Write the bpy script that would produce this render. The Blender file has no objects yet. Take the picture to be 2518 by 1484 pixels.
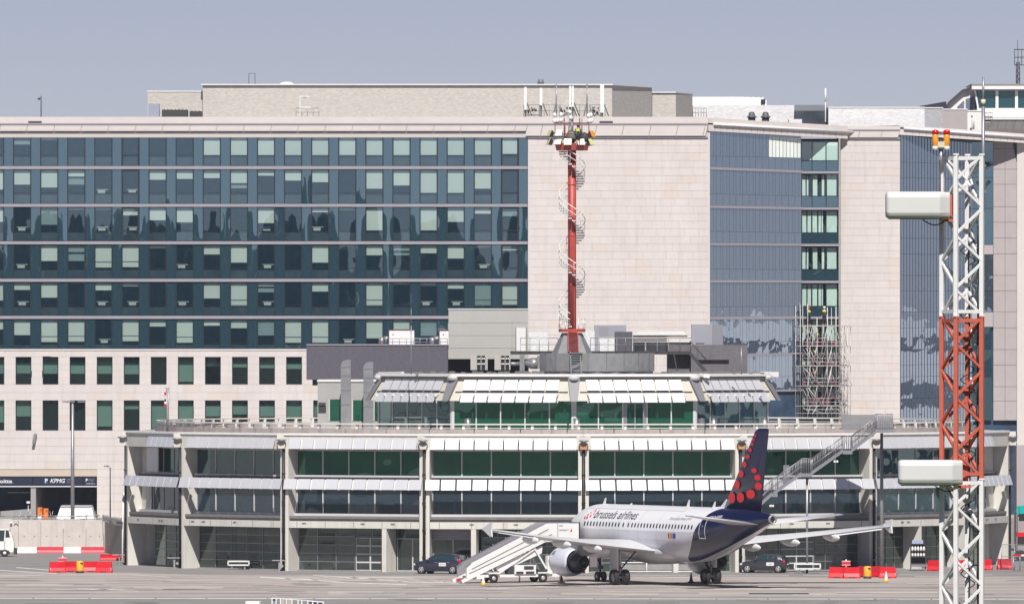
import bpy, bmesh, math, random
from mathutils import Vector, Matrix

random.seed(11)
SC = bpy.context.scene
COL = SC.collection
R = math.radians
# ------------------------------------------------------------------ camera, sky, sun, exposure
# picture frame used for measuring: 2518 px wide; focal length in those pixels, principal column, horizon row, eye height (m)
F, CX, HY, H = 28091.0, 1259.0, 786.9, 19.7
cam = bpy.data.cameras.new('camera')
cam.sensor_width = 36.0
cam.lens = F * 36.0 / 2518.0
cam.shift_y = (HY - 742.0) / 2518.0
cam.clip_start, cam.clip_end = 1.0, 9000.0
camo = bpy.data.objects.new('camera', cam)
COL.objects.link(camo)
camo.location = (0, 0, H)
camo.rotation_euler = (R(90), 0, 0)
SC.camera = camo

SUN_EL, SUN_AZ = 50.0, 3.0
world = bpy.data.worlds.new('World')
SC.world = world
world.use_nodes = True
wn = world.node_tree
wn.nodes.clear()
sky = wn.nodes.new('ShaderNodeTexSky')
sky.sky_type = 'NISHITA'
sky.sun_disc = False
sky.sun_elevation = R(SUN_EL)
sky.sun_rotation = R(180 - SUN_AZ)
sky.air_density = 0.5
sky.dust_density = 0.0
sky.ozone_density = 4.0
bg = wn.nodes.new('ShaderNodeBackground')
bg.inputs['Strength'].default_value = 0.06
wo = wn.nodes.new('ShaderNodeOutputWorld')
tn = wn.nodes.new('ShaderNodeMix'); tn.data_type = 'RGBA'; tn.blend_type = 'MULTIPLY'
tn.inputs['Factor'].default_value = 1.0
tn.inputs['B'].default_value = (0.875, 0.67, 0.66, 1)   # even lilac cast of the hazy summer sky
wn.links.new(sky.outputs[0], tn.inputs['A'])
wn.links.new(tn.outputs['Result'], bg.inputs['Color'])
wn.links.new(bg.outputs[0], wo.inputs['Surface'])

sun = bpy.data.lights.new('sun', 'SUN')
sun.energy = 3.7
sun.angle = R(0.53)
sun.color = (1.0, 0.96, 0.90)
suno = bpy.data.objects.new('sun', sun)
COL.objects.link(suno)
sv = Vector((math.sin(R(SUN_AZ)) * math.cos(R(SUN_EL)), -math.cos(R(SUN_AZ)) * math.cos(R(SUN_EL)), math.sin(R(SUN_EL))))
suno.rotation_euler = sv.to_track_quat('Z', 'Y').to_euler()
suno.location = (0, 0, 200)
SC.view_settings.view_transform = 'Standard'
SC.view_settings.look = 'None'
SC.view_settings.gamma = 1.0
SC.view_settings.use_curve_mapping = False
SC.view_settings.exposure = 0.55
SC.cycles.max_bounces = 8
SC.cycles.transparent_max_bounces = 16
SC.cycles.caustics_reflective = False
SC.cycles.caustics_refractive = False


def wx(px, Y): return (px - CX) * Y / F
def wz(py, Y): return H - (py - HY) * Y / F
def gy(py): return F * H / (py - HY)
def sd(v): return v / 1.01668


# ------------------------------------------------------------------ mesh helper
class MB:
    def __init__(s):
        s.v, s.f, s.m, s.sm = [], [], [], []

    def add(s, vs, fs, m=0, smooth=False):
        o = len(s.v)
        s.v.extend([tuple(p) for p in vs])
        for f in fs:
            s.f.append([i + o for i in f]); s.m.append(m); s.sm.append(smooth)
        return s

    def box(s, x0, x1, y0, y1, z0, z1, m=0):
        v = [(x0, y0, z0), (x1, y0, z0), (x1, y1, z0), (x0, y1, z0), (x0, y0, z1), (x1, y0, z1), (x1, y1, z1), (x0, y1, z1)]
        return s.add(v, [(0, 3, 2, 1), (4, 5, 6, 7), (0, 1, 5, 4), (1, 2, 6, 5), (2, 3, 7, 6), (3, 0, 4, 7)], m)

    def hexa(s, v8, m=0):
        return s.add(v8, [(0, 3, 2, 1), (4, 5, 6, 7), (0, 1, 5, 4), (1, 2, 6, 5), (2, 3, 7, 6), (3, 0, 4, 7)], m)

    def obox(s, fr, u0, u1, n0, n1, z0, z1, m=0):
        """box in the frame fr(u, n, z) -> world point"""
        return s.hexa([fr(u0, n1, z0), fr(u1, n1, z0), fr(u1, n0, z0), fr(u0, n0, z0), fr(u0, n1, z1), fr(u1, n1, z1), fr(u1, n0, z1), fr(u0, n0, z1)], m)

    def beam(s, p, q, w, h=None, m=0, up=(0, 0, 1)):
        p, q = Vector(p), Vector(q)
        d = (q - p)
        if d.length < 1e-6: return s
        d.normalize()
        a = d.cross(Vector(up))
        if a.length < 1e-3: a = d.cross(Vector((0, 1, 0)))
        a.normalize(); b = a.cross(d).normalized()
        h = w if h is None else h
        a *= w / 2; b *= h / 2
        v = [p - a - b, p + a - b, p + a + b, p - a + b, q - a - b, q + a - b, q + a + b, q - a + b]
        return s.add(v, [(0, 1, 2, 3), (7, 6, 5, 4), (0, 4, 5, 1), (1, 5, 6, 2), (2, 6, 7, 3), (3, 7, 4, 0)], m)

    def tube(s, p, q, r, n=8, r2=None, m=0, caps=True, smooth=True):
        p, q = Vector(p), Vector(q)
        d = (q - p)
        if d.length < 1e-6: return s
        d.normalize()
        a = d.cross(Vector((0, 0, 1)))
        if a.length < 1e-3: a = Vector((1, 0, 0))
        a.normalize(); b = d.cross(a)
        r2 = r if r2 is None else r2
        vs = []
        for k in range(n):
            t = 2 * math.pi * k / n
            e = a * math.cos(t) + b * math.sin(t)
            vs.append(p + e * r); vs.append(q + e * r2)
        fs = [(2 * k, 2 * ((k + 1) % n), 2 * ((k + 1) % n) + 1, 2 * k + 1) for k in range(n)]
        s.add(vs, fs, m, smooth)
        if caps:
            s.add([vs[2 * k] for k in range(n)], [tuple(range(n))[::-1]], m)
            s.add([vs[2 * k + 1] for k in range(n)], [tuple(range(n))], m)
        return s

    def path(s, pts, r, n=6, m=0):
        for a, b in zip(pts[:-1], pts[1:]): s.tube(a, b, r, n, m=m)
        return s

    def lathe(s, prof, n=16, c=(0, 0, 0), axis='z', m=0, smooth=True, arc=(0, 2 * math.pi)):
        vs, fs = [], []
        L = len(prof)
        full = abs(arc[1] - arc[0] - 2 * math.pi) < 1e-6
        N = n if full else n + 1
        for k in range(N):
            t = arc[0] + (arc[1] - arc[0]) * k / n
            for (r, z) in prof:
                x, y = r * math.cos(t), r * math.sin(t)
                p = (x, y, z) if axis == 'z' else ((z, x, y) if axis == 'x' else (x, z, y))
                vs.append((p[0] + c[0], p[1] + c[1], p[2] + c[2]))
        for k in range(n):
            k2 = (k + 1) % N
            for i in range(L - 1):
                fs.append((k * L + i, k2 * L + i, k2 * L + i + 1, k * L + i + 1))
        return s.add(vs, fs, m, smooth)

    def ball(s, c, r, n=10, k=6, sc=(1, 1, 1), m=0):
        prof = [(r * math.sin(math.pi * i / k), -r * math.cos(math.pi * i / k)) for i in range(k + 1)]
        o = len(s.v)
        s.lathe(prof, n, (0, 0, 0), 'z', m)
        for i in range(o, len(s.v)):
            x, y, z = s.v[i]; s.v[i] = (x * sc[0] + c[0], y * sc[1] + c[1], z * sc[2] + c[2])
        return s

    def prism(s, pts, d0, d1, plane='xz', m=0):
        """polygon pts in a plane extruded along the third axis from d0 to d1"""
        def P(a, b, d):
            return {'xz': (a, d, b), 'yz': (d, a, b), 'xy': (a, b, d)}[plane]
        n = len(pts)
        vs = [P(a, b, d0) for a, b in pts] + [P(a, b, d1) for a, b in pts]
        fs = [tuple(range(n)), tuple(range(2 * n - 1, n - 1, -1))] + [(i, i + n, (i + 1) % n + n, (i + 1) % n) for i in range(n)]
        return s.add(vs, fs, m)

    def mesh(s, name, mats, recalc=True, mx=None):
        me = bpy.data.meshes.new(name)
        vs = s.v if mx is None else [tuple(mx @ Vector(p)) for p in s.v]
        me.from_pydata(vs, [], s.f)
        for mt in (mats if isinstance(mats, (list, tuple)) else [mats]): me.materials.append(mt)
        me.polygons.foreach_set('material_index', s.m)
        me.polygons.foreach_set('use_smooth', s.sm)
        me.update()
        if recalc:
            b = bmesh.new(); b.from_mesh(me)
            bmesh.ops.remove_doubles(b, verts=b.verts, dist=1e-5)
            bmesh.ops.recalc_face_normals(b, faces=b.faces)
            b.to_mesh(me); b.free()
        return me


I4 = Matrix.Identity(4)
WM = {}


def _props(o, label=None, cat=None, group=None, kind=None):
    for k, v in (('label', label), ('category', cat), ('group', group), ('kind', kind)):
        if v: o[k] = v
    return o


def thing(name, label, cat, loc=(0, 0, 0), group=None, rotz=0.0):
    o = bpy.data.objects.new(name, None)
    COL.objects.link(o)
    o.empty_display_size = 0.3
    mx = Matrix.Translation(loc) @ Matrix.Rotation(rotz, 4, 'Z')
    o.matrix_basis = mx
    WM[o.name] = mx
    return _props(o, label, cat, group)


def solo(name, me, label=None, cat=None, group=None, kind=None, mx=None):
    """a top-level object that is one mesh"""
    o = bpy.data.objects.new(name, me)
    COL.objects.link(o)
    if mx is not None: o.matrix_basis = mx
    WM[o.name] = mx or I4
    return _props(o, label, cat, group, kind)


def part(name, me, par, mx=None, label=None, kind=None):
    """mx: the part's world matrix (identity when the mesh is in world coordinates)"""
    o = bpy.data.objects.new(name, me)
    COL.objects.link(o)
    o.parent = par
    o.matrix_parent_inverse = WM[par.name].inverted()
    mx = mx or I4
    o.matrix_basis = mx
    WM[o.name] = mx
    return _props(o, label, None, None, kind)


def dup(root, mx, label=None, group=None):
    """copy a thing with its parts and sub-parts to the world matrix mx"""
    def rec(o, par):
        c = o.copy(); COL.objects.link(c)
        if par is not None:
            c.parent = par; c.matrix_parent_inverse = o.matrix_parent_inverse.copy()
        for ch in kids.get(o.name, []): rec(ch, c)
        return c
    kids = {}
    for o in COL.objects:
        if o.parent: kids.setdefault(o.parent.name, []).append(o)
    r = rec(root, None)
    r.matrix_basis = mx
    WM[r.name] = mx
    if label: r['label'] = label
    if group: r['group'] = group
    return r


def TR(x, y, z, rz=0.0, s=None, rx=0.0):
    m = Matrix.Translation((x, y, z)) @ Matrix.Rotation(rz, 4, 'Z') @ Matrix.Rotation(rx, 4, 'X')
    if s is not None: m = m @ Matrix.Diagonal((s[0], s[1], s[2], 1.0))
    return m


# ------------------------------------------------------------------ materials
def mat(name, col, rough=0.7, metal=0.0, var=0.0, scale=1.0, bump=0.0, bscale=None, coat=0.0, stretch=(1, 1, 1), spec=0.5, emit=None, rnd=0.0, dirt=None):
    m = bpy.data.materials.new(name)
    m.use_nodes = True
    nt = m.node_tree
    p = nt.nodes['Principled BSDF']
    p.inputs['Roughness'].default_value = rough
    p.inputs['Metallic'].default_value = metal
    p.inputs['Specular IOR Level'].default_value = spec
    p.inputs['Base Color'].default_value = (*col, 1)
    if coat: p.inputs['Coat Weight'].default_value = coat; p.inputs['Coat Roughness'].default_value = 0.05
    if emit:
        p.inputs['Emission Color'].default_value = (*emit[0], 1); p.inputs['Emission Strength'].default_value = emit[1]
    last = None
    if var or bump or rnd or dirt:
        tc = nt.nodes.new('ShaderNodeTexCoord')
        mp = nt.nodes.new('ShaderNodeMapping')
        mp.inputs['Scale'].default_value = stretch
        gm = nt.nodes.new('ShaderNodeNewGeometry')
        nt.links.new(gm.outputs['Position'], mp.inputs['Vector'])
    if var:
        n = nt.nodes.new('ShaderNodeTexNoise')
        n.inputs['Scale'].default_value = scale
        n.inputs['Detail'].default_value = 6
        n.inputs['Roughness'].default_value = 0.65
        nt.links.new(mp.outputs[0], n.inputs['Vector'])
        r = nt.nodes.new('ShaderNodeMapRange')
        r.inputs['From Min'].default_value = 0.3; r.inputs['From Max'].default_value = 0.7
        r.inputs['To Min'].default_value = 1 - var; r.inputs['To Max'].default_value = 1 + var
        nt.links.new(n.outputs['Fac'], r.inputs['Value'])
        mu = nt.nodes.new('ShaderNodeVectorMath'); mu.operation = 'SCALE'
        mu.inputs[0].default_value = col
        nt.links.new(r.outputs[0], mu.inputs['Scale'])
        last = mu.outputs[0]
    if rnd:
        oi = nt.nodes.new('ShaderNodeObjectInfo')
        ad = nt.nodes.new('ShaderNodeMath'); ad.operation = 'ADD'
        nt.links.new(oi.outputs['Random'], ad.inputs[0]); nt.links.new(gm.outputs['Random Per Island'], ad.inputs[1])
        fr = nt.nodes.new('ShaderNodeMath'); fr.operation = 'FRACT'
        nt.links.new(ad.outputs[0], fr.inputs[0])
        r = nt.nodes.new('ShaderNodeMapRange')
        r.inputs['To Min'].default_value = 1 - rnd; r.inputs['To Max'].default_value = 1 + rnd
        nt.links.new(fr.outputs[0], r.inputs['Value'])
        mu = nt.nodes.new('ShaderNodeVectorMath'); mu.operation = 'SCALE'
        if last: nt.links.new(last, mu.inputs[0])
        else: mu.inputs[0].default_value = col
        nt.links.new(r.outputs[0], mu.inputs['Scale'])
        last = mu.outputs[0]
    if rnd and name == 'pale_stone':   # a few stones are warmer than the rest
        th = nt.nodes.new('ShaderNodeMath'); th.operation = 'GREATER_THAN'; th.inputs[1].default_value = 0.93
        nt.links.new(fr.outputs[0], th.inputs[0])
        hm = nt.nodes.new('ShaderNodeMath'); hm.operation = 'MULTIPLY'; hm.inputs[1].default_value = 0.6
        nt.links.new(th.outputs[0], hm.inputs[0])
        wm2 = nt.nodes.new('ShaderNodeMix'); wm2.data_type = 'RGBA'
        nt.links.new(hm.outputs[0], wm2.inputs['Factor']); nt.links.new(last, wm2.inputs['A']); wm2.inputs['B'].default_value = (0.63, 0.535, 0.475, 1)
        last = wm2.outputs['Result']
    if dirt:  # vertical streaks of grime: (colour, amount)
        dm = nt.nodes.new('ShaderNodeMapping'); dm.inputs['Scale'].default_value = (1.6, 1.6, 0.12)
        nt.links.new(gm.outputs['Position'], dm.inputs['Vector'])
        n = nt.nodes.new('ShaderNodeTexNoise'); n.inputs['Scale'].default_value = 1.3; n.inputs['Detail'].default_value = 5
        nt.links.new(dm.outputs[0], n.inputs['Vector'])
        r = nt.nodes.new('ShaderNodeMapRange')
        r.inputs['From Min'].default_value = 0.52; r.inputs['From Max'].default_value = 0.75
        r.inputs['To Min'].default_value = 0; r.inputs['To Max'].default_value = dirt[1]
        nt.links.new(n.outputs['Fac'], r.inputs['Value'])
        mx = nt.nodes.new('ShaderNodeMix'); mx.data_type = 'RGBA'
        nt.links.new(r.outputs[0], mx.inputs['Factor'])
        if last: nt.links.new(last, mx.inputs['A'])
        else: mx.inputs['A'].default_value = (*col, 1)
        mx.inputs['B'].default_value = (*dirt[0], 1)
        last = mx.outputs['Result']
    if last: nt.links.new(last, p.inputs['Base Color'])
    if bump:
        n = nt.nodes.new('ShaderNodeTexNoise')
        n.inputs['Scale'].default_value = bscale or scale * 3
        n.inputs['Detail'].default_value = 4
        nt.links.new(mp.outputs[0], n.inputs['Vector'])
        b = nt.nodes.new('ShaderNodeBump')
        b.inputs['Strength'].default_value = bump
        b.inputs['Distance'].default_value = 0.05
        nt.links.new(n.outputs['Fac'], b.inputs['Height'])
        nt.links.new(b.outputs[0], p.inputs['Normal'])
    return m


def glass(name, tint, refl, fac, base=None, rough=0.0, wob=0.0, wscale=0.6, body_tint=None):
    """coated window glass: tinted see-through (or an opaque dark base) under a mirror share"""
    m = bpy.data.materials.new(name); m.use_nodes = True
    nt = m.node_tree; nt.nodes.clear()
    out = nt.nodes.new('ShaderNodeOutputMaterial')
    mix = nt.nodes.new('ShaderNodeMixShader')
    gi = nt.nodes.new('ShaderNodeNewGeometry')
    dt = nt.nodes.new('ShaderNodeVectorMath'); dt.operation = 'DOT_PRODUCT'
    nt.links.new(gi.outputs['Incoming'], dt.inputs[0]); nt.links.new(gi.outputs['Normal'], dt.inputs[1])
    ab = nt.nodes.new('ShaderNodeMath'); ab.operation = 'ABSOLUTE'; nt.links.new(dt.outputs['Value'], ab.inputs[0])
    om = nt.nodes.new('ShaderNodeMath'); om.operation = 'SUBTRACT'; om.inputs[0].default_value = 1.0; nt.links.new(ab.outputs[0], om.inputs[1])
    pw = nt.nodes.new('ShaderNodeMath'); pw.operation = 'POWER'; pw.inputs[1].default_value = 5.0; nt.links.new(om.outputs[0], pw.inputs[0])
    ad = nt.nodes.new('ShaderNodeMath'); ad.operation = 'MULTIPLY_ADD'; ad.use_clamp = True   # Schlick: f0 + (1 - f0)(1 - cos)^5
    ad.inputs[1].default_value = 0.96 - fac; ad.inputs[2].default_value = 0.04 + fac
    nt.links.new(pw.outputs[0], ad.inputs[0])
    nt.links.new(ad.outputs[0], mix.inputs[0])
    g = nt.nodes.new('ShaderNodeBsdfGlossy'); g.inputs['Color'].default_value = (*refl, 1); g.inputs['Roughness'].default_value = rough
    if base is None:
        t = nt.nodes.new('ShaderNodeBsdfTransparent'); t.inputs['Color'].default_value = (*tint, 1)
    else:
        t = nt.nodes.new('ShaderNodeBsdfDiffuse'); t.inputs['Color'].default_value = (*base, 1)
    if wob:
        gm = nt.nodes.new('ShaderNodeNewGeometry')
        n = nt.nodes.new('ShaderNodeTexNoise'); n.inputs['Scale'].default_value = wscale; n.inputs['Detail'].default_value = 1
        nt.links.new(gm.outputs['Position'], n.inputs['Vector'])
        b = nt.nodes.new('ShaderNodeBump'); b.inputs['Strength'].default_value = 1.0; b.inputs['Distance'].default_value = wob
        nt.links.new(n.outputs['Fac'], b.inputs['Height'])
        nt.links.new(b.outputs[0], g.inputs['Normal'])
    tout = t.outputs[0]
    if body_tint:   # matte tint in the pane; on terminal glass it paints in mirrored ground
        fd = nt.nodes.new('ShaderNodeBsdfDiffuse'); fd.inputs['Color'].default_value = (*body_tint[0], 1)
        fx = nt.nodes.new('ShaderNodeMixShader'); fx.inputs[0].default_value = body_tint[1]
        nt.links.new(t.outputs[0], fx.inputs[1]); nt.links.new(fd.outputs[0], fx.inputs[2]); tout = fx.outputs[0]
    nt.links.new(tout, mix.inputs[1]); nt.links.new(g.outputs[0], mix.inputs[2])
    nt.links.new(mix.outputs[0], out.inputs[0])
    return m


M = {}
M['stone'] = mat('pale_stone', (0.635, 0.583, 0.558), 0.8, var=0.05, scale=0.35, rnd=0.022, dirt=((0.50, 0.44, 0.41), 0.35))
M['stone_flat'] = mat('pale_stone_coping', (0.635, 0.583, 0.56), 0.8, var=0.05, scale=0.4)
M['joint'] = mat('mortar', (0.55, 0.495, 0.47), 0.9)
M['lintel'] = mat('cream_lintel', (0.55, 0.47, 0.38), 0.8, var=0.06, scale=0.6)
M['band'] = mat('lilac_aluminium', (0.36, 0.34, 0.38), 0.45, metal=0.2, var=0.05, scale=0.5)
M['frame'] = mat('dark_frame', (0.012, 0.02, 0.026), 0.5)
M['core'] = mat('interior_dark', (0.03, 0.06, 0.11), 0.9, var=0.5, scale=0.5)
M['slab'] = mat('interior_slab', (0.05, 0.055, 0.06), 0.9)
M['blind'] = mat('blind_fabric', (0.82, 0.86, 0.80), 0.9, rnd=0.06)
M['blind_dim'] = mat('blind_fabric_dim', (0.34, 0.42, 0.42), 0.9, rnd=0.08)
M['blind_green'] = mat('blind_green', (0.36, 0.46, 0.41), 0.9, rnd=0.12)
M['pane'] = glass('office_glass', (0.92, 1.0, 0.97), (0.64, 0.82, 0.94), 0.16, body_tint=((0.02, 0.085, 0.145), 0.22))
M['pier'] = glass('spandrel_glass', None, (0.64, 0.82, 0.94), 0.24, base=(0.022, 0.06, 0.085))
M['oblique'] = glass('curtain_glass', None, (0.70, 0.82, 0.98), 0.48, base=(0.08, 0.105, 0.14), wob=0.0025, wscale=0.8)
M['oblique_clear'] = glass('curtain_glass_clear', (0.8, 0.92, 0.9), (0.8, 0.92, 1.0), 0.1)
M['lowpane'] = glass('lower_window_glass', (0.66, 0.80, 0.76), (0.8, 0.95, 1.0), 0.05, body_tint=((0.02, 0.045, 0.055), 0.25))
M['tpane'] = glass('terminal_glass', (0.5, 0.7, 0.62), (0.6, 1.0, 0.85), 0.07, wob=0.010, wscale=0.5, body_tint=((0.016, 0.13, 0.085), 0.6))  # green tint stands for grass mirrored in the panes
M['tpane_navy'] = glass('terminal_glass_navy', (0.5, 0.62, 0.66), (0.75, 0.9, 1.0), 0.07, wob=0.010, wscale=0.5, body_tint=((0.042, 0.07, 0.098), 0.6))
M['tpane_teal'] = glass('terminal_glass_teal', (0.5, 0.68, 0.68), (0.7, 0.95, 1.0), 0.10, wob=0.012, wscale=0.5, body_tint=((0.014, 0.06, 0.078), 0.6))
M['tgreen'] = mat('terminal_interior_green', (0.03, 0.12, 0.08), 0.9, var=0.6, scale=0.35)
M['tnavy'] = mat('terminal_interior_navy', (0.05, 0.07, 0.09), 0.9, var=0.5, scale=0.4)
M['concrete'] = mat('terminal_concrete', (0.67, 0.645, 0.595), 0.85, var=0.05, scale=0.8, dirt=((0.42, 0.40, 0.365), 0.45))
M['concrete_pink'] = mat('parapet_concrete', (0.44, 0.385, 0.365), 0.9, var=0.12, scale=1.5, dirt=((0.2, 0.18, 0.17), 0.5))
M['concrete_grey'] = mat('grey_concrete', (0.34, 0.33, 0.325), 0.9, var=0.1, scale=0.8, dirt=((0.16, 0.155, 0.15), 0.4))
M['ledge'] = mat('ledge_grey', (0.20, 0.19, 0.19), 0.9, var=0.15, scale=1.5)
M['white'] = mat('white_paint', (0.80, 0.79, 0.78), 0.45, var=0.04, scale=1.0)
M['shade'] = mat('sunshade_metal', (0.80, 0.80, 0.83), 0.42, metal=0.35, var=0.03, scale=0.8)
M['mullion'] = mat('white_mullion', (0.62, 0.62, 0.62), 0.5)
M['alu'] = mat('aluminium', (0.34, 0.34, 0.365), 0.4, metal=0.5, var=0.06, scale=1.0)
M['steel'] = mat('galvanised_steel', (0.36, 0.36, 0.37), 0.45, metal=0.6, var=0.15, scale=1.4)
M['tube'] = mat('scaffold_tube', (0.55, 0.53, 0.52), 0.5, metal=0.4, var=0.2, scale=3)
M['black'] = mat('black_paint', (0.015, 0.015, 0.017), 0.5)
M['dark'] = mat('dark_grey', (0.05, 0.05, 0.055), 0.6)
M['slate'] = mat('slate_cladding', (0.105, 0.10, 0.125), 0.8, var=0.22, scale=3.5, bump=0.3, bscale=10, stretch=(1, 1, 2.5))
M['slate2'] = mat('slate_cladding_brown', (0.15, 0.14, 0.15), 0.8, var=0.15, scale=2.5)
M['beige_metal'] = mat('beige_cladding', (0.46, 0.445, 0.42), 0.6, var=0.03, scale=0.5)
M['gravel_render'] = mat('rough_roof_cladding', (0.52, 0.49, 0.45), 0.9, var=0.16, scale=3.2, bump=0.5, bscale=6, stretch=(0.7, 0.7, 1.9))
M['white_render'] = mat('rough_white_cladding', (0.76, 0.75, 0.76), 0.9, var=0.16, scale=3.2, bump=0.6, bscale=5, stretch=(0.7, 0.7, 1.9))
M['red_mast'] = mat('red_mast_paint', (0.45, 0.065, 0.05), 0.5, var=0.12, scale=1.2, dirt=((0.36, 0.14, 0.12), 0.6))
M['red_lattice'] = mat('orange_red_paint', (0.56, 0.13, 0.085), 0.5, var=0.08, scale=4)
M['white_lattice'] = mat('white_lattice_paint', (0.78, 0.77, 0.77), 0.45, var=0.05, scale=4)
M['radome'] = mat('radome_plastic', (0.66, 0.655, 0.645), 0.38, var=0.03, scale=1.5)
M['red_plastic'] = mat('red_barrier_plastic', (0.62, 0.012, 0.025), 0.4, var=0.12, scale=2.0, rnd=0.08)
M['pink_plastic'] = mat('faded_red_plastic', (0.62, 0.05, 0.075), 0.5, var=0.1, scale=2.0)
M['white_plastic'] = mat('white_barrier_plastic', (0.78, 0.76, 0.75), 0.5, var=0.04, scale=2)
M['yellow'] = mat('yellow_plastic', (0.75, 0.42, 0.04), 0.45, var=0.06, scale=3)
M['orange'] = mat('orange_paint', (0.80, 0.20, 0.03), 0.5)
M['cream'] = mat('cream_plastic', (0.68, 0.62, 0.45), 0.5)
M['rubber'] = mat('rubber', (0.022, 0.021, 0.022), 0.8, var=0.15, scale=6)
M['rim'] = mat('wheel_rim', (0.62, 0.62, 0.64), 0.35, metal=0.5)
M['vest'] = mat('hi_vis_yellow', (0.48, 0.62, 0.04), 0.7, var=0.1, scale=8)
M['skin'] = mat('skin', (0.45, 0.27, 0.2), 0.6)
M['navy_cloth'] = mat('dark_workwear', (0.02, 0.022, 0.032), 0.9)
M['helmet_w'] = mat('helmet_white', (0.8, 0.8, 0.78), 0.35)
M['helmet_o'] = mat('helmet_orange', (0.75, 0.13, 0.05), 0.4)
M['signblue'] = mat('sign_navy', (0.018, 0.024, 0.05), 0.4)
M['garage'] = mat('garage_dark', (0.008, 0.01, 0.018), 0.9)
M['garage_wall'] = mat('garage_wall', (0.2, 0.2, 0.2), 0.9, var=0.1, scale=0.6)
M['letter'] = mat('white_lettering', (0.75, 0.75, 0.76), 0.5)
M['lamp_lens'] = mat('floodlight_lens', (0.80, 0.79, 0.70), 0.25)
M['lamp_yellow'] = mat('floodlight_lens_yellow', (0.70, 0.68, 0.32), 0.25)
M['terracotta'] = mat('terracotta_box', (0.55, 0.28, 0.14), 0.7)
M['red_glass'] = mat('red_beacon_glass', (0.65, 0.01, 0.012), 0.15, coat=0.5)
M['amber'] = mat('amber_glass', (0.80, 0.33, 0.03), 0.3)
M['teal_glass'] = glass('tower_glass', None, (0.7, 0.95, 0.98), 0.06, base=(0.01, 0.055, 0.065))
M['teal_paint'] = mat('teal_machine_paint', (0.01, 0.42, 0.38), 0.45)
M['magenta'] = mat('magenta_net', (0.30, 0.06, 0.12), 0.9)
M['plank'] = mat('scaffold_board', (0.33, 0.29, 0.26), 0.9)


def world_pos_mix(name, base, second, scale, stretch, lo, hi, rough=0.9, speck=None):
    """paving: two tones mixed by stretched noise, plus darker specks"""
    m = bpy.data.materials.new(name); m.use_nodes = True
    nt = m.node_tree; p = nt.nodes['Principled BSDF']
    p.inputs['Roughness'].default_value = rough
    p.inputs['Specular IOR Level'].default_value = 0.25
    gm = nt.nodes.new('ShaderNodeNewGeometry')
    mp = nt.nodes.new('ShaderNodeMapping'); mp.inputs['Scale'].default_value = stretch
    nt.links.new(gm.outputs['Position'], mp.inputs['Vector'])
    n = nt.nodes.new('ShaderNodeTexNoise'); n.inputs['Scale'].default_value = scale; n.inputs['Detail'].default_value = 8
    n.inputs['Roughness'].default_value = 0.7
    nt.links.new(mp.outputs[0], n.inputs['Vector'])
    r = nt.nodes.new('ShaderNodeMapRange'); r.inputs['From Min'].default_value = lo; r.inputs['From Max'].default_value = hi
    nt.links.new(n.outputs['Fac'], r.inputs['Value'])
    mx = nt.nodes.new('ShaderNodeMix'); mx.data_type = 'RGBA'
    mx.inputs['A'].default_value = (*base, 1); mx.inputs['B'].default_value = (*second, 1)
    nt.links.new(r.outputs[0], mx.inputs['Factor'])
    last = mx.outputs['Result']
    if speck:
        mp2 = nt.nodes.new('ShaderNodeMapping'); mp2.inputs['Scale'].default_value = (0.16, 0.45, 1)
        nt.links.new(gm.outputs['Position'], mp2.inputs['Vector'])
        n2 = nt.nodes.new('ShaderNodeTexNoise'); n2.inputs['Scale'].default_value = 0.9; n2.inputs['Detail'].default_value = 4
        nt.links.new(mp2.outputs[0], n2.inputs['Vector'])
        r2 = nt.nodes.new('ShaderNodeMapRange'); r2.inputs['From Min'].default_value = 0.56; r2.inputs['From Max'].default_value = 0.72
        nt.links.new(n2.outputs['Fac'], r2.inputs['Value'])
        m2 = nt.nodes.new('ShaderNodeMix'); m2.data_type = 'RGBA'
        m2.inputs['B'].default_value = (*speck, 1)
        nt.links.new(r2.outputs[0], m2.inputs['Factor']); nt.links.new(last, m2.inputs['A'])
        last = m2.outputs['Result']
    nt.links.new(last, p.inputs['Base Color'])
    return m


M['apron'] = world_pos_mix('apron_concrete', (0.46, 0.40, 0.375), (0.33, 0.30, 0.285), 0.30, (0.09, 0.8, 1), 0.38, 0.66, speck=(0.20, 0.185, 0.178))
M['asphalt'] = world_pos_mix('worn_asphalt', (0.285, 0.27, 0.265), (0.235, 0.225, 0.22), 0.4, (0.15, 0.8, 1), 0.35, 0.7, speck=(0.15, 0.145, 0.14))
M['runway'] = world_pos_mix('runway_asphalt', (0.06, 0.06, 0.063), (0.08, 0.078, 0.078), 0.3, (0.2, 0.6, 1), 0.35, 0.7)
M['grass'] = world_pos_mix('field_grass', (0.06, 0.085, 0.04), (0.085, 0.10, 0.05), 0.2, (1, 1, 1), 0.3, 0.7)
M['line'] = mat('road_paint', (0.74, 0.72, 0.70), 0.7, var=0.25, scale=0.8, stretch=(0.6, 0.6, 1))
M['line_pink'] = mat('road_paint_red', (0.52, 0.33, 0.31), 0.7, var=0.2, scale=0.8)
M['leaf'] = mat('tree_leaves', (0.045, 0.085, 0.04), 0.9, var=0.5, scale=0.15)


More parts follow.
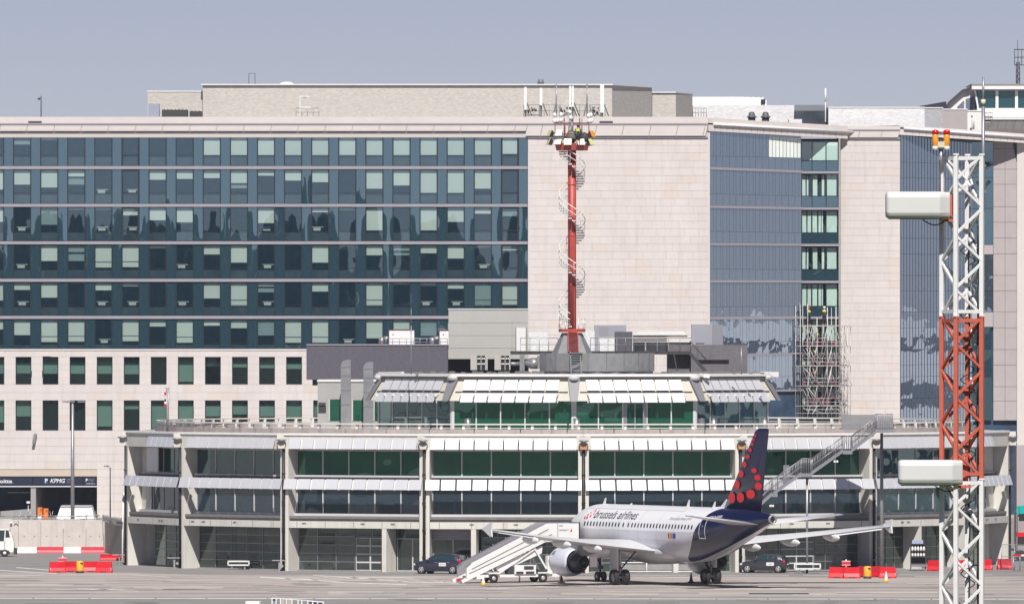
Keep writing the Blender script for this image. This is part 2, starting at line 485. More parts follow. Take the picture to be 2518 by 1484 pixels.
def text_mesh(s, size=1.0, shear=0.0, bold=0.0, spacing=1.0):
    """lettering as a flat mesh in the xy plane, origin at the start of the baseline"""
    cu = bpy.data.curves.new('lettering', 'FONT')
    cu.body = s; cu.size = size; cu.shear = shear; cu.offset = bold; cu.space_character = spacing
    cu.resolution_u = 3
    o = bpy.data.objects.new('lettering', cu)
    COL.objects.link(o)
    dg = bpy.context.evaluated_depsgraph_get()
    me = bpy.data.meshes.new_from_object(o.evaluated_get(dg))
    bpy.data.objects.remove(o); bpy.data.curves.remove(cu)
    vs = [tuple(v.co) for v in me.vertices]; fs = [tuple(p.vertices) for p in me.polygons]
    bpy.data.meshes.remove(me)
    return vs, fs


def strokes(x, y, z, w, h, n, seed=1):
    """small print too small to read: a row of short upright marks, facing -y"""
    q = random.Random(seed); b = MB(); d = w / n
    for i in range(n):
        if q.random() < .12: continue
        b.box(x + d * i, x + d * (i + q.uniform(.5, .8)), y, y + .006, z, z + h * q.uniform(.6, 1))
    return b


def sign_text(s, height, x, y, z, width=None, shear=0.0, bold=0.0, m=None, name='lettering'):
    """lettering on a wall that faces -y; x, z: lower left corner; 3 mm thick"""
    vs, fs = text_mesh(s, 1.0, shear, bold)
    x0 = min(v[0] for v in vs); x1 = max(v[0] for v in vs); h1 = max(v[1] for v in vs)
    k = height / h1
    kx = k if width is None else width / (x1 - x0)
    b = MB(); b.add([((v[0] - x0) * kx + x, y, v[1] * k + z) for v in vs], fs)
    return b.mesh(name, m or M['letter'], recalc=False)


# pane meshes with a slight pillow, unit size (x 0..1, z 0..1), facing -y
def pillow(name, mt, amp, nx=4, nz=5):
    b = MB(); vs = []; fs = []
    for j in range(nz + 1):
        for i in range(nx + 1):
            x, z = i / nx, j / nz
            vs.append((x, amp * math.sin(math.pi * x) * math.sin(math.pi * z), z))
    for j in range(nz):
        for i in range(nx):
            a = j * (nx + 1) + i
            fs.append((a, a + 1, a + nx + 2, a + nx + 1))
    b.add(vs, fs, 0, True)
    return b.mesh(name, mt, recalc=False)


UB = {}
def ubox(mt):
    """unit box 0..1 in all axes, shared per material"""
    if mt.name not in UB:
        UB[mt.name] = MB().box(0, 1, 0, 1, 0, 1).mesh('unit_' + mt.name, mt)
    return UB[mt.name]


def pbox(name, par, x0, x1, y0, y1, z0, z1, mt, **kw):
    return part(name, ubox(mt), par, Matrix.Translation((x0, y0, z0)) @ Matrix.Diagonal((x1 - x0, y1 - y0, z1 - z0, 1)), **kw)


# ------------------------------------------------------------------ ground
def sheet(name, x0, x1, y0, y1, z, mt):
    b = MB(); b.add([(x0, y0, z), (x1, y0, z), (x1, y1, z), (x0, y1, z)], [(0, 1, 2, 3)])
    return solo(name, b.mesh(name, mt, recalc=False), kind='structure')


sheet('ground', -2400, 2400, -800, 2400, -0.02, M['grass'])
sheet('runway', -2390, 2390, 430, 700, -0.014, M['runway'])
sheet('taxiway', -2390, 2390, 720, gy(1467), -0.008, M['asphalt'])
sheet('apron', -2390, 2390, gy(1467), 1600, -0.004, M['apron'])
# darker asphalt lane that runs in front of the pier building, a polygon between picture rows
b = MB()
b.add([(-200, gy(1403), 0), (-30, gy(1406), 0), (-24, gy(1412), 0), (60, gy(1421), 0), (80, gy(1412), 0), (80, 1139, 0), (-200, 1139, 0)], [(0, 1, 2, 3, 4, 5, 6)])
solo('service_road', b.mesh('service_road', M['asphalt'], recalc=False), kind='structure')


def stripe(name, pts, w, mt=None, z=0.004):
    """painted line through picture points (px, py) laid on the ground, w = half width in metres along y"""
    b = MB(); mt = mt or M['line']
    g = [(wx(px, gy(py)), gy(py)) for px, py in pts]
    for (xa, ya), (xb, yb) in zip(g[:-1], g[1:]):
        b.add([(xa, ya - w, z), (xb, yb - w, z), (xb, yb + w, z), (xa, ya + w, z)], [(0, 1, 2, 3)])
    return solo(name, b.mesh(name, mt, recalc=False), kind='structure')


x = -30
k = 0
while x < 2560:
    w = 110 + 60 * ((k * 37) % 5) / 5
    stripe('road_marking', [(x, 1469.5 + 2.2 * x / 2518), (x + w, 1469.5 + 2.2 * (x + w) / 2518)], 1.0)
    x += w + 4; k += 1
stripe('road_marking', [(0, 1401), (140, 1409)], 0.9)
stripe('road_marking', [(40, 1394), (130, 1401)], 0.9)
stripe('road_marking', [(0, 1414.5), (60, 1415), (110, 1411.5)], 0.7)
stripe('road_marking', [(150, 1412), (300, 1410), (420, 1418)], 0.5)
stripe('road_marking', [(190, 1446), (260, 1448), (340, 1452)], 0.6)
stripe('road_marking', [(275, 1442), (420, 1440), (500, 1441)], 0.5)
stripe('road_marking', [(640, 1418), (760, 1424), (845, 1431), (1000, 1436)], 1.1)
for i in range(9):
    stripe('road_marking', [(640 + i * 52, 1416 + i * 0.9), (700 + i * 50, 1420 + i * 1.4), (640 + i * 52 + 90, 1425 + i * 0.7)], 0.45)
stripe('road_marking', [(770, 1413), (870, 1419), (1010, 1430), (1130, 1433)], 0.8)
stripe('road_marking', [(830, 1419.5), (940, 1418.5), (1015, 1419.5)], 0.8)
stripe('road_marking', [(300, 1440), (560, 1437), (690, 1439)], 0.5, M['line_pink'])
stripe('road_marking', [(430, 1447), (580, 1445), (640, 1446)], 0.5, M['line_pink'])
for x0, x1, y in ((1540, 1690, 1412.5), (1760, 1940, 1414), (1975, 2060, 1413), (2210, 2440, 1411.5), (2250, 2330, 1416), (1600, 1720, 1418), (2330, 2518, 1417), (1950, 2020, 1461), (1480, 1690, 1452), (1100, 1250, 1445), (2230, 2420, 1433), (130, 330, 1447.5)):
    stripe('road_marking', [(x0, y), ((x0 + x1) / 2, y + 0.5), (x1, y)], 0.45)
# expansion joints of the concrete apron
for y in (1442, 1449.5, 1457):
    stripe('apron_joint', [(-60, y), (2600, y + 1.5)], 0.28, M['asphalt'], 0.002)


# rubber marks, oil stains and slab patches on the apron
qs = random.Random(31)
M['stain'] = mat('oil_stain', (0.21, 0.195, 0.185), .8, var=.3, scale=1.5)
M['patch'] = mat('newer_concrete', (0.50, 0.45, 0.42), .9, var=.06, scale=1)
for i in range(46):
    px, py = qs.uniform(0, 2518), qs.choice((qs.uniform(1424, 1440), qs.uniform(1440, 1466), qs.uniform(1470, 1483)))
    Y = gy(py); x = wx(px, Y); n = 12; r = qs.uniform(.25, .9); rx = r * qs.uniform(1, 3.5)
    b = MB(); b.add([(x + rx * math.cos(2 * math.pi * k / n) * qs.uniform(.7, 1.2), Y + r * math.sin(2 * math.pi * k / n) * qs.uniform(.7, 1.2), .006) for k in range(n)], [tuple(range(n))])
    solo('oil_stain', b.mesh('oil_stain', M['stain'], recalc=False), kind='structure')
for i in range(16):
    px, py = qs.uniform(-50, 2500), qs.uniform(1428, 1464); l = qs.uniform(120, 420)
    stripe('tyre_mark', [(px, py), (px + l * .5, py + qs.uniform(-.6, .6)), (px + l, py + qs.uniform(-1.5, 1.5))], qs.uniform(.12, .3), M['stain'], .0055)
for i in range(10):
    px, py = qs.uniform(0, 2400), qs.uniform(1438, 1462); Y = gy(py); x = wx(px, Y); w = qs.uniform(4, 9)
    b = MB(); b.add([(x, Y, .0015), (x + w, Y, .0015), (x + w, Y + 5, .0015), (x, Y + 5, .0015)], [(0, 1, 2, 3)])
    solo('apron_slab', b.mesh('apron_slab', M['patch'], recalc=False), kind='structure')


# far woods that the glass fronts mirror (behind the viewer and off to the side): one mass each
def woods(name, x0, x1, y0, y1, n, hmin, hmax, seed):
    rr = random.Random(seed); b = MB()
    for _ in range(n):
        x, y = rr.uniform(x0, x1), rr.uniform(y0, y1)
        h = rr.uniform(hmin, hmax); r = rr.uniform(5, 9)
        for q in range(3):
            z = h * (0.35 + 0.28 * q)
            b.ball((x + rr.uniform(-2, 2), y + rr.uniform(-2, 2), z), 1.0, 8, 5, (r * (1.05 - 0.25 * q), r * (1.05 - 0.25 * q), h * 0.22))
    solo(name, b.mesh(name, M['leaf'], recalc=False), 'far wood of dark leafy trees beyond the airfield', 'trees', kind='stuff')


b = MB()
for i in range(24):
    for j in range(5): b.v.append((-700 + 1400 * i / 23, -420 + 85 * j, 16 * math.sin(math.pi * j / 4) * (.85 + .15 * math.sin(i * 1.3))))
for i in range(23):
    for j in range(4): b.f.append([i * 5 + j, (i + 1) * 5 + j, (i + 1) * 5 + j + 1, i * 5 + j + 1]); b.m.append(0); b.sm.append(True)
solo('hill', b.mesh('hill', M['grass'], recalc=False), kind='structure')
woods('forest', -420, 420, -300, -190, 430, 27, 41, 3)
woods('forest', 700, 900, 500, 1700, 300, 8, 13, 4)
# ------------------------------------------------------------------ office building
YF = 1142.0
def ox(px): return wx(px, YF)
def oz(py): return wz(py, YF)

office = thing('office_building', 'long office block with blue glass storeys above pale stone walls', 'office building', (ox(620), YF + 15, 0))

ROWS = [(324, 407.5), (416.5, 500.5), (509, 592.5), (601, 684.5), (693, 775.5), (784, 857)]
BANDS = [(407.5, 416.5), (500.5, 509), (592.5, 601), (684.5, 693), (775.5, 784)]
XL, XR = ox(-70), ox(1297.5)
# massive inner core behind the rooms, roof and side walls
b = MB()
b.box(XL, XR, YF + 4.6, YF + 40, oz(857), oz(305))
b.box(XL, ox(1744), YF + 6, YF + 40, 0, oz(857) - 0.01)
part('inner_wall', b.mesh('inner_wall', M['core']), office)
pbox('roof', office, XL, ox(1744), YF + 0.9, YF + 40.2, oz(300), oz(290), M['concrete_grey'])
pbox('blank_wall', office, ox(1298.2), ox(1744), YF + 0.07, YF + 30, 0, oz(322), M['joint'])
pbox('side_wall', office, ox(1298.2), ox(1300.5), YF - 0.02, YF + 0.065, oz(857), oz(338), M['stone_flat'])
# floors
for k, (a, c) in enumerate(BANDS):
    pbox('floor_slab', office, XL, XR, YF + 0.12, YF + 4.59, oz(c), oz(a), M['slab'])
    pbox('spandrel_band', office, XL, XR - 0.01, YF - 0.1, YF + 0.1, oz(c - 0.6), oz(a + 0.6), M['band'])
pbox('floor_slab', office, XL, XR, YF + 0.12, YF + 4.59, oz(870), oz(857), M['slab'])
pbox('floor_slab', office, XL, XR, YF + 0.12, YF + 4.59, oz(323), oz(312), M['slab'])

BL = [
    [0, 30, 20, 6, 6, 9, 6, 0, 56, 56, 56, 57, 57, 57, 57, 57, 56, 56, 55, 53],  # short ones stand in for ceiling light strips and bright rooms
    [48, 36, 43, 16, 0, 0, 24, 22, 20, 32, 14, 26, 30, 0, 46, 38, 57, 57, 46, 0],
    [35, 0, 42, 6, 6, 19, 31, 36, 0, 0, 38, 0, 11, 7, 56, 0, 56, 35, 15, 21],
    [6, 0, 39, 17, 55, 54, 8, 0, 23, 43, 0, 0, 43, 0, 25, 14, 20, 33, 7, 13],
    [44, 18, 37, 2, 19, 9, 0, 0, 39, 57, 9, 0, 22, 0, 57, 5, 8, 15, 57, 57],
    [24, 38, 55, 54, 0, 53, 17, 57, 15, 21, 39, 57, 57, 0, 46, 40, 40, 30, 40, 40]]
DIM = {(1, 2): 36, (1, 8): 45, (1, 5): 0, (3, 3): 41, (2, 6): 40, (3, 2): 39, (4, 17): 15, (5, 9): 21, (5, 1): 40, (4, 6): 0, (2, 18): 15, (3, 14): 25, (4, 9): 24, (5, 15): 40, (2, 1): 22}
DIMMAIN = {(0, 0), (3, 2), (4, 17), (5, 9), (2, 18), (3, 14), (5, 15), (2, 1), (0, 2), (0, 5)}
DESK = {(1, 3): .25, (1, 4): .7, (2, 0): .45, (2, 3): .3, (3, 0): .35, (3, 6): .1, (4, 3): .3, (4, 4): .75, (4, 6): .2, (5, 3): .6, (3, 9): .7, (4, 9): .7, (4, 15): .2, (4, 16): .6, (2, 11): .1, (2, 9): .6, (4, 0): .5, (5, 12): .6, (2, 4): .8, (3, 17): .6}
panes = [pillow('office_pane', M['pane'], a) for a in (0.0006, -0.0007, 0.0011)]
piers = [pillow('pier_pane', M['pier'], a) for a in (0.0005, -0.0006, 0.0009)]
rr = random.Random(5)
WL0, PIT, WW = 33 / 1.01668, 67.75 / 1.01668, 43.8
fb = {}
STOREY = ['top', 'fifth', 'fourth', 'third', 'second', 'lowest']
ORD = ['first', 'second', 'third', 'fourth', 'fifth', 'sixth', 'seventh', 'eighth', 'ninth', 'tenth', 'eleventh', 'twelfth', 'thirteenth', 'fourteenth', 'fifteenth', 'sixteenth', 'seventeenth', 'eighteenth', 'nineteenth', 'twentieth']


def frame_mesh(w, h, tr, thick):
    """dark window frame of size w x h (m) with a transom at height tr; origin lower left, faces -y"""
    key = (round(w, 2), round(h, 2), round(tr, 2), thick)
    if key in fb: return fb[key]
    t = 0.16 if thick else 0.085
    b = MB()
    b.box(0, t, -0.04, 0.12, 0, h); b.box(w - t, w, -0.04, 0.12, 0, h)
    b.box(t, w - t, -0.02, 0.11, h - (t if thick else 0.04), h); b.box(t, w - t, -0.02, 0.11, 0, 0.04)
    tt = 0.1 if thick else 0.035
    if tr > 0: b.box(t, w - t, -0.025, 0.1, tr - tt / 2, tr + tt / 2)
    fb[key] = b.mesh('window_frame', M['frame'])
    return fb[key]


for r, (y0, y1) in enumerate(ROWS):
    zt, zb = oz(y0), oz(y1)
    h = zt - zb
    tr = h * (0.31 if r < 5 else 0.2)
    for i in range(20):
        k = i - 1
        x0 = ox(WL0 + PIT * k); w = WW / F * YF
        thick = (k in (4, 18)) and not (k == 4 and r > 2)
        win = part('window', frame_mesh(w, h, tr, thick), office, Matrix.Translation((x0, YF, zb)))
        part('pane', rr.choice(panes), win, TR(x0 + 0.03, YF + 0.05, zb + 0.02, rr.gauss(0, 0.0005), (w - 0.06, 1, h - 0.04), rx=rr.gauss(0, 0.0007)))
        pbox('sill_panel', win, x0 + 0.05, x0 + w - 0.05, YF + 0.14, YF + 0.3, zb + 0.03, zb + tr - 0.05, M['frame'] if thick else M['tnavy'])
        L = BL[r][i]
        D = DIM.get((r, k), 0)
        mm = h - 0.06
        if L:
            lm = min(L / F * YF, mm)
            mt = M['blind_dim'] if (r, k) in DIMMAIN else M['blind']
            top = zt - (0.1 if not (r == 0 and L > 30) else 0.42)
            pbox('blind', win, x0 + 0.1, x0 + w - 0.1, YF + 0.22 + 0.02 * rr.random(), YF + 0.26, zt - 0.05 - lm, top, mt)
            if r == 0 and L > 30:
                pbox('blind', win, x0 + 0.1, x0 + w - 0.1, YF + 0.32, YF + 0.345, zt - 0.40, zt - 0.22, M['blind_dim'])
            if L > 50 and r > 2:  # bottom bar of a long blind
                pbox('blind_bar', win, x0 + 0.1, x0 + w - 0.1, YF + 0.19, YF + 0.215, zt - 0.05 - lm * 0.76, zt - 0.01 - lm * 0.76, M['frame'])
        if D > L:
            pbox('blind', win, x0 + 0.1, x0 + w - 0.1, YF + 0.42, YF + 0.45, zt - 0.05 - D / F * YF, zt - 0.06, M['blind_dim'])
        # spandrel pane between this window and the next
        px0 = WL0 + PIT * k + WW
        xa, xb = ox(px0), ox(min(px0 + PIT - WW, 1297.5))
        part('glass_pier', rr.choice(piers), office, TR(xa + 0.015, YF + 0.03, zb + 0.01, rr.gauss(0, 0.0005), (xb - xa - 0.03, 1, h - 0.02), rx=rr.gauss(0, 0.0007)))
        if (r, k) in DESK:
            dx = x0 + 0.12 + DESK[(r, k)] * (w - 1.0); dz = zb + tr - 0.03
            b = MB(); b.box(dx, dx + 0.72, YF + 0.75, YF + 1.3, dz, dz + 0.34); b.box(dx - 0.15, dx + 1.0, YF + 0.7, YF + 1.5, dz + 0.35, dz + 0.41)
            b.box(dx, dx + 0.72, YF + 0.75, YF + 1.3, zb, dz - 0.02)
            solo('desk', b.mesh('desk', M['white']), 'white desk behind the %s glass storey, %s window from the stone corner' % (STOREY[r], ORD[19 - i]), 'desk', 'desks behind the office windows')

# lower stone storeys with punched windows
holes = []
LOW_A = [(0, 62, 128), (62, 62, 130)]
rowsL = [(sd(891.5), sd(960.5), list(range(-1, 11))), (sd(1000), sd(1075.5), list(range(-1, 12)))]
lw = [pillow('lower_pane', M['lowpane'], a) for a in (0.003, -0.004)]
GB = {0: [(20, 42), (20, 41), (20, 42), (21, 42), (22, 42), (20, 43), (0, 0), (20, 62), (22, 22), (18, 26), (20, 28), (18, 30)],
      1: [(0, 55), (0, 40), (0, 0), (0, 0), (0, 65), (12, 22), (12, 70), (0, 70), (14, 40), (12, 35), (14, 40), (0, 45), (0, 40)]}
for rI, (y0, y1, ks) in enumerate(rowsL):
    zt, zb = oz(y0), oz(y1); h = zt - zb
    for j, k in enumerate(ks):
        xa = ox((39 + 67.65 * k) / 1.01668); w = 38.6 / F * YF
        holes.append((xa, xa + w, zb, zt))
        win = part('lower_window', frame_mesh(w, h, 0, False), office, Matrix.Translation((xa, YF + 0.34, zb)))
        part('pane', rr.choice(lw), win, TR(xa + 0.03, YF + 0.36, zb + 0.02, rr.gauss(0, 0.001), (w - 0.06, 1, h - 0.04), rx=rr.gauss(0, 0.0015)))
        b = MB()
        b.box(xa - 0.06, xa - 0.005, YF + 0.0, YF + 0.34, zb - 0.05, zt + 0.05); b.box(xa + w + 0.005, xa + w + 0.06, YF, YF + 0.34, zb - 0.05, zt + 0.05)
        b.box(xa - 0.004, xa + w + 0.004, YF, YF + 0.34, zt + 0.005, zt + 0.06); b.box(xa - 0.004, xa + w + 0.004, YF - 0.01, YF + 0.34, zb - 0.06, zb - 0.005)
        part('reveal', b.mesh('reveal', M['stone_flat']), win)
        a, c = GB[rI][j]
        sc = 0.985 / F * YF
        if c:
            pbox('blind', win, xa + 0.08, xa + w - 0.08, YF + 0.5, YF + 0.53, zt - c * sc, zt - a * sc - 0.02, M['blind_green'])
        if a:
            pbox('upper_blind', win, xa + 0.08, xa + w - 0.08, YF + 0.55, YF + 0.58, zt - a * sc, zt - 0.04, M['tnavy'])
GX0, GX1, GZ1 = ox(-70), ox(238.5), oz(1171)
holes.append((GX0, GX1, 0, oz(1153)))
# backing behind the lower stones: strips around the openings
b = MB()
zl = [0] + sorted({round(v, 4) for hh in holes for v in hh[2:4]} - {0}) + [oz(857)]
for z0, z1 in zip(zl[:-1], zl[1:]):
    zm = (z0 + z1) / 2
    cuts = sorted([(hh[0], hh[1]) for hh in holes if hh[2] < zm < hh[3]])
    x = ox(-70)
    for a, c in cuts:
        if a - x > 0.13: b.box(x + 0.065, a - 0.065, YF + 0.06, YF + 0.33, z0, z1)
        x = max(x, c)
    b.box(x + 0.065, ox(1298), YF + 0.06, YF + 0.33, z0, z1)
part('backing_wall', b.mesh('backing_wall', M['joint']), office)


def stones(X0, X1, Z0, Z1, course, length, holes=(), seed=1, gap=0.015):
    q = random.Random(seed)
    hz = sorted({v for hh in holes for v in (hh[2], hh[3]) if Z0 < v < Z1})
    rows = [Z0]; z = Z0
    lines = hz + [Z1]
    for tgt in lines:
        n = max(1, round((tgt - z) / course))
        for i in range(1, n + 1): rows.append(z + (tgt - z) * i / n)
        z = tgt
    out = []
    for z0, z1 in zip(rows[:-1], rows[1:]):
        zm = (z0 + z1) / 2
        cuts = sorted([(hh[0], hh[1]) for hh in holes if hh[2] < zm < hh[3]])
        segs = []; x = X0
        for a, c in cuts:
            if a > x: segs.append((x, min(a, X1)))
            x = max(x, c)
        if x < X1: segs.append((x, X1))
        for a, c in segs:
            x = a; first = True
            while x < c - 1e-6:
                w = length * q.uniform(0.85, 1.15) * (q.choice((0.5, 0.75, 1)) if first and c - a > length * 1.5 else 1)
                first = False
                e = x + w
                if c - e < 0.4 * length: e = c
                e = min(e, c)
                out.append((x + gap / 2, e - gap / 2, z0 + gap / 2, z1 - gap / 2, q.uniform(0, 0.008)))
                x = e
    return out


def lay(st, Y, par, budget):
    """the first `budget` stones as parts, the others joined in one part"""
    for i, (a, c, z0, z1, d) in enumerate(st[:budget]):
        pbox('cladding_stone', par, a, c, Y - d, Y + 0.055, z0, z1, M['stone'])
    if st[budget:]:
        b = MB()
        for a, c, z0, z1, d in st[budget:]: b.box(a, c, Y - d, Y + 0.055, z0, z1)
        me = bpy.data.meshes.new('cladding_stone'); me.from_pydata(b.v, [], b.f); me.materials.append(M['stone'])
        part('cladding_stone', me, par, kind='stuff')


st_blank = stones(ox(1300.6), ox(1743.5), oz(1010), oz(338.5), 0.75, 1.36, seed=3)
st_blank.sort(key=lambda s: -s[3])
st_low = stones(ox(-70), ox(800), 0, oz(857.5), 0.78, 1.5, holes, seed=4)
lay(st_blank + st_low, YF, office, 300)
# pale ledge under the glass storeys
pbox('coping', office, ox(-70), ox(756), YF - 0.06, YF - 0.012, oz(861), oz(857.3), M['stone_flat'])
# cornice: flat parapet, gutter rail, leaning panels
pbox('parapet', office, ox(-70), ox(1741), YF - 0.3, YF + 0.88, oz(303), oz(287.5), M['stone_flat'])
pbox('gutter_rail', office, ox(-70), ox(1741), YF - 0.36, YF - 0.31, oz(307), oz(303), M['band'])
pbox('soffit', office, ox(-70), ox(1741), YF - 0.05, YF + 0.85, oz(338), oz(307.2), M['joint'])
nj = 27
for i in range(-2, nj):
    for lo, hi, yb in ((-70, 1297, 322), (1297, 1741, 334)):
        a = 2 + i * 66.64; c = a + 66.64
        a2, c2 = max(a, lo), min(c, hi)
        if c2 - a2 < 2: continue
        sh = 3.4 * (yb - 307) / 15
        g = 0.5
        b = MB()
        y0, y1 = YF - 0.30, YF - 0.29
        q = [(ox(a2 + g - (0 if a2 > a else 0)), y0, oz(307.4)), (ox(c2 - g), y0, oz(307.4)), (ox(c2 - g - sh), y1, oz(yb)), (ox(a2 + g - sh), y1, oz(yb))]
        b.hexa([q[3], q[2], (q[2][0], q[2][1] + .04, q[2][2]), (q[3][0], q[3][1] + .04, q[3][2]), q[0], q[1], (q[1][0], q[1][1] + .04, q[1][2]), (q[0][0], q[0][1] + .04, q[0][2])])
        part('cornice_panel', b.mesh('cornice_panel', M['stone_flat']), office)
pbox('shadow_strip', office, ox(1299), ox(1741), YF - 0.16, YF - 0.055, oz(339), oz(335), M['band'])  # grey strip paints in the shadow line under the cornice
for xa in (70, 1474):
    b = MB(); b.box(ox(xa), ox(xa + 33), YF - 0.34, YF - 0.305, oz(302.5), oz(301)); b.box(ox(xa), ox(xa + 33), YF - 0.34, YF - 0.305, oz(299.5), oz(298))
    part('vent_slot', b.mesh('vent_slot', M['black']), office)

# garage front with tenants' signs
pbox('lintel', office, ox(-70), GX1, YF - 0.03, YF + 0.3, oz(1170), oz(1154), M['lintel'])
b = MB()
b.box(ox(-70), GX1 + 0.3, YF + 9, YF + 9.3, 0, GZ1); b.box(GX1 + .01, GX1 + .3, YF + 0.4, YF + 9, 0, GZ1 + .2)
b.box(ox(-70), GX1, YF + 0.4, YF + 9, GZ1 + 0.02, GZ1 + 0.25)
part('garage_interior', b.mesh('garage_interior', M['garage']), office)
b = MB()
b.add([(ox(88), YF + 0.5, 0), (ox(113), YF + 8.9, 0), (ox(113), YF + 8.9, GZ1 - 1), (ox(88), YF + 0.5, GZ1 - 1), (ox(88) - .15, YF + 0.5, 0), (ox(113) - .15, YF + 8.9, 0), (ox(113) - .15, YF + 8.9, GZ1 - 1), (ox(88) - .15, YF + 0.5, GZ1 - 1)], [(0, 1, 2, 3), (7, 6, 5, 4), (3, 2, 6, 7), (0, 3, 7, 4)])
part('ramp_wall', b.mesh('ramp_wall', M['garage_wall']), office)
b = MB(); b.box(ox(75.5), ox(88), YF + 0.1, YF + 0.9, 0, oz(1196.5))
part('pillar', b.mesh('pillar', M['concrete_grey']), office)
for i, (a, c) in enumerate(((-70, 80), (81.5, 203.5), (205, 238.3))):
    sg = pbox('sign_panel', office, ox(a), ox(c), YF + 0.02, YF + 0.2, oz(1193.5), oz(1171.5), M['signblue'])
    if i == 0:
        part('lettering', sign_text('Deloitte', oz(1177) - oz(1186.5), ox(-22), YF + 0.012, oz(1186.5), ox(29.5) - ox(-22), bold=0.02), sg)
        b = MB(); b.tube((ox(31.2), YF + .012, oz(1185.8)), (ox(31.2), YF + .018, oz(1185.8)), 0.035, 8)
        part('dot', b.mesh('dot', mat('green_dot', (0.3, 0.5, 0.15), 0.5)), sg)
    elif i == 1:
        pbox('parking_panel', sg, ox(108.5), ox(117.5), YF + 0.01, YF + 0.019, oz(1188), oz(1175), mat('parking_blue', (0.03, 0.06, 0.22), 0.5))
        part('lettering', sign_text('P', oz(1175.6) - oz(1185.5), ox(110.6), YF + 0.004, oz(1185.5), bold=0.03), sg)
        part('lettering', sign_text('KPMG', oz(1175.8) - oz(1185.8), ox(123.5), YF + 0.012, oz(1185.8), ox(160.5) - ox(123.5), shear=0.25, bold=0.02), sg)
        for q in range(4):
            part('small_print', strokes(ox(164.5), YF + 0.012, oz(1178 + q * 3.1), .42 - .06 * q, .06, 9 - q, q).mesh('small_print', M['band']), sg)
    else:
        part('lettering', sign_text('P', oz(1175.5) - oz(1183), ox(211), YF + 0.012, oz(1183), bold=0.02), sg)
        for q in range(3):
            part('small_print', strokes(ox(218), YF + 0.012, oz(1177.4 + q * 3.2), .62 - .08 * q, .07, 11 - q, q + 5).mesh('small_print', M['band']), sg)
        part('small_print', strokes(ox(211.5), YF + 0.012, oz(1189), .9, .08, 16, 9).mesh('small_print', M['letter']), sg)
pbox('sign_edge', office, ox(-70), GX1, YF - 0.02, YF + 0.3, oz(1196.2), oz(1194), M['white'])
b = MB(); b.box(ox(14), ox(67), YF + 5, YF + 5.1, oz(1212.5), oz(1211.2))
part('strip_light', b.mesh('strip_light', M['white']), office)

# --------------------------------------------------------- glazed recesses of the same block


A1 = Vector((ox(1745), YF)); B1 = Vector((wx(1970.5, 1150.2), 1150.2))
S1 = [(322, 335.6), (410.3, 419), (416.6, 424.9), (505.2, 509), (511, 515), (597.3, 599), (602.5, 604), (688, 688.7), (694, 694), (778.3, 776.6), (785, 783.4), (871, 866), (876.7, 870.4), (961, 956), (964.6, 961), (1060, 1052)]
TRS = [(383.3, 389), (475.8, 482.4), (568, 573), (661, 663), (754, 752.6), (842, 838), (930, 924)]


def onA(t, yp):
    p = A1.lerp(B1, t); z = wz(yp[0], A1.y) * (1 - t) + wz(yp[1], B1.y) * t
    return (p.x, p.y, z)


nrm1 = Vector(((B1 - A1).y, -(B1 - A1).x)).normalized()
def slab_on(b, t0, t1, lo, hi, off0, off1, m=0):
    """box on the oblique front between parameters t0..t1 and picture lines lo (lower) and hi (upper)"""
    v = []
    for ln in (lo, hi):
        for t, o in ((t0, off1), (t1, off1), (t1, off0), (t0, off0)):
            x, y, z = onA(t, ln); v.append((x + nrm1.x * o, y + nrm1.y * o, z))
    b.hexa(v, m)


dk = MB(); slab_on(dk, 0, 1, (1270, 1262), (322, 335.6), -0.6, -0.12)
part('inner_wall', dk.mesh('inner_wall', M['core']), office)
NC = 14
for fI in range(7):
    top, bot = S1[2 * fI] if fI == 0 else S1[2 * fI], S1[2 * fI + 1]
    trn = TRS[fI]
    for c in range(NC):
        for (u0, u1) in ((0.0, 0.62), (0.62, 1.0)):
            t0, t1 = (c + u0) / NC + 0.0012, (c + u1) / NC - 0.0012
            for hi, lo, nm in ((top, trn, 'curtain_pane'), (trn, bot, 'curtain_panel')):
                if nm == 'curtain_panel' and u0 > 0: continue
                e1 = (c + 1) / NC - 0.0012 if nm == 'curtain_panel' else t1
                b = MB()
                k0 = rr.gauss(0, 0.0012); k1 = rr.gauss(0, 0.0012)
                p = [onA(t0, (lo[0] - .3, lo[1] - .3)), onA(e1, (lo[0] - .3, lo[1] - .3)), onA(e1, (hi[0] + .3, hi[1] + .3)), onA(t0, (hi[0] + .3, hi[1] + .3))]
                of = (0, k0, k1, 0)
                b.add([(q[0] + nrm1.x * o, q[1] + nrm1.y * o, q[2]) for q, o in zip(p, of)], [(0, 1, 2), (0, 2, 3)])
                light = nm == 'curtain_pane' and fI < 5 and ((c * 7 + fI * 3) % 5 == 0)
                part(nm, b.mesh(nm, M['oblique'], recalc=False), office)
for fI in range(1, 8):
    b = MB(); slab_on(b, 0, 1.005, S1[2 * fI], S1[2 * fI - 1], -0.1, 0.12)
    part('spandrel_band', b.mesh('spandrel_band', M['band']), office)
# white blinds behind the last bays of the top storey
b = MB()
for i in range(9): slab_on(b, 0.645 + i * 0.039, 0.645 + i * 0.039 + 0.033, (TRS[0][0] - 1, TRS[0][1] - 1), (327, 340.5), 0.004, 0.012)
part('blind', b.mesh('blind', M['blind']), office)

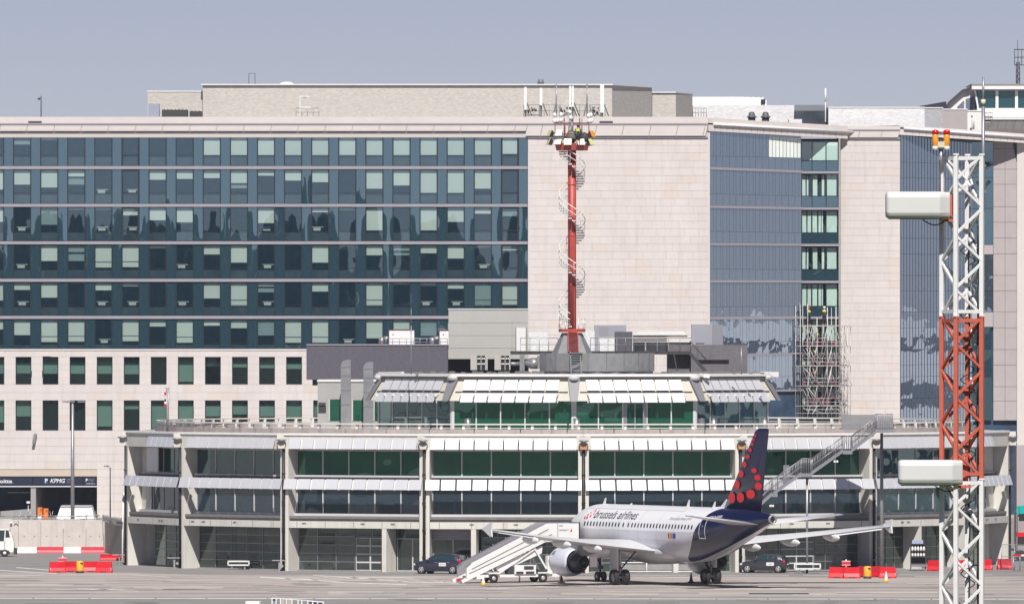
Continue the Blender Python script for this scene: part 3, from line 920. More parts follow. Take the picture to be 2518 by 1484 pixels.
# the front-facing bay in the corner of the recess
YB = 1151.9
def bx(px): return wx(px, YB)
def bz(py): return wz(py, YB)
FL = [(347, 395, 420), (427.5, 482, 509), (516, 572, 598.5), (606, 662, 689), (696, 752.5, 777), (785, 838, 866), (871, 925, 956), (961, 1010, 1050)]
pbox('inner_wall', office, bx(1971), bx(2067), YB + 3, YB + 14, 0, bz(340), M['core'])
XC = [(1971.5, 1996.4), (1997.4, 2031), (2032, 2061)]
clear = pillow('clear_pane', M['oblique_clear'], 0.004)
for fI, (yt, ym, yb) in enumerate(FL):
    for (a, c) in XC:
        part('curtain_pane', clear, office, TR(bx(a), YB + 0.02, bz(ym), rr.gauss(0, .001), (bx(c) - bx(a), 1, bz(yt) - bz(ym)), rx=rr.gauss(0, .0015)))
        part('curtain_panel', piers[0], office, TR(bx(a), YB + 0.02, bz(yb), rr.gauss(0, .001), (bx(c) - bx(a), 1, bz(ym + 1.2) - bz(yb)), rx=rr.gauss(0, .0015)))
    b = MB()
    cuts = ((1973, 1983), (1986, 1994.5), (1998, 2009.5), (2013, 2019), (2020.5, 2024), (2033, 2058)) if fI % 2 == 0 or fI == 0 else ((1973, 1981), (1984, 1988), (1999, 2010), (2021, 2027), (2034, 2057))
    if fI == 0: cuts = ((1972.5, 1996), (1998, 2030.5), (2032.5, 2060))  # full white sheet stands in for the bright top-floor interior
    for a, c in cuts: b.box(bx(a), bx(c), YB + 0.4, YB + 0.45, bz(ym - 1), bz(yt + 3))
    part('curtain', b.mesh('curtain', M['blind']), office)
    pbox('floor_slab', office, bx(1971), bx(2064), YB + 0.1, YB + 2.99, bz(yb + 7), bz(yb), M['slab'])
    pbox('spandrel_band', office, bx(1971), bx(2065), YB - 0.12, YB + 0.09, bz(yb + 6.5), bz(yb + 0.8), M['band'])
b = MB()
for xq in (1970.6, 1996.9, 2031.5, 2061.5): b.box(bx(xq) - .04, bx(xq) + .04, YB - 0.05, YB + 0.1, bz(1050), bz(345))
part('mullion', b.mesh('mullion', M['frame']), office)
pbox('corner_pier', office, bx(2062.2), bx(2066.5), YB - 0.1, YB + 0.3, 0, bz(340), M['concrete_grey'])
# second stone wall
YB = 1154.0
pbox('blank_wall', office, bx(2067), bx(2213.5), YB + 0.065, YB + 20, 0, bz(335), M['joint'])
lay(stones(bx(2067), bx(2213), bz(1040), bz(339.5), 0.75, 1.36, seed=9), YB, office, 0)
pbox('parapet', office, bx(2070), bx(2213.5), YB - 0.28, YB + 20, bz(318), bz(311), M['stone_flat'])
pbox('gutter_rail', office, bx(2070), bx(2213.5), YB - 0.34, YB - 0.285, bz(321.5), bz(318), M['band'])
pbox('shadow_strip', office, bx(2068), bx(2213.5), YB - 0.16, YB - 0.06, bz(342), bz(338.5), M['band'])  # same painted shadow line on the second stone wall
pbox('soffit', office, bx(2068), bx(2213.5), YB - 0.05, YB + 0.8, bz(338), bz(321.6), M['joint'])
for a, c in ((2076, 2114), (2115, 2169), (2170, 2212)):
    b = MB(); y0, y1 = YB - 0.28, YB - 0.27
    q = [(bx(a), y0, bz(321.8)), (bx(c), y0, bz(321.8)), (bx(c - 4), y1, bz(338)), (bx(a - 4), y1, bz(338))]
    b.hexa([q[3], q[2], (q[2][0], y1 + .04, q[2][2]), (q[3][0], y1 + .04, q[3][2]), q[0], q[1], (q[1][0], y0 + .04, q[1][2]), (q[0][0], y0 + .04, q[0][2])])
    part('cornice_panel', b.mesh('cornice_panel', M['stone_flat']), office)


# overhanging cornice over a recess: parapet, white rail, upright panels
def canopy(xa, Ya, xb, Yb, lines, npan, tail=0.0, depth=6.0):
    """lines: picture rows at both ends (top, parapet bottom, rail bottom, panel bottom)"""
    Pa, Pb = Vector((wx(xa, Ya), Ya)), Vector((wx(xb, Yb), Yb))
    nn = Vector(((Pb - Pa).y, -(Pb - Pa).x)).normalized()
    def P(t, ln, o):
        p = Pa.lerp(Pb, t); z = wz(ln[0], Ya) * (1 - t) + wz(ln[1], Yb) * t
        return (p.x + nn.x * o, p.y + nn.y * o, z)
    def sl(t0, t1, lo, hi, o0, o1, mt, nm):
        b = MB(); b.hexa([P(t0, lo, o1), P(t1, lo, o1), P(t1, lo, o0), P(t0, lo, o0), P(t0, hi, o1), P(t1, hi, o1), P(t1, hi, o0), P(t0, hi, o0)])
        part(nm, b.mesh(nm, mt), office)
    top, pb, rb, nb = lines
    sl(0, 1, pb, top, -depth, 0.0, M['stone_flat'], 'parapet')
    b = MB(); mid = ((pb[0] + rb[0]) / 2, (pb[1] + rb[1]) / 2)
    b.tube(P(0.03, mid, 0.12), P(1 + tail, mid, 0.12), 0.14, 8)
    part('gutter_rail', b.mesh('gutter_rail', M['white']), office)
    sl(0, 1, nb, rb, -0.6, -0.06, M['joint'], 'soffit')
    for i in range(npan):
        sl(i / npan + 0.0015, (i + 1) / npan - 0.0015, (nb[0] + .2, nb[1] + .2), rb, -0.055, -0.01, M['stone_flat'], 'cornice_panel')


canopy(1743, YF - 0.3, 2085, 1153.5, ((290, 309.5), (302.5, 322), (306.5, 326), (322, 341)), 23, tail=0.075)
b = MB(); b.box(ox(1741), ox(1745.5), YF - 0.1, YF + 0.5, 0, oz(318))
part('corner_pier', b.mesh('corner_pier', M['stone_flat']), office)

# third recess: bluish panes, then dark glass, ribbed panels and a stone edge
A2 = Vector((bx(2215), YB)); B2 = Vector((wx(2390, 1159.5), 1159.5))
A1, B1 = A2, B2
nrm1 = Vector(((B1 - A1).y, -(B1 - A1).x)).normalized()
ys = [(331, 341), (398.5, 404), (436.6, 441), (474, 477), (512, 514), (585.3, 587), (623.9, 625), (676.6, 677), (714.5, 714.5), (766, 765), (805.8, 804), (859, 856), (897, 893), (926, 922), (980, 975), (1040, 1033)]
dk = MB(); slab_on(dk, 0, 1, (1262, 1255), (331, 341), -0.6, -0.15)
part('inner_wall', dk.mesh('inner_wall', M['core']), office)
for r in range(len(ys) - 1):
    for c in range(6):
        b = MB()
        t0, t1 = c / 6 + .001, (c + 1) / 6 - .001
        hi, lo = ys[r], ys[r + 1]
        p = [onA(t0, (lo[0] - .35, lo[1] - .35)), onA(t1, (lo[0] - .35, lo[1] - .35)), onA(t1, (hi[0] + .35, hi[1] + .35)), onA(t0, (hi[0] + .35, hi[1] + .35))]
        of = (0, rr.gauss(0, .002), rr.gauss(0, .002), 0)
        b.add([(q[0] + nrm1.x * o, q[1] + nrm1.y * o, q[2]) for q, o in zip(p, of)], [(0, 1, 2), (0, 2, 3)])
        part('curtain_pane', b.mesh('curtain_pane', M['oblique'], recalc=False), office)
b = MB()
for c in range(1, 24): slab_on(b, c / 24 - .0014, c / 24 + .0014, (1040, 1033), (331, 341), 0.005, 0.05)
part('mullion', b.mesh('mullion', mat('slate_mullion', (0.10, 0.12, 0.17), 0.5)), office)
YC = 1159.5
def cx(px): return wx(px, YC)
def cz(py): return wz(py, YC)
pbox('inner_wall', office, cx(2389), cx(2560), YC + 0.4, YC + 12, 0, cz(341), M['core'])
for (a, c, y0, y1, mk) in ((2389, 2442, 349, 398, 'pier'), (2389, 2442, 399, 436, 'pier'), (2389, 2442, 437, 512, 'pier'), (2389, 2442, 513, 601, 'pier'), (2389, 2442, 626, 714, 'oblique'), (2389, 2442, 715, 766, 'oblique'), (2389, 2438, 804, 858, 'pier'), (2389, 2438, 859, 925, 'pier'), (2389, 2438, 926, 1033, 'pier')):
    me = pillow('curtain_pane', M[mk], 0.006)
    part('curtain_pane', me, office, TR(cx(a), YC + 0.05, cz(y1), rr.gauss(0, .002), (cx(c) - cx(a), 1, cz(y0) - cz(y1)), rx=rr.gauss(0, .002)))
M['rib'] = mat('ribbed_pinkish_panel', (0.43, 0.385, 0.385), 0.7, var=0.05, scale=0.8)
pbox('cladding_panel', office, cx(2389), cx(2442), YC + 0.02, YC + 0.2, cz(625), cz(602), M['rib'])
pbox('cladding_panel', office, cx(2389), cx(2442), YC + 0.02, YC + 0.2, cz(803), cz(767), M['rib'])
yy = [341, 366, 416, 453, 508, 546, 585, 623.9, 676.6, 714.5, 766, 805.8, 859, 897, 950, 985, 1033]
for y0, y1 in zip(yy[:-1], yy[1:]):
    for q in range(2):
        xa = 2442.5 + q * 29
        pbox('cladding_panel', office, cx(xa) + .01, cx(xa + 28.6), YC, YC + 0.2, cz(y1) + 0.02, cz(y0) - 0.02, M['rib'])
b = MB()
for q in range(1, 16): b.box(cx(2442.5 + q * 3.7) - .012, cx(2442.5 + q * 3.7) + .012, YC - 0.02, YC - 0.002, cz(1033), cz(341))
part('panel_rib', b.mesh('panel_rib', M['rib']), office)
pbox('stone_edge', office, cx(2500.5), cx(2580), YC - 0.25, YC + 12, 0, cz(349), M['stone_flat'])
b = MB(); b.add([(cx(2490), YC - .05, cz(349)), (cx(2510), YC - .05, cz(349)), (cx(2500), YC - .05, cz(400)), (cx(2490), YC, cz(349)), (cx(2510), YC, cz(349)), (cx(2500), YC, cz(400))], [(0, 1, 2), (3, 5, 4), (0, 2, 5, 3), (1, 4, 5, 2)])
part('gusset', b.mesh('gusset', M['dark']), office)
canopy(2211, YB - 0.3, 2560, 1159.1, ((307.5, 332), (312.5, 337.5), (317, 342), (331, 354)), 21, depth=9.0)

# --------------------------------------------------------- roof of the office building
def rbox(nm, px0, px1, y0, y1, Y0, Y1, mt, par=None, cap=True):
    """box whose front face (at Y0) covers the picture rectangle"""
    o = pbox(nm, par or office, wx(px0, Y0), wx(px1, Y0), Y0, Y1, wz(y1, Y0), wz(y0, Y0), mt)
    if cap: pbox('coping', par or office, wx(px0, Y0) - .05, wx(px1, Y0) + .05, Y0 - 0.06, Y1 + .05, wz(y0, Y0) + .003, wz(y0, Y0) + 0.11, M['white'])
    return o


def oblique_box(nm, pts, z0, z1, mt):
    b = MB(); b.prism(pts, z0, z1, 'xy')
    part(nm, b.mesh(nm, mt), office)
    c = MB(); cxm = sum(p[0] for p in pts) / len(pts); cym = sum(p[1] for p in pts) / len(pts)
    c.prism([(cxm + (p[0] - cxm) * 1.006, cym + (p[1] - cym) * 1.02) for p in pts], z1 + .003, z1 + 0.11, 'xy')
    part('coping', c.mesh('coping', M['white']), office)


rbox('roof_box', 363, 497.5, 226, 288, 1156, 1172, M['gravel_render'])
oblique_box('roof_box', [(wx(498.5, 1155), 1155), (wx(1505, 1155), 1155), (wx(1603, 1168), 1168), (wx(1603, 1168) - 6, 1180), (wx(498.5, 1155), 1180)], wz(290, 1155), wz(209.5, 1155), M['gravel_render'])
oblique_box('roof_box', [(wx(1604, 1172), 1172), (wx(1662, 1172), 1172), (wx(1703, 1180), 1180), (wx(1703, 1180) - 2, 1190), (wx(1604, 1172), 1190)], wz(292, 1172), wz(228.5, 1172), M['gravel_render'])
# far white plant rooms

rbox('roof_box', 1703.5, 1954, 259, 312, 1185, 1200, M['white_render'], cap=False)
rbox('roof_box', 2037, 2274, 265.5, 320, 1178, 1195, M['white_render'])
rbox('roof_box', 2274.5, 2318, 266.5, 322, 1178.5, 1190, mat('grey_rough', (0.42, 0.42, 0.45), 0.9, var=0.2, scale=4))
b = MB(); b.box(wx(1955, 1182), wx(2034, 1182), 1182, 1190, wz(318, 1182), wz(273, 1182))
part('roof_box', b.mesh('roof_box', M['tnavy']), office)
pbox('glazed_lantern', office, wx(1954, 1184), wx(2034, 1184), 1184, 1190, wz(272.5, 1184), wz(258, 1184), M['alu'])
pbox('roof_unit', office, wx(1940, 1176), wx(1972, 1176), 1176, 1180, wz(312, 1176), wz(293, 1176), M['white'])
b = MB()
for i in range(14):
    xa = 1703 + i * 12.4
    b.box(wx(xa, 1196), wx(xa + 11.6, 1196), 1196, 1196.1, wz(259, 1196), wz(238.5 + (0.4 if i > 9 else 0) * (i - 9), 1196))
for i in range(15): b.box(wx(1703 + i * 12.4, 1196) - .03, wx(1703 + i * 12.4, 1196) + .03, 1195.9, 1196, wz(260, 1196), wz(237.5, 1196))
b.box(wx(1703, 1196), wx(1885, 1196), 1196.2, 1204, wz(268, 1196), wz(246, 1196))
part('screen', b.mesh('screen', M['white']), office)
pbox('louvre', office, wx(1871, 1195.5), wx(1882, 1195.5), 1195.5, 1195.8, wz(257, 1195.5), wz(244.5, 1195.5), M['black'])
for xc in (1848.5, 1882.5):
    b = MB(); Yc = 1170
    s = Yc / F
    prof = [(9 * s, 0), (9 * s, 9 * s), (12.5 * s, 10 * s), (11.5 * s, 13 * s), (8.5 * s, 14 * s), (7.5 * s, 20 * s), (4.5 * s, 23.5 * s), (0, 24 * s)]
    b.lathe(prof, 14, (wx(xc, Yc), Yc, wz(299, Yc)))
    solo('exhaust_cowl', b.mesh('exhaust_cowl', mat('cowl_grey', (0.10, 0.10, 0.115), 0.5)), 'grey bell shaped exhaust cowl on the office roof, %s' % ('beside the stone corner' if xc < 1860 else 'next to the dark glazed roof unit'), 'exhaust cowl', 'exhaust cowls on the roof')
# railings and hatch on the roof
def railing(nm, px0, px1, ytop, ybot, Y, n, mt, par):
    b = MB()
    for i in range(n + 1):
        x = wx(px0 + (px1 - px0) * i / n, Y); b.tube((x, Y, wz(ybot, Y)), (x, Y, wz(ytop, Y)), 0.03, 5)
    for yq in (ytop, (ytop + ybot) / 2): b.tube((wx(px0, Y), Y, wz(yq, Y)), (wx(px1, Y), Y, wz(yq, Y)), 0.028, 5)
    return part(nm, b.mesh(nm, mt), par)


railing('roof_railing', 1704, 1737, 266, 288, 1150, 5, M['alu'], office)
railing('roof_railing', 728, 784, 266, 286, 1150, 4, M['alu'], office)
b = MB()
for i in range(9): b.tube((wx(2070 + i * 7, 1165), 1165, wz(304, 1165)), (wx(2070 + i * 7, 1165), 1165, wz(300 - (i if i < 4 else 4) * 4.5, 1165)), 0.02, 4)
b.path([(wx(2070, 1165), 1165, wz(300, 1165)), (wx(2098, 1165), 1165, wz(280, 1165)), (wx(2126, 1165), 1165, wz(281, 1165))], 0.025, 5)
b.path([(wx(2078, 1165), 1165, wz(304, 1165)), (wx(2104, 1165), 1165, wz(286, 1165)), (wx(2126, 1165), 1165, wz(287, 1165))], 0.025, 5)
part('roof_railing', b.mesh('roof_railing', M['white']), office)
b = MB(); b.box(wx(737, 1151), wx(738.6, 1151), 1151, 1151.3, wz(287, 1151), wz(236, 1151)); b.box(wx(738.6, 1151), wx(762, 1151), 1151, 1151.6, wz(238, 1151), wz(236, 1151))
b.box(wx(739, 1151), wx(764, 1151), 1151, 1151.6, wz(266.5, 1151), wz(262.5, 1151)); b.box(wx(746, 1151), wx(753, 1151), 1151.1, 1151.4, wz(241, 1151), wz(239, 1151))
solo('davit_arm', b.mesh('davit_arm', M['white']), 'white hoist bracket standing in front of the long rough roof box', 'hoist')
b = MB(); Y = 1150
b.box(wx(365, Y), wx(391, Y), Y, Y + 3, wz(287, Y), wz(255, Y)); b.box(wx(363, Y), wx(398, Y), Y - .3, Y + 3.2, wz(288, Y), wz(286.2, Y))
solo('roof_tank', b.mesh('roof_tank', mat('pale_blue_metal', (0.44, 0.47, 0.56), 0.35, metal=0.4)), 'pale blue metal tank beside black units on the office roof', 'roof tank')
for (a, c, yt) in ((398, 461, 270), (466, 496, 273.5)):
    b = MB(); b.box(wx(a, Y), wx(c, Y), Y, Y + 3, wz(288, Y), wz(yt, Y))
    for i in range(int((c - a) / 9)): b.box(wx(a + 4 + i * 9, Y), wx(a + 7 + i * 9, Y), Y + .3, Y + .7, wz(yt, Y), wz(yt - 1.6, Y))
    for i in range(int((c - a) / 5)): b.box(wx(a + 1 + i * 5, Y), wx(a + 1.6 + i * 5, Y), Y - 0.06, Y, wz(287, Y), wz(yt + 1, Y))
    solo('cooling_unit', b.mesh('cooling_unit', M['dark']), '%s black louvred cooling unit on the office roof' % ('long' if c - a > 40 else 'short'), 'cooling unit', 'black cooling units on the roof')
for (px, yt, yb, r, lab) in ((101, 236, 288, .05, 'thin aerial pole with a small cross arm on the office roof edge'), (612, 180, 208, .03, 'thin twin lightning aerial on top of the long rough roof box'), (2030, 217, 300, .06, 'slim white whip aerial beside the dark roof lantern')):
    b = MB(); Yq = 1152 if px != 612 else 1160
    b.tube((wx(px, Yq), Yq, wz(yb, Yq)), (wx(px, Yq), Yq, wz(yt, Yq)), r, 6)
    if px == 101: b.tube((wx(92, Yq), Yq, wz(243, Yq)), (wx(101, Yq), Yq, wz(243, Yq)), .04, 5); b.ball((wx(96, Yq), Yq, wz(243, Yq)), .13, 6, 4)
    if px == 612: b.tube((wx(627, Yq), Yq, wz(yb, Yq)), (wx(627, Yq), Yq, wz(yt, Yq)), r, 6); b.tube((wx(612, Yq), Yq, wz(181, Yq)), (wx(627, Yq), Yq, wz(181, Yq)), r * .8, 6)
    if px == 2030: b.tube((wx(px, Yq), Yq, wz(250, Yq)), (wx(px, Yq), Yq, wz(219, Yq)), .1, 8)
    solo('aerial', b.mesh('aerial', M['white'] if px == 2030 else M['dark']), lab, 'aerial')
b = MB(); Y = 1165
b.lathe([(0.75, 0), (0.7, .15), (0.45, .28), (0, .33)], 14, (wx(705, Y), Y, wz(209, Y)))
solo('roof_dome', b.mesh('roof_dome', M['white']), 'low white dome on top of the long rough roof box', 'roof dome')

# phone antennas standing on the roof edge
YA = 1147.0
def ax(px): return wx(px, YA)
def az(py): return wz(py, YA)
ANT = [(1292, 6.5, 215, 270, 'slim white panel antenna standing alone at the end of the roof antenna row'),
       (1330.5, 6.5, 217, 259, 'short white panel antenna below the grey cap of the roof antenna row'),
       (1402, 5.0, 212, 263, 'first white panel antenna of the close pair above the red mast'),
       (1408.5, 5.0, 212, 263, 'second white panel antenna of the close pair above the red mast'),
       (1480.5, 9.5, 206.5, 277, 'wide tall white panel antenna nearest the corner of the roof box')]
for px, w, y0, y1, lab in ANT:
    t = thing('panel_antenna', lab, 'antenna', (ax(px), YA, az(286)), 'phone antennas on the roof edge')
    b = MB(); b.box(ax(px - w / 2), ax(px + w / 2), YA - .2, YA + .05, az(y1), az(y0))
    part('radome', b.mesh('radome', M['white']), t)
    b = MB(); b.tube((ax(px), YA + .15, az(287)), (ax(px), YA + .15, az(y0 - 3)), .07, 6)
    part('pole', b.mesh('pole', M['alu']), t)
    b = MB(); b.tube((ax(px + 3), YA + .15, az(252)), (ax(px + 16), YA + .4, az(285)), .05, 5); b.box(ax(px - 2.5), ax(px + 2.5), YA - .1, YA + .12, az(y1 + 9), az(y1 + 1))
    part('bracket', b.mesh('bracket', M['dark']), t)
    if abs(px - 1330.5) < 1:
        b = MB(); b.lathe([(.28, 0), (.34, .05), (.27, .45), (0, .47)], 12, (ax(1329.5), YA + .15, az(206.5)))
        part('cap', b.mesh('cap', mat('slate_blue_cap', (0.17, 0.18, 0.24), 0.5)), t)
for px, lab in ((1368, 'bare grey aerial pole between panel antennas above the red mast platform'), (1443.5, 'bare grey aerial pole beside the equipment rack near the wide antenna')):
    b = MB(); b.tube((ax(px), YA + .1, az(287)), (ax(px), YA + .1, az(207)), .075, 6)
    b.tube((ax(px), YA + .1, az(250)), (ax(px - 8), YA + .4, az(286)), .05, 5); b.tube((ax(px), YA + .1, az(250)), (ax(px + 18), YA + .4, az(286)), .05, 5)
    solo('aerial_pole', b.mesh('aerial_pole', M['alu']), lab, 'aerial pole')
b = MB()
for (a, c, n) in ((1296, 1326, 9), (1378, 1400, 8), (1452, 1476, 9)):
    q = random.Random(a)
    for i in range(n):
        x0 = q.uniform(a, c - 5); y0 = q.uniform(262, 277)
        b.box(ax(x0), ax(x0 + q.uniform(2.5, 5)), YA + .1, YA + .35, az(y0 + q.uniform(3, 7)), az(y0))
    b.box(ax(a), ax(c), YA + .36, YA + .42, az(284), az(282)); b.box(ax(a - 1), ax(a), YA + .3, YA + .4, az(287), az(258)); b.box(ax(c), ax(c + 1), YA + .3, YA + .4, az(287), az(258))
part('aerial_equipment', b.mesh('aerial_equipment', M['dark']), office, kind='stuff')
railing('roof_railing', 1288, 1488, 258, 287, YA + 1, 16, M['alu'], office)

# --------------------------------------------------------- control tower, cut by the picture's edge
YT = 1262.0
def tx(px): return wx(px, YT)
def tz(py): return wz(py, YT)
tower = thing('control_tower', 'white control tower cab with dark teal panes rising behind the office roof', 'control tower', (tx(2560), YT + 6, 0))
XE = tx(2700)
b = MB(); b.box(tx(2398), XE, YT + 3, YT + 13, 0, tz(300)); part('shaft', b.mesh('shaft', M['white']), tower)
pbox('roof', tower, tx(2389), XE, YT - .8, YT + 14, tz(220), tz(209), M['white'])
pbox('roof_edge', tower, tx(2388), XE, YT - .9, YT + 14.1, tz(209) + .003, tz(206.5), M['concrete_grey'])
pbox('upper_soffit', tower, tx(2396), XE, YT - .2, YT + 13, tz(223), tz(220) - .003, M['alu'])
pbox('balcony', tower, tx(2402), XE, YT - .6, YT + 13, tz(289), tz(266), M['white'])
pbox('lower_edge', tower, tx(2420), XE, YT - .9, YT + 13, tz(294), tz(290), M['white'])
wp = pillow('cab_window', M['teal_glass'], .006)
for a, c in ((2403.5, 2448), (2455, 2496), (2503, 2545), (2552, 2595), (2602, 2645)):
    w = part('cab_window', wp, tower, TR(tx(a), YT, tz(265), 0, (tx(c) - tx(a), 1, tz(223) - tz(265))))
    pbox('mullion', tower, tx(c), tx(c + 7), YT - .15, YT + .3, tz(265.5), tz(222.5), M['white'])
b = MB(); b.hexa([(tx(2403), YT - .1, tz(265.5)), (tx(2407), YT - .1, tz(265.5)), (tx(2407), YT + .3, tz(265.5)), (tx(2403), YT + .3, tz(265.5)), (tx(2395), YT - .1, tz(222)), (tx(2400), YT - .1, tz(222)), (tx(2400), YT + .3, tz(222)), (tx(2395), YT + .3, tz(222))])
part('mullion', b.mesh('mullion', M['white']), tower)
pbox('inner_wall', tower, tx(2404), XE, YT + .4, YT + 12, tz(265), tz(222), M['core'])
# sloped annex roof beside the cab
b = MB()
pr = [(tx(2330), tz(273)), (tx(2333), tz(255)), (tx(2369), tz(224)), (tx(2396), tz(219)), (tx(2396), tz(273))]
b.prism(pr, YT + 1.5, YT + 6, 'xz'); part('annex', b.mesh('annex', M['white']), tower)
b = MB()
for (x0, y0), (x1, y1) in (((2330, 262), (2335, 252)), ((2335, 252), (2369, 222)), ((2369, 222), (2384, 219)), ((2384, 219), (2390, 209))):
    b.beam((tx(x0), YT + 1.2, tz(y0)), (tx(x1), YT + 1.2, tz(y1)), .5, .25)
part('annex_roof', b.mesh('annex_roof', M['dark']), tower)
b = MB(); b.prism([(tx(2355), tz(272)), (tx(2355), tz(262)), (tx(2372), tz(246)), (tx(2372), tz(272))], YT + 1.35, YT + 1.47, 'xz')
b.prism([(tx(2376), tz(272)), (tx(2376), tz(243)), (tx(2394), tz(238)), (tx(2394), tz(272))], YT + 1.35, YT + 1.47, 'xz')
part('annex_window', b.mesh('annex_window', mat('slate_window', (0.15, 0.18, 0.24), 0.25)), tower)
b = MB(); b.prism([(tx(2265), tz(262)), (tx(2265), tz(260)), (tx(2327), tz(249)), (tx(2332), tz(272)), (tx(2290), tz(270))], YT + 1, YT + 5, 'xz')
part('low_roof', b.mesh('low_roof', mat('slate_roof', (0.03, 0.03, 0.05), 0.5)), tower)
rbox('roof_box', 2318, 2378, 270, 326, 1180, 1192, M['rib'])
rbox('roof_box', 2378.5, 2418, 274, 326, 1180.4, 1192, M['white'])
b = MB()
for i in range(7): b.hexa([(tx(2432 + i * 20), YT - .3, tz(318)), (tx(2432 + i * 20 + 18.5), YT - .3, tz(318)), (tx(2432 + i * 20 + 18.5), YT + .2, tz(318)), (tx(2432 + i * 20), YT + .2, tz(318)), (tx(2437 + i * 20), YT - .8, tz(295)), (tx(2437 + i * 20 + 18.5), YT - .8, tz(295)), (tx(2437 + i * 20 + 18.5), YT, tz(295)), (tx(2437 + i * 20), YT, tz(295))])
part('underside_panel', b.mesh('underside_panel', M['concrete_grey']), tower)
railing('railing', 2418, 2440, 277, 296, YT - 1, 5, M['alu'], tower)
b = MB(); b.tube((wx(2393, 1179), 1179, wz(318, 1179)), (wx(2393, 1179), 1179, wz(283, 1179)), .15, 8); b.tube((wx(2393, 1179), 1179, wz(283, 1179)), (wx(2388, 1179), 1179, wz(283, 1179)), .25, 8)
part('flue', b.mesh('flue', M['white']), tower)
# lattice aerial on the cab roof
b = MB(); zt, zb = tz(150), tz(206)
for (px, dy) in ((2505, 0), (2513, 0), (2509, .4)):
    b.tube((tx(px), YT + 6 + dy, zb), (tx(px), YT + 6 + dy, zt), .06, 5)
for i in range(8):
    z0 = zb + (zt - zb) * i / 8; z1 = zb + (zt - zb) * (i + 1) / 8
    b.tube((tx(2505 if i % 2 else 2513), YT + 6, z0), (tx(2513 if i % 2 else 2505), YT + 6, z1), .035, 4)
for yq in (119, 138, 157):
    b.tube((tx(2500), YT + 6, tz(yq)), (tx(2530), YT + 6, tz(yq)), .05, 5)
for px in (2500.5, 2509, 2518, 2527): b.tube((tx(px), YT + 6, tz(157)), (tx(px), YT + 6, tz(117)), .04, 5)
b.tube((tx(2508), YT + 6, tz(119)), (tx(2508), YT + 6, tz(95)), .03, 4)
solo('lattice_aerial', b.mesh('lattice_aerial', M['dark']), 'dark lattice aerial with a square cage on the control tower roof', 'aerial')

# long pale hangar off to the side, out of the frame, that the recessed glass mirrors
hg = thing('hangar', 'long pale hangar with dark window bands mirrored in the recessed office glass', 'hangar', (285, 1125, 0), rotz=R(-45))
HM = WM[hg.name]
def hb(nm, x0, x1, y0, y1, z0, z1, mt, kind=None): part(nm, MB().box(x0, x1, y0, y1, z0, z1).mesh(nm, mt), hg, HM, kind=kind)
hb('wall', -190, 190, 0, 40, 0, 19.4, M['white'])
for z0, z1, sd_ in ((15.6, 17.5, 1), (8.6, 12.0, 2), (1.5, 4.6, 3)):
    q = random.Random(sd_); b = MB(); x = -188
    while x < 186:
        e = min(x + q.uniform(3, 10), 188); b.box(x, e, -.1, -.005, z0 + q.uniform(0, .5), z1 - q.uniform(0, .6)); x = e + q.uniform(.15, .8)
    part('window_band', b.mesh('window_band', M['tnavy']), hg, HM, kind='stuff')
# ------------------------------------------------------------------ many-sided pier building
TCX, TCY, TR_ = 4.32, 927.83, 36.2
PHI, DEL = 20.0, -2.0
def vert(k, rad=TR_):
    a = R(PHI * k + DEL)
    return Vector((TCX - rad * math.sin(a), TCY - rad * math.cos(a)))


terminal = thing('pier_building', 'many sided concrete airport pier with rows of white sunshades and a glazed upper lounge', 'airport building', (TCX, TCY, 0))
shade_me = MB()
shade_me.box(-0.5, 0.5, -0.02, 0.02, -0.43, 0.43)
shade_mesh = shade_me.mesh('sunshade', M['shade'])
arm_white = MB().box(-0.05, 0.05, -0.09, 0.12, -0.40, 0.40).mesh('shade_arm', M['white'])  # white copy for side bays: edges catching light put into the colour
arm_mesh = MB().box(-0.04, 0.04, -0.06, 0.16, -0.40, 0.36).mesh('shade_arm', M['dark'])  # dark copy for the two middle bays, painting in dark gaps
tp = [pillow('terminal_pane', M['tpane'], a, 5, 5) for a in (0.003, -0.003, 0.005)]
tpn = [pillow('terminal_pane', M['tpane_navy'], a, 5, 5) for a in (0.003, -0.003, 0.005)]
tpt = [pillow('terminal_pane', M['tpane_teal'], a, 5, 5) for a in (0.003, -0.003, 0.005)]
gp = pillow('ground_pane', glass('ground_glass', (0.6, 0.7, 0.67), (0.85, 1.0, 0.95), 0.05, body_tint=((0.06, 0.075, 0.075), 0.35)), 0.003, 3, 3)
rr = random.Random(21)


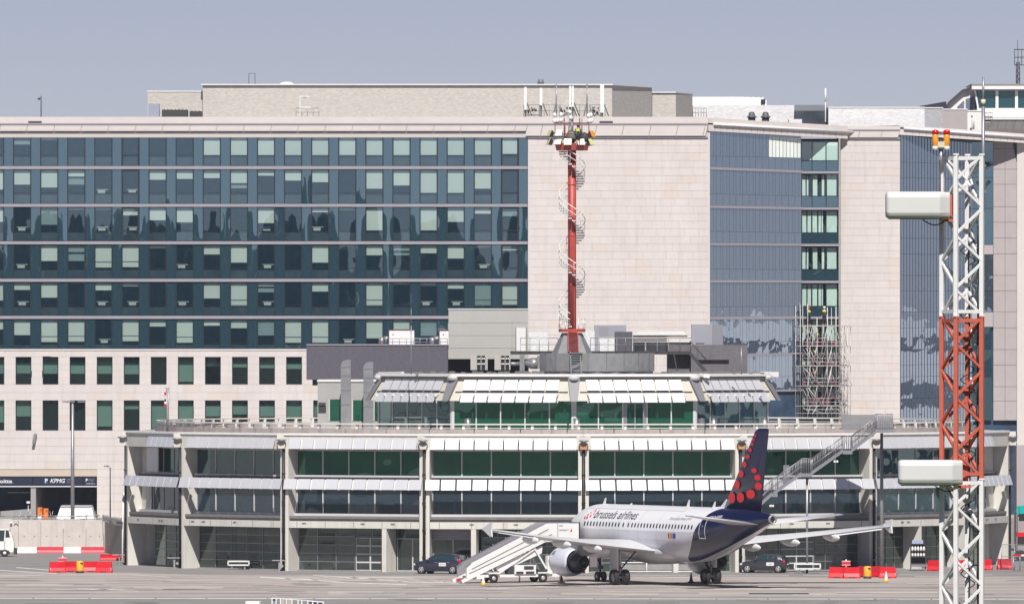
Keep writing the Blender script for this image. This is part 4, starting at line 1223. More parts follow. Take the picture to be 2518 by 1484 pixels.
def bay(k):
    VL, VR = vert(k), vert(k - 1)
    U = (VR - VL).normalized(); L = (VR - VL).length
    N = Vector((U.y, -U.x))
    rz = math.atan2(U.y, U.x)
    def fr(u, n, z): return (VL.x + U.x * u + N.x * n, VL.y + U.y * u + N.y * n, z)
    def bl(nm, u0, u1, n0, n1, z0, z1, mt, par=None, label=None):
        b = MB(); b.obox(fr, u0, u1, n0, n1, z0, z1)
        return part(nm, b.mesh(nm, mt), par or terminal, label=label)
    def at(u, n, z, s=None, rx=0.0):
        p = fr(u, n, z); return TR(p[0], p[1], p[2], rz, s, rx)
    # concrete fins at both ends of the bay
    bl('fin', 0.14, 0.42, -1.5, 0.0, 0.0, 9.56, M['concrete']); bl('fin', L - 0.42, L - 0.14, -1.5, 0.0, 0.0, 9.56, M['concrete'])
    # floors, beams
    bl('roof_beam', 0.06, L - 0.06, -0.6, -0.03, 9.565, 10.74, M['concrete'])
    bl('gutter', 0.0, L, -0.62, 0.03, 10.745, 10.82, M['white'])
    bl('gutter_lip', 0.02, L - .02, -0.025, 0.06, 10.66, 10.742, M['white'])
    bl('floor_slab', 0.43, L - 0.43, -5.0, -1.1, 6.5, 7.38, M['concrete_grey'])
    bl('window_sill', 0.43, L - 0.43, -1.5, -1.05, 7.385, 7.53, M['mullion'])
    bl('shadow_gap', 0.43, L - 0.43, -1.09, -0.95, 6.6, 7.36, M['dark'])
    bl('window_sill', 0.43, L - 0.43, -1.5, -0.95, 4.33, 4.52, M['mullion'])
    bl('ledge', 0.44, L - 0.44, -1.5, -0.1, 4.13, 4.325, M['ledge']); bl('ledge', 0.44, L - 0.44, -1.4, -0.25, 3.93, 4.125, M['ledge'])
    fa = bl('fascia', 0.46, L - 0.46, -0.5, 0.02, 3.40, 3.925, M['concrete'])
    b = MB()
    for i in range(5):
        u = 1.2 + i * (L - 2.4) / 4; b.obox(fr, u - .02, u + .02, 0.022, 0.03, 3.45, 3.9)
    for i in range(3):
        u = rr.uniform(1, L - 1); b.obox(fr, u, u + .35, 0.022, 0.06, 3.72, 3.8)
    part('joint', b.mesh('joint', M['ledge']), fa)
    bl('floor_slab', 0.43, L - 0.43, -6.0, -1.55, 3.5, 4.3, M['concrete_grey'])
    # rooms behind the panes
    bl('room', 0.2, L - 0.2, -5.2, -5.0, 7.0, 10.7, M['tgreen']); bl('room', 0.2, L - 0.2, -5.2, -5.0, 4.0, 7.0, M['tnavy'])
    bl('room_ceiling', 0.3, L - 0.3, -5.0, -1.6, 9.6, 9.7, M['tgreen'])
    b = MB(); b.obox(fr, 0.12, 0.13, -5.0, -1.6, 4.3, 9.6); b.obox(fr, L - 0.13, L - 0.12, -5.0, -1.6, 4.3, 9.6)
    part('room_side', b.mesh('room_side', M['tnavy']), terminal)
    if k in (1, 0, -1, -2, 2):
        b = MB()
        for i in range(10): b.obox(fr, 0.9 + i * 1.15, 1.02 + i * 1.15, -3.2, -3.1, 7.55, 8.4)
        part('chair_row', b.mesh('chair_row', mat('green_seat', (0.05, 0.16, 0.1), 0.8)), terminal) if 'seat' not in M else None
    # window rows, five panes each
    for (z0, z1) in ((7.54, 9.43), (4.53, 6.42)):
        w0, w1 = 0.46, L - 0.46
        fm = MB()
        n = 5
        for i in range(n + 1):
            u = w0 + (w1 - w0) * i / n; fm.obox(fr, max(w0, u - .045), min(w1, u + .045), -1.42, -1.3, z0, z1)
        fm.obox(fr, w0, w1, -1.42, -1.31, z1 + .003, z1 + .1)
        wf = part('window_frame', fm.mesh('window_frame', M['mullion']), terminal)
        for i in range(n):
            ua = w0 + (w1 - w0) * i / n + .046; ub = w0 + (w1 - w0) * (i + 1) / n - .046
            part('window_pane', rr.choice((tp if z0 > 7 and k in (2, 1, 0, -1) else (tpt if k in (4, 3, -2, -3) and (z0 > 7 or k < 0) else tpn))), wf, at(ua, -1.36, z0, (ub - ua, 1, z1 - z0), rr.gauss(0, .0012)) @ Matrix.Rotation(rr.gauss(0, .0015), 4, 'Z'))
    # sunshades
    np1, ua, ub = {4: (6, 5.3, L - .35), 3: (8, 0.9, L - .9), 2: (10, .5, L - .5), -3: (7, .4, 7.2), -2: (9, .7, L - .7)}.get(k, (10, .47, L - .47))
    pw = (ub - ua) / np1
    t1 = R(-17)
    for i in range(np1):
        part('sunshade', shade_mesh, terminal, at(ua + pw * (i + .5), 0.16, 10.0, (pw - .15, 1, 0.98), t1 + R(rr.gauss(0, .6))))
        if i: part('shade_arm', arm_mesh if k in (1, 0) else arm_white, terminal, at(ua + pw * i, 0.05, 9.95, None, t1))
    np2, ua, ub = {4: (8, .1, L - .1), 3: (10, .05, L - .05), -3: (9, .05, L - .05)}.get(k, (10, .05, L - .05))
    if k == -1: np2, ua = 8, 2.4 + .05
    if k == -1: np2, ua, ub = 10, .05, L - .05
    pw = (ub - ua) / np2
    for i in range(np2):
        part('sunshade', shade_mesh, terminal, at(ua + pw * (i + .5), 0.2, 6.83, (pw - .15, 1, 0.98), t1 + R(rr.gauss(0, .6))))
        if i: part('shade_arm', arm_mesh if k in (1, 0) else arm_white, terminal, at(ua + pw * i, 0.1, 6.78, None, t1))
    # ground floor glazing
    def glazed(u0, u1, cols, rows, z0=0.06, z1=3.39, n=-1.62, wt=.05, mt='alu', nm='glazing'):
        b = MB()
        for i in range(cols + 1):
            u = u0 + (u1 - u0) * i / cols; b.obox(fr, max(u0, u - wt / 2), min(u1, u + wt / 2), n - .06, n + .04, z0, z1)
        for j in range(rows + 1):
            z = z0 + (z1 - z0) * j / rows; b.obox(fr, u0, u1, n - .05, n + .03, max(z0, z - wt / 2), min(z1, z + wt / 2))
        g = part(nm, b.mesh(nm, M[mt]), terminal)
        for i in range(cols):
            for j in range(rows):
                a = u0 + (u1 - u0) * i / cols; c = (u1 - u0) / cols; e = z0 + (z1 - z0) * j / rows; h = (z1 - z0) / rows
                part('pane', gp, g, at(a, n, e, (c, 1, h), rr.gauss(0, .002)) @ Matrix.Rotation(rr.gauss(0, .003), 4, 'Z'))
        return g
    def post(u, w=.4): bl('fin', u, u + w, -1.6, 0.0, 0.0, 3.395, M['concrete'])
    def back(u0, u1, mt, n=-2.6, z1=3.45): bl('inner_partition', u0, u1, n - .1, n, 0.0, z1, mt)
    g1, g2, g3 = M['room_grey'], M['room_dark'], M['room_teal']
    back(0.2, L - 0.2, g2, -5.0)
    if k == 4:
        glazed(2.5, L - .5, 4, 5); back(8, 10, g1); back(3, 5, g3, -3.5)
    elif k == 3:
        glazed(.5, L - .5, 6, 5); back(3.2, 4.6, M['concrete_grey'], -3.2); back(6.0, 8.5, g1, -2.9); back(9.3, 11, g3)
        bl('wall_poster', 6.0, 7.3, -2.86, -2.84, 1.5, 2.2, mat('faded_red', (0.35, 0.06, 0.06), 0.8))
    elif k == 2:
        glazed(.5, 5.5, 3, 5); glazed(5.6, 8.6, 2, 1, nm='door_glazing', z0=2.75); glazed(5.6, 8.2, 2, 4, z1=2.65, wt=.12, mt='mullion', nm='door')
        glazed(8.3, 8.75, 1, 5)
        post(8.8); back(.5, 1.6, g1); back(2.2, 3.1, g2, -2.2); back(3.3, 8.7, g1)
        glazed(9.3, L - .5, 2, 1, nm='door', z1=2.6, wt=.1, mt='mullion'); glazed(9.3, L - .5, 1, 1, z0=2.62); back(9.3, L - .45, M['room_green'], -2.3)
    elif k == 1:
        glazed(.5, 3.6, 2, 1, z1=2.6, wt=.09, mt='mullion', nm='door'); bl('wall_panel', .45, 3.6, -1.7, -1.6, 2.62, 3.39, M['band'])
        post(3.7); glazed(4.3, L - .5, 6, 5); back(4.3, 7, g3, -3.2); back(7, 9, g1)
    elif k == 0:
        glazed(.5, 7, 5, 5); post(7.2); glazed(7.8, L - .5, 4, 5); back(.5, 4, g1, -3)
    elif k == -1:
        glazed(.5, 4.6, 4, 4); glazed(4.7, 7.9, 2, 6, wt=.10, mt='mullion'); glazed(8.0, L - .5, 4, 5); back(.6, 2.2, g1, -2.3); back(2.7, 4.5, M['room_blue'], -2.2); back(4.8, 7.8, g1, -2.6); back(8.1, 9.6, M['room_green'], -2.5); back(10.6, L - .5, g1, -2.1)
    elif k == -2:
        glazed(.5, 6.0, 5, 4); post(6.1, .3); glazed(6.5, L - .5, 4, 4); back(9.3, L - .5, g1, -2.4)
    else:
        glazed(.5, L - 3, 5, 4); back(2, 4, g1, -2.5); bl('wall_panel', L - 2.9, L - .45, -1.7, -1.5, 0, 3.4, M['concrete'])
    if k in (4, -3):  # blank ends: light panel beside the windows
        if k == 4: bl('wall_panel', 0.45, 2.6, -1.28, -1.2, 4.55, 9.5, M['concrete']); bl('wall_panel', 2.65, 5.2, -0.9, -0.8, 7.56, 9.5, M['white'])
        else: bl('wall_panel', L - 4.2, L - .45, -1.28, -1.2, 7.55, 9.5, M['concrete']); bl('wall_panel', L - 2.6, L - .45, -1.28, -1.2, 4.55, 6.5, M['concrete'])
    bl('plinth', .43, L - .43, -1.7, -1.4, 0, .055, M['concrete_grey'])


M['room_grey'] = mat('room_grey', (0.30, 0.295, 0.29), 0.9, var=.2, scale=.6)
M['room_dark'] = mat('room_dark', (0.09, 0.10, 0.115), 0.9, var=.4, scale=.5)
M['room_teal'] = mat('room_teal', (0.04, 0.10, 0.12), 0.9, var=.4, scale=.6)
M['room_green'] = mat('room_green', (0.28, 0.31, 0.29), 0.9, var=.1, scale=.5)
M['room_blue'] = mat('room_blue', (0.25, 0.27, 0.33), 0.9, var=.1, scale=.5)
M['seat'] = 1
for k in range(4, -4, -1): bay(k)
del M['seat']
# pipes and lamps at the corners, radial fin behind
for k in range(4, -5, -1):
    v = vert(k, TR_ + .03)
    b = MB(); b.tube((v.x, v.y, 0), (v.x, v.y, 9.62), 0.115, 8)
    for z in (1.2, 3.3, 5.4, 7.6): b.tube((v.x, v.y, z), (v.x, v.y, z + .1), .15, 8)
    part('downpipe', b.mesh('downpipe', M['black']), terminal)
    v0, v1 = vert(k, TR_ - 6), vert(k, TR_ - (.25 if -4 < k < 4 else 1.0))
    b = MB(); b.beam((v0.x, v0.y, 4.75), (v1.x, v1.y, 4.75), .26, 9.5); part('cross_wall', b.mesh('cross_wall', M['concrete']), terminal)
    e0 = vert(k, TR_ - .02)
    b = MB(); b.box(e0.x - .55, e0.x + .55, e0.y - .02, e0.y + .5, 9.63, 10.735)
    part('corner_fascia', b.mesh('corner_fascia', M['concrete']), terminal)
    o = vert(k, TR_ + .3)
    lamp = None
    b = MB(); b.hexa([(o.x - .24, o.y - .1, 9.62), (o.x + .24, o.y - .1, 9.62), (o.x + .24, o.y + .3, 9.62), (o.x - .24, o.y + .3, 9.62), (o.x - .3, o.y - .12, 9.95), (o.x + .3, o.y - .12, 9.95), (o.x + .3, o.y + .3, 9.95), (o.x - .3, o.y + .3, 9.95)])
    lamp = part('wall_lamp', b.mesh('wall_lamp', M['terracotta'] if k in (0, -1) else M['concrete']), terminal)
    b = MB(); b.lathe([(0, .0), (.25, .02), (.40, .07), (.36, .14), (0, .17)], 12, (o.x, o.y - .1, 10.2)); part('lamp_head', b.mesh('lamp_head', M['steel']), lamp)
# small steel service tables fixed to the corner fins
for k in (4, 3, 2, -2):
    o = vert(k, TR_ + .5)
    b = MB(); b.box(o.x - .6, o.x + .4, o.y - .3, o.y + .05, .80, .87); b.box(o.x - .1, o.x + .02, o.y - .2, o.y - .08, 0, .8); b.box(o.x + .1, o.x + .28, o.y - .25, o.y - .1, .3, .5)
    part('hydrant_shelf', b.mesh('hydrant_shelf', M['concrete_grey']), terminal)
# end and rear walls
vl, vr = vert(4), vert(-4)
b = MB()
b.prism([(vl.x + .5, vl.y + .4), (vl.x + 3.0, TCY + 18), (vr.x - 3.0, TCY + 18), (vr.x - .5, vr.y + .4)] + [tuple(vert(k, TR_ - 6.1)) for k in range(-4, 5)], 0, 10.6, 'xy')
part('core_wall', b.mesh('core_wall', M['concrete_grey']), terminal)
b = MB(); b.prism([tuple(vert(k, TR_ - .3)) for k in range(-4, 5)] + [(vl.x + 3, TCY + 34), (vr.x - 3, TCY + 34)], 10.61, 10.742, 'xy')
part('roof', b.mesh('roof', M['concrete_grey']), terminal)

# parapet ring of the roof terrace with posts and rails
PR = 33.3
NSEG = 57
for i in range(NSEG):
    a0, a1 = 2 * math.pi * i / NSEG + .0012, 2 * math.pi * (i + 1) / NSEG - .0012
    def pt(a, r): return (TCX - r * math.sin(a), TCY - r * math.cos(a))
    b = MB(); b.prism([pt(a0, PR), pt(a1, PR), pt(a1, PR - .16), pt(a0, PR - .16)], 10.745, 11.17, 'xy')
    front = math.cos((a0 + a1) / 2) > -0.2
    if front: part('parapet_panel', b.mesh('parapet_panel', M['concrete_pink']), terminal)
    else: part('parapet_panel', b.mesh('parapet_panel', M['concrete_pink']), terminal)
b = MB()
for i in range(NSEG * 2):
    a = 2 * math.pi * (i + .5) / (NSEG * 2)
    p = (TCX - (PR - .3) * math.sin(a), TCY - (PR - .3) * math.cos(a))
    b.beam((p[0], p[1], 10.75), (p[0], p[1], 11.5), .2, .2, up=(math.sin(a), math.cos(a), 0))
part('parapet_post', b.mesh('parapet_post', M['white']), terminal)
b = MB()
for i in range(NSEG):
    a0, a1 = 2 * math.pi * i / NSEG, 2 * math.pi * (i + 1) / NSEG - (.004 if i % 3 == 2 else 0)
    p = [(TCX - (PR - .2) * math.sin(a), TCY - (PR - .2) * math.cos(a)) for a in (a0, a1)]
    b.beam((*p[0], 11.55), (*p[1], 11.55), .3, .11); b.beam((*p[0], 11.26), (*p[1], 11.26), .06, .05)
part('parapet_rail', b.mesh('parapet_rail', M['concrete']), terminal)
b = MB()
for px in (1150, 1418, 1725, 1755, 1880):
    b.tube((wx(px, 902), 902, 10.75), (wx(px, 902), 902, 11.9), .25, 10); b.tube((wx(px, 902), 902, 11.9), (wx(px, 902), 902, 11.95), .28, 10)
part('roof_vent', b.mesh('roof_vent', M['steel']), terminal)

# upper lounge: ten-sided glass drum with leaning sunshades
PCX, PCY, PRD = 4.95, 929.6, 16.6
def pv(k, rad=PRD): a = R(36 * k); return Vector((PCX - rad * math.sin(a), PCY - rad * math.cos(a)))


sol_mesh = MB().box(-.5, .5, -.025, .025, -.5, .5).mesh('sunshade_blade', M['shade'])
lp = [pillow('lounge_pane', M['tpane'], a, 5, 5) for a in (0.003, -0.004)]
lpt = [pillow('lounge_pane', M['tpane_teal'], a, 5, 5) for a in (0.006, -0.008)]
for k in (2, 1, 0, -1):
    VL, VR = pv(k), pv(k - 1)
    U = (VR - VL).normalized(); L = (VR - VL).length; N = Vector((U.y, -U.x)); rz = math.atan2(U.y, U.x)
    def fr(u, n, z): return (VL.x + U.x * u + N.x * n, VL.y + U.y * u + N.y * n, z)
    def at(u, n, z, s=None, rx=0.0):
        p = fr(u, n, z); return TR(p[0], p[1], p[2], rz, s, rx)
    def bl(nm, u0, u1, n0, n1, z0, z1, mt, par=None):
        b = MB(); b.obox(fr, u0, u1, n0, n1, z0, z1); return part(nm, b.mesh(nm, mt), par or terminal)
    fm = MB(); n = 5
    skip = (k == 0)
    for i in range(n + 1):
        u = L * i / n
        w = .05 if 0 < i < n else .2
        fm.obox(fr, max(0, u - w), min(L, u + w), -.08, .04, 10.76, 13.4)
    fm.obox(fr, .2, L - .2, -.07, .03, 13.4, 13.5)
    wf = part('lounge_frame', fm.mesh('lounge_frame', M['mullion']), terminal)
    for i in range(n):
        ua = L * i / n + (.051 if i else .201); ub = L * (i + 1) / n - (.051 if i < n - 1 else .201)
        if skip and i == 2:
            dr = bl('double_door', ua, ub, -.03, .05, 13.02, 13.2, M['alu'], wf)
            b = MB()
            for q0, q1 in ((0, .16), (.47, .53), (.84, 1)): b.obox(fr, ua + (ub - ua) * q0, ua + (ub - ua) * q1, -.02, .06, 10.78, 13.02)
            part('door_frame', b.mesh('door_frame', M['alu']), terminal)
        part('window_pane', rr.choice(lp if k in (1, 0) else lpt), wf, at(ua, 0, 10.78, (ub - ua, 1, 2.62), rr.gauss(0, .001)) @ Matrix.Rotation(rr.gauss(0, .001), 4, 'Z'))
    bl('room', .1, L - .1, -5.2, -5.1, 10.75, 13.5, M['tgreen'] if k in (0, 1) else M['tnavy'])
    bl('room_ceiling', 1.2, L - 1.2, -5.0, -.2, 13.5, 13.6, M['tgreen'])
    # leaning roof band with hip strips
    b = MB(); e = .22
    q = [fr(0, 0, 0), fr(L, 0, 0)]
    def hip(kk, rad, z): p = pv(kk, rad); return (p.x, p.y, z)
    b.hexa([hip(k, PRD + .75, 13.25), hip(k - 1, PRD + .75, 13.25), hip(k - 1, PRD - 1, 13.25), hip(k, PRD - 1, 13.25), hip(k, PRD - .35, 15.15), hip(k - 1, PRD - .35, 15.15), hip(k - 1, PRD - 1.2, 15.15), hip(k, PRD - 1.2, 15.15)])
    part('roof_band', b.mesh('roof_band', mat('cream_roof_band', (0.56, 0.53, 0.46), .7, var=.06, scale=1) if 'crb' not in M else M['crb']), terminal)
    # two rows of blades
    nb = 7
    u0, u1 = .95, L - 1.15
    pw = (u1 - u0) / nb
    slope = math.atan2(1.05, 1.9)
    for i in range(nb):
        part('sunshade_blade', sol_mesh, terminal, at(u0 + pw * (i + .5), .14, 14.52, (pw - .12, 1, 1.0), -slope + R(rr.gauss(0, .5))))
        part('sunshade_blade', sol_mesh, terminal, at(u0 + pw * (i + .5), .86, 13.50, (pw - .13, 1, .80), -slope + R(6 + rr.gauss(0, .5))))
    b = MB()
    for i in range(nb + 1):
        u = u0 + pw * i
        b.beam(fr(u, -.42, 15.12), fr(u, .72, 13.1), .07, .07)
        b.beam(fr(u, .3, 13.9), fr(u, .95, 13.65), .06, .09)
    part('blade_arm', b.mesh('blade_arm', M['white']), terminal)
    b = MB(); b.obox(fr, .4, L - .4, .28, .4, 13.92, 14.0); part('walkway_gap', b.mesh('walkway_gap', M['dark']), terminal)
    b = MB(); b.beam(fr(-.12, -.02, 15.3), fr(L + .12, -.02, 15.3), .34, .22); part('eaves_gutter', b.mesh('eaves_gutter', M['white']), terminal)
    M['crb'] = terminal.children[0].data.materials[0] if False else bpy.data.materials['cream_roof_band']
for k in (2, 1, 0, -1, -2):
    p0, p1 = pv(k, PRD - .3), pv(k, PRD + .95)
    a = R(36 * k); t = Vector((math.cos(a), -math.sin(a), 0))
    b = MB()
    w0, w1 = .48, .28
    v = []
    for (p, z, w) in ((p1, 13.22, w1), (p0, 15.2, w0)):
        c = Vector((p.x, p.y, z)); out = Vector((-math.sin(a), -math.cos(a), 0)) * .08
        v += [c - t * w + out, c + t * w + out, c + t * w - out, c - t * w - out]
    b.hexa(v); part('hip_strip', b.mesh('hip_strip', M['alu_dark'] if 'alu_dark' in M else M.setdefault('alu_dark', mat('hip_grey', (0.2, 0.2, 0.22), .5))), terminal)
    b = MB(); b.lathe([(0, -.2), (.42, -.15), (.48, .1), (.48, .2)], 12, (p0.x - .15 * math.sin(a), p0.y - .15 * math.cos(a), 15.05)); part('rain_head', b.mesh('rain_head', M['white']), terminal)
b = MB(); b.prism([tuple(pv(k, PRD - .25)) for k in range(10)], 15.16, 15.36, 'xy'); part('lounge_roof', b.mesh('lounge_roof', M['ledge']), terminal)
b = MB(); b.prism([tuple(pv(k, PRD - 5.5)) for k in range(10)], 10.75, 15.15, 'xy'); part('lounge_core', b.mesh('lounge_core', M['tnavy']), terminal)
p = pv(2, PRD); b = MB(); b.beam((wx(934, 926), 926, 15.32), (wx(990, 923), 923, 15.35), .3, .4); b.beam((wx(1722, 917), 917, 15.3), (wx(1745, 917), 917, 15.2), .3, .3); b.beam((wx(1868, 926), 926, 15.35), (wx(1912, 927), 927, 15.3), .3, .4)
part('eaves_gutter', b.mesh('eaves_gutter', M['white']), terminal)

# grey stair block beside the lounge, dark slate box over it
YG = 939.0
def gx(px): return wx(px, YG)
def gz(py): return wz(py, YG)
pbox('stair_block', terminal, gx(781), gx(960), YG, YG + 9, 10.745, gz(938), mat('block_grey', (0.40, 0.395, 0.385), .85, var=.08, scale=.7))
pbox('coping', terminal, gx(780), gx(961), YG - .08, YG + 9, gz(938) + .003, gz(933.5), M['white'])
for (a, c, y0, y1) in ((811, 838, 981, 1034), (868, 893, 983, 1034), (921, 935, 983, 1034)):
    w = pbox('window_frame', terminal, gx(a - 2), gx(a), YG - .05, YG - .003, gz(y1), gz(y0), M['concrete'])
    part('window_pane', tp[0], w, TR(gx(a), YG - .03, gz(y1), 0, (gx(c) - gx(a), 1, gz(y0) - gz(y1))))
    pbox('window_back', w, gx(a), gx(c), YG - .02, YG - .004, gz(y1), gz(y0), M['tgreen'])
b = MB(); b.box(gx(783), gx(801), YG - .3, YG - .004, gz(996), gz(989)); b.box(gx(783), gx(802), YG - .35, YG - .004, gz(1003), gz(999)); part('wall_bracket', b.mesh('wall_bracket', M['dark']), terminal)
for (a, c, yt) in ((838, 862.5, 884), (893.5, 917.5, 889)):
    b = MB(); Y0 = 936.0
    x0, x1 = wx(a, Y0), wx(c, Y0); zt = wz(yt, Y0); r = (x1 - x0) * .62
    arc = [(x1, zt), (x1, 10.76), (x0, 10.76), (x0, zt - r)] + [(x0 + r - r * math.cos(t), zt - r + r * math.sin(t)) for t in (R(22), R(45), R(67), R(90))]
    b.prism(arc, Y0, Y0 + .9, 'xz')
    d = part('air_duct', b.mesh('air_duct', M['steel']), terminal)
    b = MB()
    for z in (wz(yt + 18, Y0), wz(yt + 40, Y0), wz(yt + 75, Y0), wz(yt + 110, Y0)): b.box(x0 - .03, x1 + .03, Y0 - .03, Y0 + .93, z, z + .06)
    part('duct_flange', b.mesh('duct_flange', M['steel']), d)
YS = 956.0
pbox('slate_box', terminal, wx(753.5, YS), wx(1101, YS), YS, YS + 9, wz(933, YS), wz(848.5, YS), M['slate'])
pbox('slate_coping', terminal, wx(753.5, YS), wx(1101, YS), YS - .06, YS + 9, wz(848.5, YS) + .003, wz(846, YS), M['band'])
pbox('slate_support', terminal, wx(790, YS), wx(1300, YS), YS + 3, YS + 9, 10.745, wz(933, YS) - .003, M['dark'])
pbox('slate_window', terminal, wx(768, YS), wx(781, YS), YS + .5, YS + 2.9, wz(947, YS), wz(933, YS) - .003, M['tgreen'])
YP = 968.0
beige = pbox('plant_room', terminal, wx(1103, YP), wx(1299, YP), YP, YP + 8, wz(882, YP), wz(761, YP), M['beige_metal'])
b = MB()
for yq in (793, 824, 855): b.box(wx(1103, YP), wx(1299, YP), YP - .012, YP - .002, wz(yq, YP) - .02, wz(yq, YP) + .02)
b.box(wx(1258.5, YP), wx(1259.5, YP), YP - .012, YP - .002, wz(882, YP), wz(784, YP))
part('panel_joint', b.mesh('panel_joint', M['concrete_grey']), beige)
pbox('coping', terminal, wx(1102, YP), wx(1299.5, YP), YP - .06, YP + 8, wz(761, YP) + .003, wz(758.5, YP), M['white'])
pbox('door', beige, wx(1269.5, YP), wx(1293, YP), YP - .06, YP - .002, wz(868, YP), wz(806, YP), M['white'])
b = MB(); b.box(wx(1268, YP), wx(1269.4, YP), YP - .07, YP - .002, wz(868, YP), wz(805, YP)); b.box(wx(1293.1, YP), wx(1294.5, YP), YP - .07, YP - .002, wz(868, YP), wz(805, YP))
part('door_frame', b.mesh('door_frame', M['dark']), beige)
pbox('plant_room_base', terminal, wx(1102, YP), wx(1300, YP), YP + 1, YP + 8, 15, wz(882, YP) - .003, M['dark'])
# white air handlers on the slate box
for (a, c, y0, lab) in ((957, 1018.5, 811, 'white red-framed air handling unit standing free on the slate roof box'), (1081, 1103, 812, 'white air handling unit half hidden by the beige plant room')):
    Y0 = 958.0
    t = thing('air_handler', lab, 'air handler', (wx((a + c) / 2, Y0), Y0 + 1, wz(848, Y0)), 'air handling units on the roof')
    pbox('casing', t, wx(a, Y0), wx(c, Y0), Y0, Y0 + 2, wz(847, Y0), wz(y0, Y0), M['white'])
    b = MB(); b.box(wx(a - 2, Y0), wx(c + .5, Y0), Y0 - .05, Y0 + 2, wz(y0, Y0) + .003, wz(y0 - 1.6, Y0)); b.box(wx(a - 2, Y0), wx(a, Y0) - .004, Y0 - .05, Y0 + .1, wz(847, Y0), wz(y0, Y0))
    part('frame', b.mesh('frame', mat('dark_red', (0.12, 0.03, 0.035), .5) if 'dark_red' not in bpy.data.materials else bpy.data.materials['dark_red']), t)
    b = MB(); b.tube((wx(a - 14, Y0), Y0 + .6, wz(832, Y0)), (wx(a, Y0), Y0 + .6, wz(832, Y0)), .2, 8); b.tube((wx(a - 18, Y0), Y0 + .6, wz(847, Y0)), (wx(a - 18, Y0), Y0 + .6, wz(829, Y0)), .22, 10)
    part('intake', b.mesh('intake', M['alu']), t)
    b = MB(); b.box(wx(a + 8, Y0), wx(a + 11, Y0), Y0 - .03, Y0 - .002, wz(823, Y0), wz(821, Y0)); part('handle', b.mesh('handle', M['dark']), t)
def rail2(nm, pts, h, par, mt, n=8, r=.025):
    b = MB()
    for (p, q) in zip(pts[:-1], pts[1:]):
        p, q = Vector(p), Vector(q)
        for i in range(n + 1):
            c = p.lerp(q, i / n); b.tube(c, c + Vector((0, 0, h)), r, 4)
        for hh in (h, h * .5): b.tube(p + Vector((0, 0, hh)), q + Vector((0, 0, hh)), r, 4)
    return part(nm, b.mesh(nm, mt), par)


rail2('roof_railing', [(wx(932, 957), 957, wz(848, 957)), (wx(1100, 957), 957, wz(848, 957))], .55, terminal, M['alu'], 10)
YR = 950.0
def kx(px): return wx(px, YR)
def kz(py): return wz(py, YR)
pbox('roof_platform', terminal, kx(1255), kx(1720), YR, YR + 8, kz(871), kz(863), M['dark'])
rail2('roof_railing', [(kx(1280), YR - .1, kz(863)), (kx(1372), YR - .1, kz(863))], 1.1, terminal, M['steel'], 4)
rail2('roof_railing', [(kx(1452), YR - .1, kz(863)), (kx(1560), YR - .1, kz(863)), (kx(1700), YR - .1, kz(863))], 1.1, terminal, M['steel'], 5)
crum = mat('bright_sheet', (0.74, 0.74, 0.74), .7, var=.35, scale=6, stretch=(.5, .5, 3))
def rx_(nm, a, c, y0, y1, Y0, d, mt): return pbox(nm, terminal, wx(a, Y0), wx(c, Y0), Y0, Y0 + d, wz(y1, Y0), wz(y0, Y0), mt)
rx_('roof_screen', 1300, 1346, 816, 863, 957, .2, crum); rx_('roof_screen', 1440, 1462, 813, 863, 957, .2, crum)
rx_('roof_screen', 1472, 1511, 829, 863, 954, .5, crum); rx_('slate_box', 1512, 1555, 815, 863, 955, 3, M['slate'])
hut_mt = mat('hut_grey', (0.33, 0.33, 0.375), .6, var=.04, scale=.6)
h1 = rx_('roof_hut', 1462, 1540, 799, 863, 960, 3, hut_mt); pbox('door', h1, wx(1473, 960), wx(1496, 960), 959.93, 959.995, wz(830, 960), wz(802, 960), M['band'])
h2 = rx_('roof_hut', 1701, 1752, 797, 848, 958, 3, hut_mt); rx_('roof_hut', 1752.3, 1778, 798, 848, 958.4, 3, mat('hut_grey_dark', (0.25, 0.25, 0.29), .6))
pbox('door', h2, wx(1711, 958), wx(1732, 958), 957.93, 957.995, wz(843, 958), wz(803, 958), hut_mt)
rx_('roof_shelter', 1557, 1700, 824, 828, 958, 3, M['concrete']); rx_('roof_shelter', 1557, 1640, 829, 836, 957.5, 3, M['ledge']); rx_('roof_shelter', 1557, 1700, 837, 840, 957.6, 3, M['white'])
b = MB(); b.hexa([(wx(1555, 958), 957.5, wz(824, 958)), (wx(1690, 958), 957.5, wz(823, 958)), (wx(1690, 958), 961, wz(823, 958)), (wx(1555, 958), 961, wz(824, 958)), (wx(1570, 958), 957.5, wz(814, 958)), (wx(1680, 958), 957.5, wz(814, 958)), (wx(1680, 958), 961, wz(814, 958)), (wx(1570, 958), 961, wz(814, 958))])
part('shelter_roof', b.mesh('shelter_roof', M['white']), terminal)
rx_('roof_screen', 1587, 1700, 841, 863, 959, .3, M['white_render']); rx_('roof_hut', 1557, 1586, 841, 863, 958.5, 1, M['alu'])
rx_('slate_box', 1699, 1838, 848, 918, 949, 8, M['slate2']); rx_('slate_box', 1642, 1698.5, 848, 918, 951, 6, M['slate2'])
pbox('slate_ledge', terminal, wx(1716, 948.8), wx(1793, 948.8), 948.7, 948.95, wz(884, 948.8), wz(848, 948.8), M['slate2'])
b = MB()
q0, q1 = Vector((kx(1690), 938, kz(866))), Vector((kx(1730), 938, kz(912)))
b.beam(q0, q1, .12, .25); b.beam(q0 + Vector((0, .9, 0)), q1 + Vector((0, .9, 0)), .12, .25)
for i in range(8):
    c = q0.lerp(q1, (i + .5) / 8); b.box(c.x - .14, c.x + .14, c.y, c.y + .9, c.z - .03, c.z + .03)
b.box(kx(1640), kx(1692), 938, 939, kz(869), kz(866)); b.beam((kx(1652), 938, kz(869)), (kx(1660), 938, kz(912)), .1)
